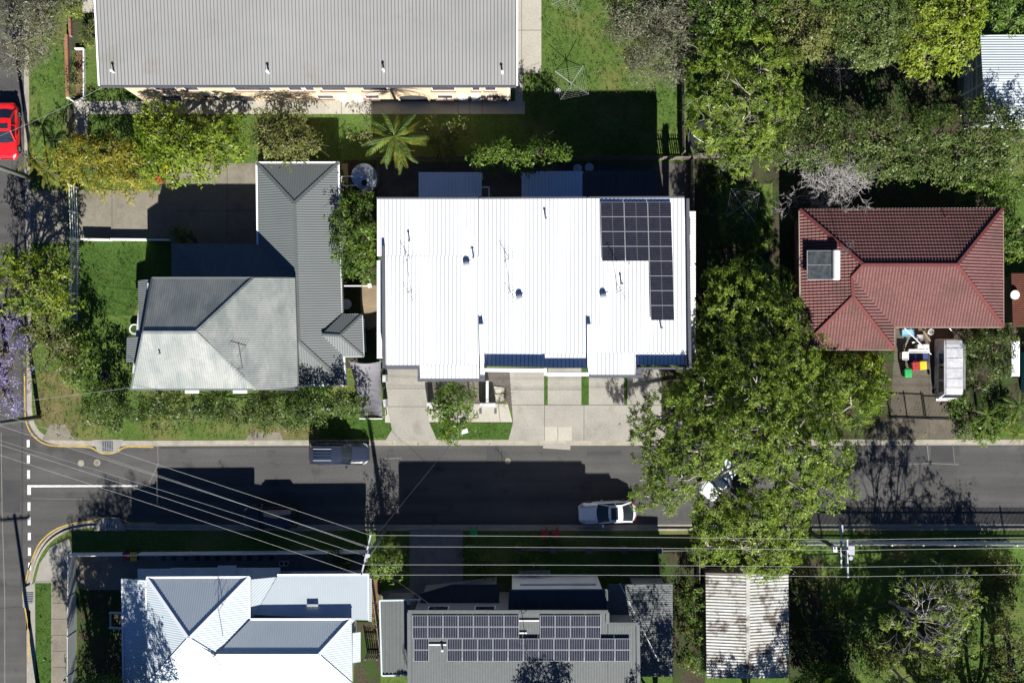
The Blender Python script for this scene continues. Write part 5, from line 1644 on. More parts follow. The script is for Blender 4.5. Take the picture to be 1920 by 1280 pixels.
tree('garden_shrub', 'small grassy plants beside the stepping stones of the left townhouse', (947, 740), [(948, 735, 0.4, 0.28), (948, 752, 0.4, 0.28), (935, 757, 0.4, 0.22)], 'lime', trunk=0.02, cat='shrub', group='garden shrubs', leaf=0.6)
# --- south side
tree('garden_shrub', 'tall clipped lime bush between the white house and the driveway', (728, 1018), [(728, 1050, 3.6, 1.25, 1.2), (722, 1040, 2.2, 1.2, 1.2), (745, 1068, 2.8, 0.9, 1.0), (712, 1060, 2.6, 0.9, 1.0)], 'shrub', trunk=0.09, cat='shrub', group='garden shrubs', tint=0.22)
tree('hedge', 'narrow green hedge between the dark house and the shed', (1298, 1160), [(1300, 1100, 1.8, 0.8), (1303, 1130, 1.8, 0.8), (1302, 1160, 1.6, 0.75), (1305, 1190, 1.8, 0.8), (1308, 1225, 1.6, 0.7), (1308, 1250, 1.4, 0.6)], 'shrub', trunk=0.05, cat='hedge')
tree('garden_shrub', 'dark shrub in the shaded front garden of the grey house', (895, 1045), [(890, 1040, 1.4, 0.9), (905, 1065, 1.4, 0.9), (985, 1045, 1.2, 0.9), (1005, 1055, 1.0, 0.7)], 'mid', trunk=0.05, cat='shrub', group='garden shrubs', dens=0.7)
tree('garden_shrub', 'flowering climber on the mulch strip beside the grey carport', (708, 1185), [(708, 1170, 0.8, 0.35), (709, 1195, 0.8, 0.35)], 'shrub', trunk=0.03, cat='shrub', group='garden shrubs')
tree('garden_shrub', 'shaded shrub behind the white boundary wall', (630, 1052), [(625, 1045, 1.2, 0.7), (640, 1055, 1.2, 0.6)], 'dark', trunk=0.04, cat='shrub', group='garden shrubs')
palm('banana_plant', 'banana-leaved plant beside the shed', (1490, 1112), 1.2, 8, 1.1, 0.34, MAT['leaf_palm'], 15, 'palms', 0.08, 0.8, 0.5)
branchy('sparse_tree', 'sparse-leaved open tree in the lower right yard', (1668, 1128), None, 0.55, 8.3, MAT['bark_bare'], 6, 3, 0.17, seed=21, leafy=('street', 0.5), up=0.25)
branchy('sparse_tree', 'second sparse-leaved tree at the bottom edge', (1672, 1255), None, 0.6, 6.0, MAT['bark_bare'], 6, 3, 0.14, seed=25, leafy=('street', 0.5), up=0.2)
tree('garden_tree', 'dark tree at the bottom right corner', (1870, 1250), [(1850, 1260, 6.0, 1.8), (1905, 1240, 6.4, 1.9), (1890, 1200, 6.0, 1.4), (1860, 1290, 5.5, 1.8), (1930, 1290, 6, 2.0), (1880, 1165, 5.0, 0.9)], 'olive', trunk=0.18, group=TG, dens=0.75)
tree('garden_shrub', 'leafy shrub at the bottom edge right of the shed', (1540, 1262), [(1530, 1255, 1.8, 0.9), (1565, 1275, 2.0, 1.0), (1500, 1285, 1.6, 0.8)], 'mid', trunk=0.05, cat='shrub', group='garden shrubs')
tree('garden_shrub', 'weedy undergrowth along the yard beside the shed', (1520, 1180), [(1500, 1060, 0.6, 0.6), (1520, 1090, 0.5, 0.7), (1505, 1200, 0.8, 0.8), (1530, 1225, 0.8, 0.9), (1580, 1200, 0.6, 0.9), (1600, 1140, 0.5, 0.7), (1650, 1250, 0.8, 1.0), (1790, 1120, 1.0, 1.2), (1830, 1080, 1.0, 1.2), (1880, 1060, 1.0, 1.2), (1690, 1180, 0.8, 1.2), (1750, 1160, 0.9, 1.3), (1650, 1210, 0.8, 1.2), (1720, 1230, 1.0, 1.4), (1800, 1190, 1.2, 1.4), (1850, 1130, 1.2, 1.4), (1900, 1110, 1.2, 1.3), (1580, 1260, 0.8, 1.0), (1770, 1260, 1.2, 1.3), (1560, 1150, 0.5, 0.8), (1280, 1120, 0.5, 0.6), (1285, 1180, 0.5, 0.6), (1290, 1240, 0.5, 0.6)], 'olive', trunk=0.03, cat='shrub', group='garden shrubs', dens=0.9, tint=0.08)
tree('garden_shrub', 'overgrown weeds in the dark yard right of the townhouses', (1400, 400), [(1345, 350, 0.5, 0.9), (1390, 385, 0.6, 1.0), (1420, 440, 0.6, 1.0), (1360, 440, 0.6, 0.9), (1400, 480, 0.8, 0.9), (1320, 400, 0.5, 0.8)], 'street', trunk=0.03, cat='shrub', group='garden shrubs', dens=0.6, tint=-0.12)
# trees that stand just outside the picture and shade what is in it
tree('garden_tree', 'tall tree below the frame shading the white house and the corner path', (205, 1385), [(130, 1425, 10, 2.0), (180, 1440, 11, 2.3), (250, 1420, 10, 2.4), (200, 1450, 9.5, 2.4), (90, 1420, 8.5, 1.8), (225, 1390, 8.5, 1.9)], 'mid', trunk=0.3, group=TG, gap=0.08)
tree('garden_tree', 'round tree below the frame shading the solar panels', (1035, 1400), [(1010, 1405, 8.8, 1.5), (1050, 1400, 9.2, 1.6), (1030, 1425, 9.8, 1.6), (1075, 1415, 8.2, 1.3)], 'mid', trunk=0.2, group=TG)
for i, (x, y, h) in enumerate(((800, 1388, 8.6), (905, 1392, 9.4), (945, 1395, 10.4), (870, 1380, 8.4))):
    palm('feather_palm', ['leftmost', 'second', 'third', 'fourth'][i] + ' feather palm below the frame shading the grey roof', (x, y), h, 13, 2.0, 0.5, MAT['leaf_palm'], 30 + i, 'palms', 0.1, 1.0, 0.55)
tree('garden_tree', 'tree below the frame dappling the old shed roof', (1420, 1400), [(1390, 1390, 5.4, 1.4), (1440, 1400, 6.2, 1.4), (1470, 1390, 6.0, 1.2), (1380, 1370, 4.4, 1.0)], 'street', trunk=0.2, group=TG, gap=0.42)
tree('garden_tree', 'tall tree below the frame shading the road at the right', (1840, 1420), [(1850, 1420, 9, 1.6), (1900, 1430, 10, 1.8), (1960, 1430, 9.6, 1.8), (1990, 1400, 8, 2.0), (1900, 1380, 7, 2.0), (1940, 1340, 6.5, 2.0)], 'mid', trunk=0.3, group=TG)
tree('garden_tree', 'tree below the frame shading the yard left of the white house', (200, 1330), [(185, 1325, 6.5, 2.0), (215, 1320, 5.5, 1.5), (165, 1345, 6.0, 1.8), (195, 1345, 7.5, 1.9), (150, 1320, 4.6, 1.3), (200, 1300, 3.6, 1.2), (165, 1305, 3.2, 1.1), (160, 1400, 3.0, 1.9), (205, 1400, 3.2, 2.0), (230, 1380, 2.6, 1.5), (185, 1350, 2.6, 1.6)], 'mid', trunk=0.14, group=TG, gap=0.05, dens=1.2)

for i, (x, y, z0) in enumerate(((1545, 1345, 5.0), (1590, 1370, 5.6), (1730, 1380, 7.0), (1815, 1370, 6.6), (1240, 1420, 7.4))):
    tree('garden_tree', ['first', 'second', 'third', 'fourth', 'fifth'][i] + ' tree of the row standing below the frame and shading the lower right yards', (x, y - 40), [(x - 35, y, z0, 1.9), (x + 10, y - 10, z0 + 1.2, 2.2), (x + 45, y + 10, z0, 1.9), (x, y - 50, z0 - 2.4, 1.7), (x + 40, y - 45, z0 - 2.6, 1.5)], 'mid', trunk=0.2, group=TG, gap=0.08 if i == 4 else 0.42, twigs=6)

# ------------------------------------------------------------------ rough grass and fallen leaves
def in_poly(x, y, P):
    c = False
    for i in range(len(P)):
        (x0, y0), (x1, y1) = P[i], P[i - 1]
        if (y0 > y) != (y1 > y) and x < (x1 - x0) * (y - y0) / (y1 - y0) + x0:
            c = not c
    return c


STY['tuft'] = dict(m='tuft', l=0.13, w=0.035, k=6, tilt=1.1, spread=0.05)
STY['litter'] = dict(m='litter', l=0.11, w=0.06, k=1, tilt=0.1, spread=0.02)


def scatter(name, label, cat, polys, per_m2, style, z, seed, tint=0.0):
    rng = np.random.default_rng(seed)
    C = []
    for P in polys:
        xs, ys = [q[0] for q in P], [q[1] for q in P]
        area = (max(xs) - min(xs)) * (max(ys) - min(ys)) / FPX ** 2 * CAM_H ** 2
        for _ in range(int(area * per_m2)):
            x, y = rng.uniform(min(xs), max(xs)), rng.uniform(min(ys), max(ys))
            if in_poly(x, y, P):
                p = W(x, y, z)
                if noise.noise((p.x * 0.5, p.y * 0.5, seed)) + rng.uniform(-0.5, 0.5) > -0.25:
                    C.append((p.x, p.y, z))
    C = np.array(C)
    A = np.tile(np.array([[0.0, 0.0, 1.0]]), (len(C), 1)) + rng.normal(0, 0.25, (len(C), 3))
    big = np.array([noise.noise((q[0] * 0.35, q[1] * 0.35, seed)) for q in C])
    o = leaves(name, C, A, STY[style], rng, None, np.clip(0.5 + 0.5 * big + rng.normal(0, 0.2, len(C)) + tint, 0, 1))
    tag(o, label, cat, kind='stuff')
    return o


LAWNS = [[(1016, -20), (1274, -20), (1274, 288), (985, 288), (985, 216), (1016, 138)], [(54, 80), (124, 80), (126, 300), (60, 330)], [(153, 452), (270, 452), (268, 560), (240, 590), (175, 590), (154, 560)],
         [(62, 700), (150, 700), (150, 790), (585, 790), (720, 790), (720, 822), (120, 822), (64, 790)], [(806, 794), (960, 794), (955, 821), (820, 821)], [(166, 216), (640, 216), (640, 300), (166, 300)], [(68, 1094), (96, 1094), (96, 1300), (68, 1300)],
         [(1540, 1042), (1900, 1042), (1900, 1280), (1500, 1280)], [(1340, 345), (1448, 345), (1448, 470), (1350, 470)]]
scatter('grass_tufts', 'uneven tufts of grass on the lawns and verges', 'grass', LAWNS, 16, 'tuft', Z + 0.05, 7)
LIT = [[(1200, 834), (1600, 834), (1600, 990), (1200, 990)], [(60, 826), (1160, 826), (1160, 836), (60, 836)], [(300, 982), (1920, 982), (1920, 992), (300, 992)], [(0, 460), (56, 460), (60, 800), (0, 800)], [(1600, 826), (1920, 826), (1920, 838), (1600, 838)]]
scatter('leaf_litter', 'scattered fallen leaves along the gutters and under the street trees', 'leaves', LIT, 2.2, 'litter', 0.02, 8)
scatter('leaf_litter', 'fallen leaves and twigs on the shaded yards and drives', 'leaves', [[(1300, 300), (1500, 300), (1500, 820), (1300, 820)], [(1660, 620), (1760, 620), (1760, 820), (1640, 820)], [(1450, 100), (1800, 100), (1800, 390), (1450, 390)], [(1180, 700), (1290, 700), (1290, 822), (1180, 822)], [(146, 1040), (228, 1040), (228, 1280), (146, 1280)], [(150, 350), (300, 350), (300, 370), (150, 370)]], 3.0, 'litter', Z + 0.1, 9)
# ------------------------------------------------------------------ vehicles
def paint(name, c, rough=0.28, coat=0.6, c2=None):
    return M(name, c, c2 or tuple(x * 0.94 for x in c), 2.0, rough=rough, spec=0.5, coat=coat)


CARGLASS = M('car_glass', (0.016, 0.02, 0.028), (0.022, 0.027, 0.034), 1.0, rough=0.05, spec=0.7)
LAMP = M('headlamp_lens', (0.6, 0.62, 0.64), (0.5, 0.52, 0.54), 3, rough=0.15, spec=0.6)
TAIL = M('tail_lamp_lens', (0.25, 0.01, 0.012), (0.2, 0.01, 0.01), 3, rough=0.2)
ALLOY = M('alloy_rim', (0.4, 0.41, 0.42), (0.33, 0.34, 0.35), 3, rough=0.35, metal=0.7)


def wheel_mesh(r, w):
    t = MB()
    n = 20
    prof = [(-w / 2, r * 0.62), (-w / 2, r * 0.93), (-w * 0.35, r), (w * 0.35, r), (w / 2, r * 0.93), (w / 2, r * 0.62)]
    for i in range(len(prof) - 1):
        for k in range(n):
            q = []
            for (y, rr), kk in ((prof[i], k), (prof[i], k + 1), (prof[i + 1], k + 1), (prof[i + 1], k)):
                a = 2 * math.pi * kk / n
                q.append((rr * math.cos(a), y, rr * math.sin(a)))
            t.face(q[::-1])
    rim = MB()
    for s in (-1, 1):
        c = [(r * 0.62 * math.cos(2 * math.pi * k / n), s * w * 0.42, r * 0.62 * math.sin(2 * math.pi * k / n)) for k in range(n)]
        rim.face(c if s < 0 else c[::-1])
        for k in range(5):
            a = 2 * math.pi * k / 5
            rim.bar((0, s * w * 0.46, 0), (r * 0.6 * math.cos(a), s * w * 0.46, r * 0.6 * math.sin(a)), 0.05, 0.07)
    return t.mesh('tyre', MAT['black'], True), rim.mesh('rim', ALLOY)


def lin(x, pts):
    for (a, va), (b, vb) in zip(pts, pts[1:]):
        if x <= b:
            t = (x - a) / (b - a)
            t = max(0.0, min(1.0, t))
            t = t * t * (3 - 2 * t) * 0.5 + t * 0.5
            return va + (vb - va) * t
    return pts[-1][1]


def car(name, label, px, py, ang, L, Wd, top, belt, cab, mat, rails=False, sunroof=False, hgt=1.45, wheel=0.33, roofmat=None, cat='car', trim=None, group='vehicles in the street', lift=0.0):
    """Body along +X (front). top: (x, z) of the bonnet/deck line, belt: z of the window line,
    cab: (screen base, screen top, rear top, rear base) along x; hgt: roof height."""
    t = thing(name, label, cat, W(px, py, 0) + Vector((0, 0, lift)), group, ang)
    hw = Wd / 2
    n, ns = 30, 14
    mb = MB()
    grid = []
    for i in range(n + 1):
        u = -1 + 2 * i / n
        x = L / 2 * math.sin(u * math.pi / 2) if abs(u) > 0.8 else L / 2 * (abs(u) / 0.8 * math.sin(0.4 * math.pi)) * (1 if u > 0 else -1)
        e = abs(x) / (L / 2)
        w = hw * (1 - 0.02 - 0.36 * max(0, (e - 0.68) / 0.32) ** 2.4)
        zt = lin(x, top)
        zb = 0.24 + 0.16 * max(0, (e - 0.8) / 0.2) ** 2
        row = []
        for k in range(ns + 1):
            a = math.pi * k / ns
            c, s = math.cos(a), math.sin(a)
            y = w * math.copysign(abs(c) ** 0.42, c)
            z = zb + (zt - zb) * abs(s) ** 0.48
            row.append((x, y, z))
        grid.append(row)
    for i in range(n):
        for k in range(ns):
            mb.face([grid[i][k], grid[i + 1][k], grid[i + 1][k + 1], grid[i][k + 1]][::-1])
    mb.face(grid[0])
    mb.face(grid[-1][::-1])
    body = mb.build('body', mat, t, True, local=True)
    sb, stp, rt, rbx = cab
    wb, wt = hw * 0.9, hw * 0.70
    N = 8

    def edge(xb, bow, wdt, z, crown=0.0):
        return [Vector((xb + bow * (1 - ((2 * j / N - 1)) ** 2), wdt * (2 * j / N - 1), z + crown * (1 - (2 * j / N - 1) ** 2))) for j in range(N + 1)]
    fb = edge(sb, 0.16, wb * 0.97, lin(sb, top) - 0.03, 0.02)
    ft = edge(stp, 0.07, wt, hgt - 0.05, 0.04)
    bt = edge(rt, -0.05, wt, hgt - 0.06, 0.04)
    bb = edge(rbx, -0.12, wb * 0.95, lin(rbx, top) - 0.03, 0.02)
    g = MB()
    for j in range(N):
        g.face([fb[j], fb[j + 1], ft[j + 1], ft[j]])
    g.build('windscreen', CARGLASS, t, True, local=True)
    g = MB()
    for j in range(N):
        g.face([bt[j], bt[j + 1], bb[j + 1], bb[j]])
    g.build('rear_window', CARGLASS, t, True, local=True)
    rfm = MB()
    K = 6
    for i in range(K):
        for j in range(N):
            q = []
            for ii, jj in ((i, j), (i, j + 1), (i + 1, j + 1), (i + 1, j)):
                s = ii / K
                p = ft[jj] * (1 - s) + bt[jj] * s
                q.append(p + Vector((0, 0, 0.05 * math.sin(math.pi * s))))
            rfm.face(q[::-1])
    rp = rfm.build('roof_panel', roofmat or mat, t, True, local=True)
    for s, jj in ((-1, 0), (1, N)):
        sw = MB()
        a, b, c, d = fb[jj], ft[jj], bt[jj], bb[jj]
        sw.face([a, b, c, d] if s < 0 else [d, c, b, a])
        sw.build('side_window', CARGLASS, t, local=True)
        pl = MB()
        off = Vector((0, s * 0.012, 0.012))
        pl.bar(a + off, b + off, 0.08, 0.05)
        pl.bar(b + off, c + off, 0.09, 0.05)
        pl.bar(c + off, d + off, 0.12, 0.05)
        m = (a + d) / 2
        mt = (b + c) / 2
        pl.bar(m + off, mt + off, 0.09, 0.04)
        pl.build('pillars', roofmat or mat, t, local=True)
        mr = MB()
        x = sb - 0.32
        y = s * (hw * 0.99)
        mr.idx([(x + dx, y + s * dy, belt + dz) for dx in (-0.06, 0.1) for dy in (0.0, 0.2) for dz in (0.0, 0.14)], [(0, 1, 3, 2), (4, 6, 7, 5), (0, 4, 5, 1), (2, 3, 7, 6), (1, 5, 7, 3), (0, 2, 6, 4)])
        mr.build('mirror', mat, t, local=True)
        hl = MB()
        xf = L / 2
        zz = lin(xf * 0.9, top)
        hl.face([(xf * 0.985, s * hw * 0.55, zz - 0.10), (xf * 0.93, s * hw * 0.82, zz - 0.1), (xf * 0.8, s * hw * 0.93, zz - 0.02), (xf * 0.86, s * hw * 0.72, zz + 0.03)])
        hl.face([(xf * 0.985, s * hw * 0.55, zz - 0.10), (xf * 0.86, s * hw * 0.72, zz + 0.03), (xf * 0.8, s * hw * 0.93, zz - 0.02), (xf * 0.93, s * hw * 0.82, zz - 0.1)])
        hl.build('headlight', LAMP, t, local=True)
        tl = MB()
        zz = lin(-xf * 0.95, top)
        tl.box((-xf * 0.955, s * hw * 0.68, zz - 0.09), (0.09, hw * 0.3, 0.14), -s * 0.35)
        tl.build('tail_light', TAIL, t, local=True)
    for y in (-0.62, 0.62):
        sm = MB()
        zf = lin(L / 2 * 0.8, top)
        sm.bar((sb + 0.2, y * hw * 1.12, lin(sb + 0.2, top) - 0.005), (L / 2 * 0.88, y * hw * 0.95, lin(L / 2 * 0.88, top) - 0.012), 0.022, 0.03)
        sm.build('bonnet_seam', MAT['black'], t, local=True)
        wp_ = MB()
        wp_.bar((sb + 0.1, y * 0.9 + 0.25, lin(sb, top) + 0.03), (sb - 0.22, y * 0.9 - 0.3, lin(sb, top) + 0.03 + (hgt - lin(sb, top)) * 0.36), 0.025, 0.02)
        wp_.build('wiper', MAT['black'], t, local=True)
    if sunroof:
        s = MB()
        x0, x1 = stp - 0.14, stp - 0.14 - sunroof
        s.box(((x0 + x1) / 2, 0, hgt + 0.035), (abs(x1 - x0), wt * 1.5, 0.03))
        s.build('sunroof', CARGLASS, t, local=True)
    if rails:
        for y in (-0.42, -0.2, 0.04, 0.26, 0.48):
            s = MB()
            s.bar((stp - 0.75, y, hgt + 0.045), (rt + 0.15, y, hgt + 0.03), 0.05, 0.03)
            s.build('roof_rib', MAT['alu'] if abs(y) > 0.4 else (roofmat or mat), rp, local=True)
    tm, rm = wheel_mesh(wheel, 0.22)
    for sx in (-0.3, 0.31):
        for sy in (-1, 1):
            w = link('wheel', tm, t, local=True)
            w.location = (L * sx, sy * (hw - 0.1), wheel)
            link('rim', rm, w)
    gm = MB()
    gm.box((L / 2 * 0.985, 0, 0.5), (0.05, hw * 1.1, 0.18))
    gm.build('grille', trim or MAT['black'], t, local=True)
    return t


NAVY = paint('navy_paint', (0.02, 0.026, 0.046))
car('parked_suv', 'dark navy four-wheel drive with roof ribs parked in the sun by the hedge', 639, 848, 0.0, 4.75, 1.85,
    [(-2.4, 1.0), (-2.1, 1.08), (0.4, 1.1), (0.75, 1.12), (1.9, 1.04), (2.2, 0.95), (2.4, 0.7)], 1.12, (0.95, 0.32, -2.0, -2.25), NAVY, rails=True, hgt=1.82, wheel=0.38)
WHITE = paint('white_paint_car', (0.62, 0.65, 0.68))
car('parked_sedan', 'white coupe with dark sunroof parked at the shaded kerb', 1137, 958, math.pi + 0.05, 4.55, 1.78,
    [(-2.3, 0.7), (-2.1, 0.9), (-1.3, 0.95), (0.4, 0.95), (1.0, 0.93), (2.0, 0.8), (2.2, 0.7), (2.3, 0.55)], 0.95, (0.72, -0.1, -1.15, -1.95), WHITE, sunroof=0.55, hgt=1.4)
RED = paint('red_paint', (0.62, 0.012, 0.018))
car('parked_coupe', 'red coupe with sunroof parked at the left edge', 20, 249, -math.pi / 2, 4.5, 1.78,
    [(-2.25, 0.75), (-2.1, 0.92), (-1.4, 0.95), (0.4, 0.93), (1.0, 0.9), (2.0, 0.76), (2.25, 0.5)], 0.92, (0.85, 0.1, -0.85, -1.6), RED, sunroof=0.4, hgt=1.36)
car('parked_hatchback', 'white car mostly hidden under the big street tree', 1350, 888, math.radians(232), 4.4, 1.76,
    [(-2.2, 0.75), (-2.0, 0.95), (-1.2, 0.97), (0.4, 0.97), (1.0, 0.95), (2.0, 0.82), (2.2, 0.55)], 0.97, (0.8, 0.05, -1.2, -1.9), WHITE, sunroof=False, hgt=1.45)
BLACK = paint('black_paint', (0.012, 0.013, 0.017))
car('parked_suv', 'black car in deep shade under the overhead wires', 512, 966, math.pi + 0.02, 4.4, 1.8,
    [(-2.2, 0.9), (-2.0, 1.0), (0.4, 1.02), (1.0, 1.0), (1.9, 0.88), (2.2, 0.6)], 1.0, (0.85, 0.3, -1.7, -2.1), BLACK, hgt=1.6, wheel=0.36)


# old van in the red house's drive: tall box body with a dented, stained roof
VAN = M('chalky_van_paint', (0.36, 0.37, 0.4), (0.48, 0.48, 0.48), 1.0, fine=4, rough=0.6, spots=((0.16, 0.18, 0.23), 0.8, 0.52, 0.68))
vt = thing('old_van', 'weathered grey-white van parked beside the red tiled house', 'van', W(1768, 690), 'vehicles in the street', -math.pi / 2)
mb = MB()
sec = [(-2.35, 1.55, 0.78), (-2.25, 1.9, 0.84), (-1.9, 2.0, 0.86), (1.5, 2.0, 0.86), (2.0, 1.9, 0.84), (2.3, 1.25, 0.82), (2.42, 0.9, 0.78)]
rows = []
for x, zt, hw in sec:
    wt = hw * (0.86 if zt > 1.3 else 0.95)
    rows.append([(x, -hw, 0.3), (x, -hw, 1.05), (x, -wt, zt - 0.12), (x, -wt + 0.12, zt), (x, wt - 0.12, zt), (x, wt, zt - 0.12), (x, hw, 1.05), (x, hw, 0.3)])
for i in range(len(rows) - 1):
    for k in range(7):
        mb.face([rows[i][k], rows[i][k + 1], rows[i + 1][k + 1], rows[i + 1][k]][::-1])
mb.face(rows[0])
mb.face(rows[-1][::-1])
mb.build('body', VAN, vt, local=True)
for s in (-1, 1):
    for x0, x1 in ((1.0, 1.85), (-0.2, 0.85), (-1.35, -0.35)):
        g = MB()
        o = 0.012
        q = [(x0, s * (0.86 + o), 1.12), (x1, s * (0.855 + o), 1.12), (x1 - 0.08, s * (0.765 + o), 1.78), (x0, s * (0.765 + o), 1.78)]
        g.face(q if s < 0 else q[::-1])
        g.build('side_window', CARGLASS, vt, local=True)
    g = MB()
    g.bar((-2.2, s * 0.8, 1.98), (1.6, s * 0.8, 1.98), 0.05, 0.04)
    g.build('roof_gutter', MAT['alu'], vt, local=True)
    g = MB()
    g.box((1.9, s * 1.0, 1.2), (0.1, 0.2, 0.22))
    g.build('mirror', MAT['black'], vt, local=True)
    g = MB()
    g.box((2.41, s * 0.6, 0.82), (0.06, 0.3, 0.16))
    g.build('headlight', LAMP, vt, local=True)
g = MB()
g.face([(2.03, -0.66, 1.84), (2.31, -0.7, 1.27), (2.31, 0.7, 1.27), (2.03, 0.66, 1.84)])
g.build('windscreen', CARGLASS, vt, local=True)
g = MB()
g.box((2.5, 0, 0.5), (0.16, 1.7, 0.16))
g.build('bumper', MAT['paint_white'], vt, local=True)
g = MB()
for x in (-1.6, -0.8, 0.0, 0.8):
    g.bar((x, -0.62, 2.015), (x, 0.62, 2.015), 0.05, 0.025)
tag(g.build('roof_swage', VAN, vt, local=True), kind='stuff')
tm, rm = wheel_mesh(0.33, 0.2)
for sx in (-1.4, 1.5):
    for sy in (-1, 1):
        w = link('wheel', tm, vt, local=True)
        w.location = (sx, sy * 0.76, 0.33)
        link('rim', rm, w)
vt.location.z = Z

# ------------------------------------------------------------------ wheelie bins
def bin_mesh(lid):
    b = MB()
    b.hexa([(-0.2, -0.22, 0.08), (0.2, -0.22, 0.08), (0.2, 0.2, 0.08), (-0.2, 0.2, 0.08), (-0.27, -0.3, 0.95), (0.27, -0.3, 0.95), (0.27, 0.3, 0.95), (-0.27, 0.3, 0.95)])
    l = MB()
    l.hexa([(-0.29, -0.33, 0.95), (0.29, -0.33, 0.95), (0.29, 0.33, 0.95), (-0.29, 0.33, 0.95), (-0.25, -0.28, 1.03), (0.25, -0.28, 1.03), (0.25, 0.3, 1.05), (-0.25, 0.3, 1.05)])
    l.box((0, 0.0, 1.045), (0.2, 0.2, 0.02))
    l.bar((-0.22, 0.36, 0.98), (0.22, 0.36, 0.98), 0.04, 0.04)
    return b.mesh('bin_body', MAT['bin_body']), l.mesh('lid', MAT[lid])


BM = {k: bin_mesh(k) for k in ('bin_green', 'bin_red', 'bin_yellow')}
for x, y, kind, rz, lab in ((1702, 699, 'bin_green', 0.05, 'green-lidded wheelie bin standing in front in the red house drive'), (1716, 686, 'bin_red', 0.08, 'red-lidded wheelie bin among junk in the red house drive'), (1730, 685, 'bin_yellow', 0.06, 'yellow-lidded wheelie bin next to the van'),
                            (237, 1043, 'bin_red', 0, 'shaded red-lidded bin behind the white wall'), (251, 1043, 'bin_yellow', 0, 'yellow-lidded bin behind the white wall of the corner house'), (888, 999, 'bin_green', 0, 'shaded green-lidded bin on the verge of the grey house'),
                            (1021, 1002, 'bin_red', 0.1, 'left of two shaded red-lidded bins on the verge'), (1043, 1001, 'bin_red', 0.3, 'right of two shaded red-lidded bins on the verge'), (308, 318, 'bin_yellow', 0, 'bright yellow-lidded bin beside the lime tree'),
                            (298, 338, 'bin_red', 0.4, 'small red-lidded bin at the hedge end'), (147, 261, 'bin_yellow', 0, 'dull yellow-lidded bin by the apartment path corner')):
    t = thing('wheelie_bin', lab, 'bin', W(x, y, 1.0) - Vector((0, 0, 1.0 - Z)), 'wheelie bins', rz)
    bm_, lm_ = BM[kind]
    link('bin_body', bm_, t, local=True)
    lo = link('lid', lm_, t, local=True)
    if 'cream' in lab:
        c = lm_.copy()
        c.materials[0] = MAT['white_plastic']
        lo.data = c
    wm = MB()
    for s in (-1, 1):
        wm.tube([(s * 0.2, 0.26, 0.1), (s * 0.26, 0.26, 0.1)], 0.1, 10)
    wm.build('wheels', MAT['black'], t, local=True)

# ------------------------------------------------------------------ fences, walls and gates
def fence(name, label, p0, p1, h, kind, mat, cat='fence', group=None, step=2.2, post=0.1, pick=0.16):
    """p0, p1: pixels of the foot of the fence."""
    a, b = W(*p0, Z), W(*p1, Z)
    t = thing(name, label, cat, (a + b) / 2, group)
    d = b - a
    L = d.length
    n = max(1, round(L / step))
    for i in range(n + 1):
        p = a + d * (i / n)
        m = MB()
        m.bar(p, p + Vector((0, 0, h + 0.06)), post, post)
        m.build('post', mat, t)
    dn = d.normalized()
    for i in range(n):
        q0, q1 = a + d * (i / n) + dn * post / 2, a + d * ((i + 1) / n) - dn * post / 2
        m = MB()
        if kind == 'rails':
            for z in (0.25, 0.6, 0.95, 1.3):
                if z < h:
                    m.bar(q0 + Vector((0, 0, z * h / 1.4)), q1 + Vector((0, 0, z * h / 1.4)), 0.05, 0.1)
            m.build('rail', mat, t)
        elif kind == 'paling':
            for z in (0.3, h - 0.3):
                m.bar(q0 + Vector((0, 0, z)), q1 + Vector((0, 0, z)), 0.05, 0.08)
            k = int((q1 - q0).length / pick)
            for j in range(k):
                p = q0 + (q1 - q0) * ((j + 0.5) / k)
                m.bar(p + Vector((0, 0, 0.06)), p + Vector((0, 0, h)), pick * 0.62, 0.02)
            tag(m.build('palings', mat, t), kind='stuff')
        elif kind == 'bars':
            for z in (0.1, h - 0.08):
                m.bar(q0 + Vector((0, 0, z)), q1 + Vector((0, 0, z)), 0.04, 0.05)
            k = int((q1 - q0).length / 0.11)
            for j in range(k):
                p = q0 + (q1 - q0) * ((j + 0.5) / k)
                m.bar(p + Vector((0, 0, 0.1)), p + Vector((0, 0, h)), 0.02, 0.02)
            tag(m.build('bars', mat, t), kind='stuff')
        else:
            m.bar(q0 + Vector((0, 0, h / 2)), q1 + Vector((0, 0, h / 2)), 0.06, h)
            m.build('panel', mat, t)
    return t


FW = MAT['paint_white']
fence('driveway_gate', 'white sliding gate across the left concrete drive', (146, 352), (149, 449), 1.7, 'rails', FW, 'gate', step=2.2)
fence('picket_fence', 'white picket fence between the lawn and the left street', (149, 452), (147, 600), 1.7, 'paling', FW, step=2.4)
fence('boundary_fence', 'white boundary wall with posts along the corner house front', (140, 1036), (686, 1031), 1.25, 'panel', MAT['wall_white'], 'wall', step=2.4)
fence('boundary_fence', 'grey-white panel fence down the left side of the corner house', (143, 1038), (141, 1330), 1.5, 'panel', MAT['wall_board'], 'wall', step=2.8)
fence('front_wall', 'low dark wall with pale piers before the grey house', (972, 1028), (1300, 1028), 0.8, 'panel', MAT['fascia'], 'wall', step=2.75, post=0.45)
fence('white_rail_fence', 'white rail fence along the lower right verge', (1485, 1013), (2000, 1014), 1.8, 'paling', MAT['paint_white'], 'fence', step=2.4, pick=0.1)
fence('side_fence', 'timber paling fence beside the long lawn and the wood', (1276, -40), (1278, 290), 1.6, 'paling', MAT['timber'], step=2.4)
fence('side_fence', 'paling fence behind the townhouses', (706, 300), (1288, 300), 1.5, 'paling', MAT['timber'], step=2.4)
fence('side_fence', 'fence between the townhouses and the overgrown yard', (1294, 300), (1296, 700), 1.6, 'paling', MAT['timber'], step=2.4)
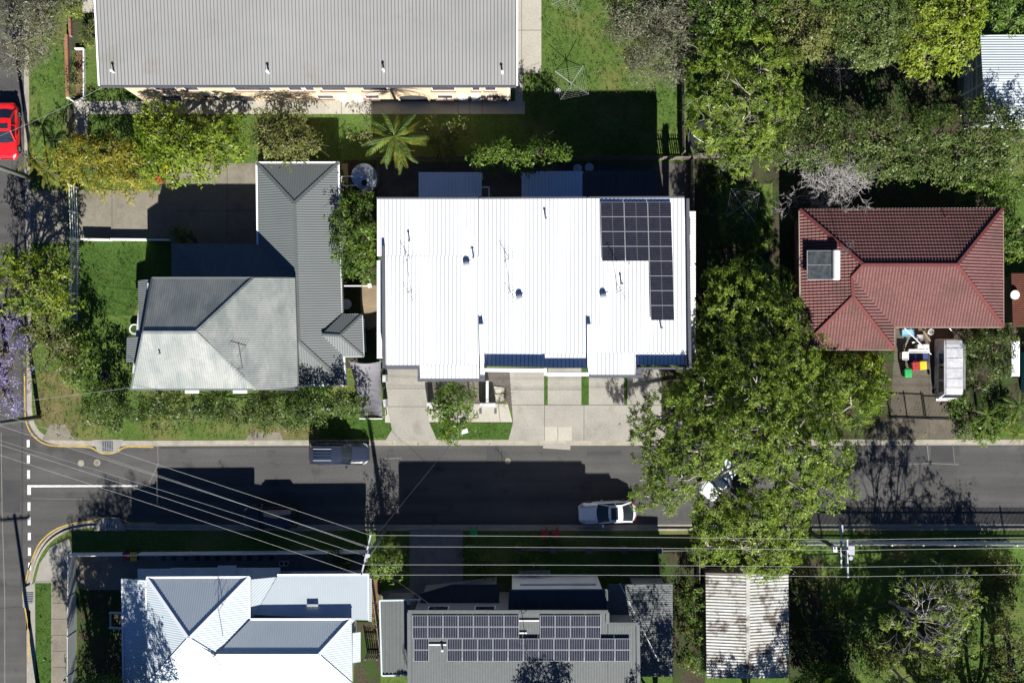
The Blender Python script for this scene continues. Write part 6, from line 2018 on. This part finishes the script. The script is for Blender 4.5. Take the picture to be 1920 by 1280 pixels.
fence('side_fence', 'wire and timber fence behind the back yards at the top right', (1450, 108), (1790, 104), 1.1, 'rails', MAT['timber'], step=2.4, post=0.08)
fence('side_fence', 'thin fence right of the grey solar house', (1306, 1030), (1306, 1085), 1.4, 'panel', MAT['timber'], step=2.0)
fence('side_fence', 'low white fence between the white house and the mulch strip', (699, 1080), (716, 1215), 1.2, 'panel', MAT['timber'], step=2.2)
fence('yard_gate', 'pale framed gate beside the grey carport', (690, 1224), (712, 1224), 1.6, 'paling', MAT['timber'], 'gate', step=1.0)
fence('iron_gate', 'black iron gate across the red house drive', (1668, 781), (1733, 783), 1.5, 'bars', MAT['steel_dark'], 'gate', step=1.4, post=0.09)
fence('iron_gate', 'right leaf of the black iron fence beside the drive', (1736, 783), (1782, 784), 1.4, 'bars', MAT['steel_dark'], 'gate', step=1.8, post=0.09)
fence('iron_fence', 'black slatted fence with piers beside the left townhouse drive', (720, 692), (723, 760), 1.4, 'bars', MAT['steel_dark'], step=1.4, post=0.14)
for y0, y1 in ((703, 716), (749, 763)):
    mb = MB()
    P = W2([(717, y0), (723, y0), (723, y1), (717, y1)], 1.6)
    mb.prism([(p.x, p.y) for p in P], Z, 1.6)
    tag(mb.build('gate_pier', MAT['wall_board']), 'upper grey pier of the driveway fence' if y0 < 710 else 'lower grey pier of the driveway fence', 'pier', 'driveway fence piers')
t = thing('garden_wall', 'thin grey garden wall beside the stepping stones', 'wall', W(912, 740))
mb = MB()
P = W2([(911, 714), (916, 714), (916, 756), (911, 756)], 1.3)
mb.prism([(p.x, p.y) for p in P], Z, 1.3)
mb.build('wall', MAT['wall_board'], t)
mb = MB()
P = W2([(900, 756), (929, 756), (929, 762), (900, 762)], 1.35)
mb.prism([(p.x, p.y) for p in P], Z, 1.35)
mb.build('front_wall', MAT['wall_board'], t)
for x in (901, 929):
    mb = MB()
    mb.box(W(x, 770, 0.14), (0.2, 0.45, 0.04))
    mb.build('letterbox_pad', MAT['fascia'], t)
mb = MB()
P = W2([(800, 755), (813, 755), (813, 763), (800, 763)], 1.3)
mb.prism([(p.x, p.y) for p in P], Z, 1.3)
mb.build('pier', MAT['wall_board'], t)
t = thing('tiled_porch_roof', 'small patterned tiled porch roof beside the garden wall', 'porch', W(890, 735))
P = [W(881, 712, 2.4), W(897, 712, 2.4), W(898, 752, 2.2), W(880, 752, 2.2)]
roof(t, [P], MAT['concrete_old'], 'tile', under=MAT['fascia'])
mb = MB()
for p in P:
    mb.bar((p.x * 0.999, p.y, Z), (p.x * 0.999, p.y, 2.15), 0.08, 0.08)
mb.build('post', MAT['fascia'], t)
t = thing('low_wall', 'low white-capped wall along the bottom of the left driveway', 'wall', W(215, 448))
for x0, x1, h in ((155, 208, 0.75), (209, 320, 0.6)):
    mb = MB()
    mb.bar(W(x0, 449, h / 2 + Z), W(x1, 450, h / 2 + Z), 0.12, h)
    o = mb.build('wall', MAT['wall_white'], t)
t = thing('brick_planter', 'red brick planter wall with letterbox by the left lawn', 'planter', W(133, 120))
for (x0, y0), (x1, y1), w, h in (((134, 38), (135, 70), 0.2, 0.5), ((131, 70), (134, 186), 0.26, 0.85)):
    mb = MB()
    a, b = W(x0, y0, Z), W(x1, y1, Z)
    L = (b - a).length
    n = int(L / 0.24)
    zz = Z
    cap = MB()
    core = MB()
    core.bar((a.x, a.y, Z + h / 2 - 0.06), (b.x, b.y, Z + h / 2 - 0.06), w - 0.03, h - 0.12)
    co = core.build('wall', MAT['concrete'], t)
    bk = MB()
    bk.box((0, 0, 0), (w, L / n - 0.012, 0.07))
    bme = bk.mesh('brick', MAT['brick'])
    for c in range(int(h / 0.085)):
        for i in range(n):
            if c < int(h / 0.085) - 3:
                continue
            o = link('brick', bme, co)
            p = a + (b - a) * ((i + 0.5) / n)
            o.location = (p.x, p.y, Z + 0.045 + c * 0.085)
            o.rotation_euler = (0, 0, math.atan2(-(b - a).x, (b - a).y))
for p, q in (((141, 92), (158, 92)), ((158, 92), (158, 184)), ((158, 184), (141, 192)), ((141, 192), (126, 184))):
    mb = MB()
    mb.bar(W(*p, 0.3), W(*q, 0.3), 0.1, 0.34)
    mb.build('edging', MAT['wall_white'], t)
t = thing('low_fence', 'dark low fence beside the apartment path corner', 'fence', W(131, 235))
mb = MB()
mb.bar(W(132, 205, 0.6), W(133, 262, 0.6), 0.06, 0.9)
mb.build('panel', MAT['timber'], t)

# ------------------------------------------------------------------ shade sail, tank, clothes hoists, junk
t = thing('shade_sail', 'grey shade sail stretched over the narrow side entry', 'shade sail', W(690, 730))
n = 12
c00, c10, c11, c01 = W(655, 677, 3.0), W(714, 677, 3.0), W(718, 781, 2.5), W(677, 782, 2.5)
g = []
for i in range(n + 1):
    row = []
    for j in range(n + 1):
        s, q = i / n, j / n
        p = lerp4(c00, c10, c11, c01, s, q)
        ctr = (c00 + c10 + c11 + c01) / 4
        pinch = 0.16 * (4 * s * (1 - s) * (abs(2 * q - 1) ** 4) + 4 * q * (1 - q) * (abs(2 * s - 1) ** 4))
        p = p + (ctr - p) * pinch * 0.55
        p.z -= 0.5 * (4 * s * (1 - s)) * (4 * q * (1 - q)) - 0.25 * q * (4 * s * (1 - s))
        row.append(p)
    g.append(row)
mb = MB()
for i in range(n):
    for j in range(n):
        mb.face([g[i][j], g[i][j + 1], g[i + 1][j + 1], g[i + 1][j]])
mb.build('cloth', MAT['sail'], t, True)
for p in (c00, c10, c11, c01):
    mb = MB()
    mb.tube([(p.x, p.y, Z), (p.x, p.y, p.z + 0.1)], 0.045, 8)
    mb.build('post', MAT['steel'], t)
mb = MB()
mb.bar(W(675, 784, 0.5), W(718, 784, 0.5), 0.06, 0.9)
mb.build('gate', MAT['paint_white'], t)

t = thing('water_tank', 'round galvanised water tank beside the grey wing', 'tank', W(690, 340))
c = W(682, 330, 2.3)
mb = MB()
n = 36
rr = 0.97
zs = [Z + 0.1 * k for k in range(22)]
for i in range(len(zs) - 1):
    for k in range(n):
        q = []
        for zi, kk in ((i, k), (i, k + 1), (i + 1, k + 1), (i + 1, k)):
            r_ = rr + (0.018 if zi % 2 else 0)
            q.append((c.x + r_ * math.cos(2 * math.pi * kk / n), c.y + r_ * math.sin(2 * math.pi * kk / n), zs[zi]))
        mb.face(q)
mb.build('shell', MAT['tank'], t)
mb = MB()
for k in range(n):
    a0, a1 = 2 * math.pi * k / n, 2 * math.pi * (k + 1) / n
    d = 0.035 if k % 3 == 0 else 0.0
    mb.face([(c.x, c.y, zs[-1] + 0.22), (c.x + rr * 1.02 * math.cos(a0), c.y + rr * 1.02 * math.sin(a0), zs[-1] + d), (c.x + rr * 1.02 * math.cos(a1), c.y + rr * 1.02 * math.sin(a1), zs[-1] + 0.0)])
lid = mb.build('lid', MAT['tank'], t)
mb = MB()
mb.disc((c.x + 0.05, c.y - 0.55), 0.23, zs[-1] + 0.05, zs[-1] + 0.18, 18)
mb.build('inlet', MAT['black'], lid)
mb = MB()
mb.disc((c.x, c.y), 0.12, zs[-1] + 0.2, zs[-1] + 0.27, 14)
mb.build('cap', MAT['steel'], lid)
t = thing('tank_frame', 'white pipe frame between the grey wing and the tank', 'frame', W(655, 340))
for p, q in (((637, 331, 2.3), (662, 331, 2.3)), ((637, 348, 2.3), (670, 348, 2.3)), ((640, 331, 2.3), (640, 348, 2.3)), ((640, 348, 0.12), (640, 348, 2.3))):
    mb = MB()
    mb.tube([W(*p), W(*q)], 0.055, 6)
    mb.build('pipe', MAT['white_plastic'], t)
t = thing('timber_stack', 'pale timber sheet leaning by the water tank', 'timber', W(648, 325))
mb = MB()
mb.hexa([W(640, 308, 0.2), W(652, 306, 0.2), W(653, 345, 0.9), W(649, 345, 0.9), W(640, 308, 0.28), W(652, 306, 0.28), W(653, 345, 0.98), W(649, 345, 0.98)])
mb.build('sheet', MAT['sand'], t)


def hoist(px, py, lab, rz, wing=True, arms=4):
    b = W(px, py, 1.9)
    t = thing('clothes_hoist', lab, 'clothesline', (b.x, b.y, Z), 'rotary clothes hoists')
    mb = MB()
    mb.tube([(b.x, b.y, Z), (b.x, b.y, 2.1)], 0.035, 8)
    mb.build('mast', MAT['steel'], t)
    ends = []
    for k in range(4):
        a = rz + k * math.pi / 2
        e = Vector((b.x + 1.6 * math.cos(a), b.y + 1.6 * math.sin(a), 2.05))
        ends.append(e)
        mb = MB()
        mb.tube([(b.x, b.y, 1.8), e], 0.022, 6)
        mb.build('arm', MAT['steel'], t)
    mb = MB()
    top = Vector((b.x, b.y, 1.8))
    for k in range(4):
        for f in (0.35, 0.48, 0.61, 0.74, 0.87, 1.0):
            mb.tube([top + (ends[k] - top) * f, top + (ends[(k + 1) % 4] - top) * f], 0.004, 3, cap=False)
    tag(mb.build('line', MAT['wire'], t), kind='stuff')
    return t


hoist(1072, 156, 'rotary clothes hoist half in shadow on the long lawn', math.radians(-34))
hoist(1068, -8, 'rotary clothes hoist cut by the top edge', math.radians(-62))
hoist(1575, 128, 'clothes hoist in the dark back yard', 0.0)
hoist(1392, 385, 'old clothes hoist with loose lines in the overgrown yard', math.radians(35))
t = thing('fan_wheel', 'small round white wheel lying on the shaded lawn', 'wheel', W(1045, 171))
mb = MB()
for k in range(6):
    a = math.pi * k / 3
    c = W(1045, 171, 0.18)
    mb.bar(c, c + Vector((0.2 * math.cos(a), 0.2 * math.sin(a), 0)), 0.07, 0.03)
mb.build('blade', MAT['white_plastic'], t)
mb = MB()
c = W(1045, 171, 0.18)
mb.tube([c + Vector((0.24 * math.cos(a * 0.5236), 0.24 * math.sin(a * 0.5236), 0)) for a in range(13)], 0.02, 5)
mb.build('rim', MAT['white_plastic'], t)
t = thing('trampoline', 'dark round trampoline half hidden under the trees', 'trampoline', W(1325, 262))
c = W(1325, 258, 0.8)
mb = MB()
mb.disc((c.x, c.y), 1.3, 0.75, 0.78, 32)
mb.build('mat', MAT['black'], t)
mb = MB()
mb.tube([c + Vector((1.45 * math.cos(a * math.pi / 16), 1.45 * math.sin(a * math.pi / 16), 0)) for a in range(33)], 0.05, 6, cap=False)
mb.build('rim', MAT['fascia'], t)
for k in range(4):
    a = k * math.pi / 2 + 0.6
    mb = MB()
    p = c + Vector((1.45 * math.cos(a), 1.45 * math.sin(a), 0))
    mb.tube([(p.x, p.y, Z), p], 0.04, 6)
    mb.build('leg', MAT['steel'], t)
t = thing('garden_arch', 'pale hoop frame beside the trampoline', 'frame', W(1325, 262))
mb = MB()
mb.tube([W(1300 + 50 * k / 12, 245 + 24 * math.sin(math.pi * (0.12 + 0.6 * k / 12)), 1.2) for k in range(13)], 0.035, 5)
mb.build('hoop', MAT['white_plastic'], t)
t = thing('timber_bench', 'pale grey timber top at the fence corner', 'bench', W(1325, 293))
mb = MB()
for k in range(3):
    mb.bar(W(1290, 290 + k * 3.2, 0.9), W(1358, 288 + k * 3.2, 0.9), 0.13, 0.05)
mb.build('top', MAT['timber'], t)
mb = MB()
for x in (1295, 1352):
    mb.bar(W(x, 292, Z), W(x, 292, 0.88), 0.1, 0.3)
mb.build('legs', MAT['timber'], t)
for x, y, r, lab in ((1083, 316, 0.32, 'left round white lid behind the townhouses'), (1105, 314, 0.32, 'right round white lid behind the townhouses'), (1357, 312, 0.3, 'blue-grey round tub at the yard corner'), (252, 617, 0.4, 'white round pot beside the faded house'), (528, 1056, 0.2, 'left round plant pot behind the white wall'), (536, 1056, 0.2, 'right round plant pot behind the white wall'), (196, 703, 0.36, 'dark round tub in the shaded corner garden'), (1746, 622, 0.22, 'white round bucket below the red eave')):
    t = thing('round_tub', lab, 'tub', W(x, y), 'round tubs and pots')
    c = W(x, y, 0.6)
    mb = MB()
    mb.disc((c.x, c.y), r * 0.85, Z, 0.6, 20, r1=r)
    m_ = MAT['fascia'] if 'dark' in lab else MAT['white_plastic'] if 'blue' not in lab else MAT['tank']
    mb.build('tub_body', m_, t)
    mb = MB()
    mb.tube([(c.x + r * math.cos(k * math.pi / 10), c.y + r * math.sin(k * math.pi / 10), 0.6) for k in range(21)], 0.03, 5, cap=False)
    mb.build('rim', m_, t)
    mb = MB()
    mb.disc((c.x, c.y), r * 0.8, 0.58, 0.607, 16)
    mb.build('fill', MAT['soil'] if 'pot' in lab else MAT['tank'] if 'dark' not in lab else MAT['black'], t)
# junk under the eave of the red house
for x0, y0, x1, y1, h, m, nm, lab in ((1692, 618, 1713, 630, 0.7, 'blue_plastic', 'storage_crate', 'pale blue storage crate below the red eave'),
                                      (1706, 660, 1741, 676, 0.6, 'bin_body', 'junk_pile', 'dark blue tarpaulin bundle in front of the bins'),
                                      (1721, 646, 1741, 655, 0.9, 'white_plastic', 'old_chair', 'white broken chair beside the van'),
                                      (1704, 655, 1742, 661, 0.7, 'white_plastic', 'board', 'white board lying across the junk'),
                                      (1719, 628, 1730, 636, 0.8, 'alu', 'metal_box', 'small silver box in the junk'), (1692, 660, 1703, 674, 0.9, 'white_plastic', 'cream_tub', 'cream plastic tub at the left of the junk')):
    t = thing(nm, lab, 'junk', W((x0 + x1) / 2, (y0 + y1) / 2), 'junk beside the red house')
    P = W2([(x0, y1), (x1, y1), (x1, y0), (x0, y0)], h)
    mb = MB()
    q = inset(P, 0.04)
    mb.hexa([(p.x, p.y, Z) for p in q] + [(p.x, p.y, h) for p in P])
    mm = M('tarp_blue', (0.03, 0.045, 0.12), (0.05, 0.06, 0.14), 2.5, fine=4) if 'tarp' in lab else MAT[m]
    mb.build('shell', mm, t)
    mb = MB()
    for k in range(4):
        mb.bar(Vector(P[k]) + Vector((0, 0, 0.02)), Vector(P[(k + 1) % 4]) + Vector((0, 0, 0.02)), 0.05, 0.05)
    mb.build('rim', mm, t)
for x, y, a, m, lab in ((1700, 642, 1.2, 'timber', 'brown timber offcut at the left of the junk'), (1722, 640, 0.2, 'white_plastic', 'short white plank in the middle of the junk'), (1738, 630, 2.2, 'sand', 'pale plank in the junk nearest the van')):
    t = thing('timber_offcut', lab, 'junk', W(x, y), 'timber offcuts in the junk')
    mb = MB()
    p = W(x, y, 0.45)
    d = Vector((math.cos(a), math.sin(a), 0.08)) * 0.5
    mb.bar(p - d, p + d, 0.12, 0.06)
    mb.bar(p - d * 0.7 - Vector((0, 0, 0.14)), p + d * 0.4 - Vector((0, 0, 0.14)), 0.1, 0.06)
    mb.build('plank', MAT[m], t)
for k, (p, q) in enumerate((((1696, 615, 2.2), (1744, 662, 0.6)), ((1724, 645, 1.0), (1746, 664, 0.6)), ((1780, 615, 1.8), (1790, 626, 1.0)))):
    t = thing('pipe_length', ['long white pole leaning from the red eave', 'short white pole in the junk', 'grey ladder rail below the eave'][k], 'pole', W(p[0], p[1]), 'leaning poles')
    mb = MB()
    mb.tube([W(*p), W(*q)], 0.035, 6)
    mb.build('shaft', MAT['white_plastic'], t)
t = thing('white_sink', 'white basin on the rust roof at the right edge', 'basin', W(1901, 553))
mb = MB()
c = W(1901, 553, 2.75)
mb.disc((c.x, c.y), 0.3, 2.7, 2.95, 16, r1=0.36)
mb.build('bowl', MAT['white_plastic'], t)
t = thing('letter_box', 'white letter box on the verge under the young tree', 'letterbox', W(870, 808))
mb = MB()
c = W(871, 808, 0.5)
mb.box((c.x, c.y, 0.65), (0.55, 0.34, 0.32), 0.3)
mb.build('box', MAT['white_plastic'], t)
mb = MB()
mb.bar((c.x, c.y, Z), (c.x, c.y, 0.5), 0.1, 0.1)
mb.build('post', MAT['white_plastic'], t)

# ------------------------------------------------------------------ poles and wires
def pole(lab, px, py, h, arms, lamp=False, trans=False):
    b = W(px, py, Z)
    t = thing('power_pole', lab, 'power pole', b, 'power poles')
    mb = MB()
    mb.tube([b - Vector((0, 0, 0.1)), b + Vector((0, 0, h * 0.5)), b + Vector((0, 0, h))], [0.19, 0.16, 0.13], 12)
    mb.build('shaft', MAT['pole'], t, True)
    mb = MB()
    mb.disc((b.x, b.y), 0.15, b.z + h, b.z + h + 0.03, 12)
    mb.build('cap', MAT['alu'], t)
    out = []
    for z, a, L in arms:
        d = Vector((math.cos(a), math.sin(a), 0)) * L
        c = Vector((b.x, b.y, b.z + z)) + Vector((-math.sin(a), math.cos(a), 0)) * 0.17
        mb = MB()
        mb.bar(c - d, c + d, 0.1, 0.12)
        ao = mb.build('crossarm', MAT['alu'], t)
        pts = []
        for f in (-0.93, -0.45, 0.4, 0.93):
            m = MB()
            q = c + d * f
            m.tube([q, q + Vector((0, 0, 0.1)), q + Vector((0, 0, 0.2))], [0.05, 0.07, 0.03], 8)
            m.build('insulator', MAT['white_plastic'], ao)
            pts.append(q + Vector((0, 0, 0.2)))
        out.append(pts)
    if lamp:
        m = MB()
        q = Vector((b.x, b.y, b.z + h * 0.8))
        m.tube([q, q + Vector((-0.1, 0.9, 0.3)), q + Vector((-0.15, 1.6, 0.35))], 0.035, 6)
        m.box(q + Vector((-0.16, 1.8, 0.35)), (0.25, 0.5, 0.12))
        m.build('street_lamp', MAT['alu'], t)
    if trans:
        m = MB()
        q = Vector((b.x + 0.35, b.y + 0.35, b.z + h * 0.86))
        m.box(q, (0.5, 0.7, 0.8))
        m.build('transformer', MAT['alu'], t)
        m = MB()
        q = Vector((b.x - 0.3, b.y + 0.1, b.z + h * 0.72))
        m.box(q, (0.3, 0.4, 0.5))
        m.build('switch_box', MAT['white_plastic'], t)
    return t, out


midp, mo = pole('power pole between the white house and the grey house', 722, 994, 9.4, [(9.2, math.radians(77), 1.55), (8.2, math.radians(77), 0.7)])
rgp, ro = pole('power pole with street lamp and transformer in the lower right yard', 1519, 997, 9.6, [(9.4, math.radians(91), 1.4), (8.0, math.radians(90), 1.0), (9.2, math.radians(90), 0.9)], lamp=True, trans=True)
lfp, lo_ = pole('leaning-looking greenish pole at the left kerb corner', 74, 781, 9.4, [(9.2, math.radians(80), 1.5)])
blp, bo = pole('pole at the bottom left whose long shadow crosses the side street', 72, 1284, 9.6, [(9.3, math.radians(5), 1.2)])
tlp, to_ = pole('pale pole beside the golden palm and the red car', 64, 336, 9.4, [(9.2, math.radians(80), 1.4)])


def wire(lab, p, q, r=0.012, sag=0.35, mat='wire', n=10):
    p, q = Vector(p), Vector(q)
    mb = MB()
    mb.tube([p + (q - p) * (k / n) - Vector((0, 0, sag * 4 * (k / n) * (1 - k / n))) for k in range(n + 1)], r, 5, cap=False)
    o = mb.build('overhead_wire', MAT[mat])
    tag(o, lab, 'wire', 'overhead wires')
    return o


ORD = ['bottom', 'second lowest', 'second highest', 'top']
for k in range(4):
    wire(ORD[k] + ' overhead wire from the middle pole to the right pole', mo[0][k], ro[0][k], sag=0.25)
    far = Vector((ro[0][k].x + 38, ro[0][k].y + 0.3, ro[0][k].z))
    wire(ORD[k] + ' overhead wire running out at the right edge', ro[0][k], far, sag=0.3)
    wire(ORD[k] + ' overhead wire slanting from the middle pole to the left corner', mo[0][k], lo_[0][k], sag=0.35, r=0.011)
for k in (1, 2):
    wire(['', 'lower', 'upper'][k] + ' thin cable below the slanting wires to the left corner', mo[1][k], Vector(lo_[0][k]) - Vector((0, 0, 1.0)), sag=0.4, r=0.012, mat='steel')
wire('thin dark service cable from the middle pole to the left townhouse', Vector(mo[1][3]), W(945, 742, 5.0) + Vector((0.2, 1.5, 0.6)), 0.012, 0.3, 'wire_dark')
wire('thin service cable from the middle pole to the grey solar house', Vector(mo[1][0]), W(822, 1144, 7.1), 0.012, 0.25, 'wire_dark')
wire('thin service cable from the corner pole to the faded-roof house', Vector(lo_[0][3]) - Vector((0, 0, 1.5)), W(249, 726, 5.5), 0.012, 0.3, 'steel')
wire('thin service cable from the pale pole to the apartment block', Vector(to_[0][3]) - Vector((0, 0, 1.5)), W(190, 165, 5.6), 0.012, 0.3, 'steel')
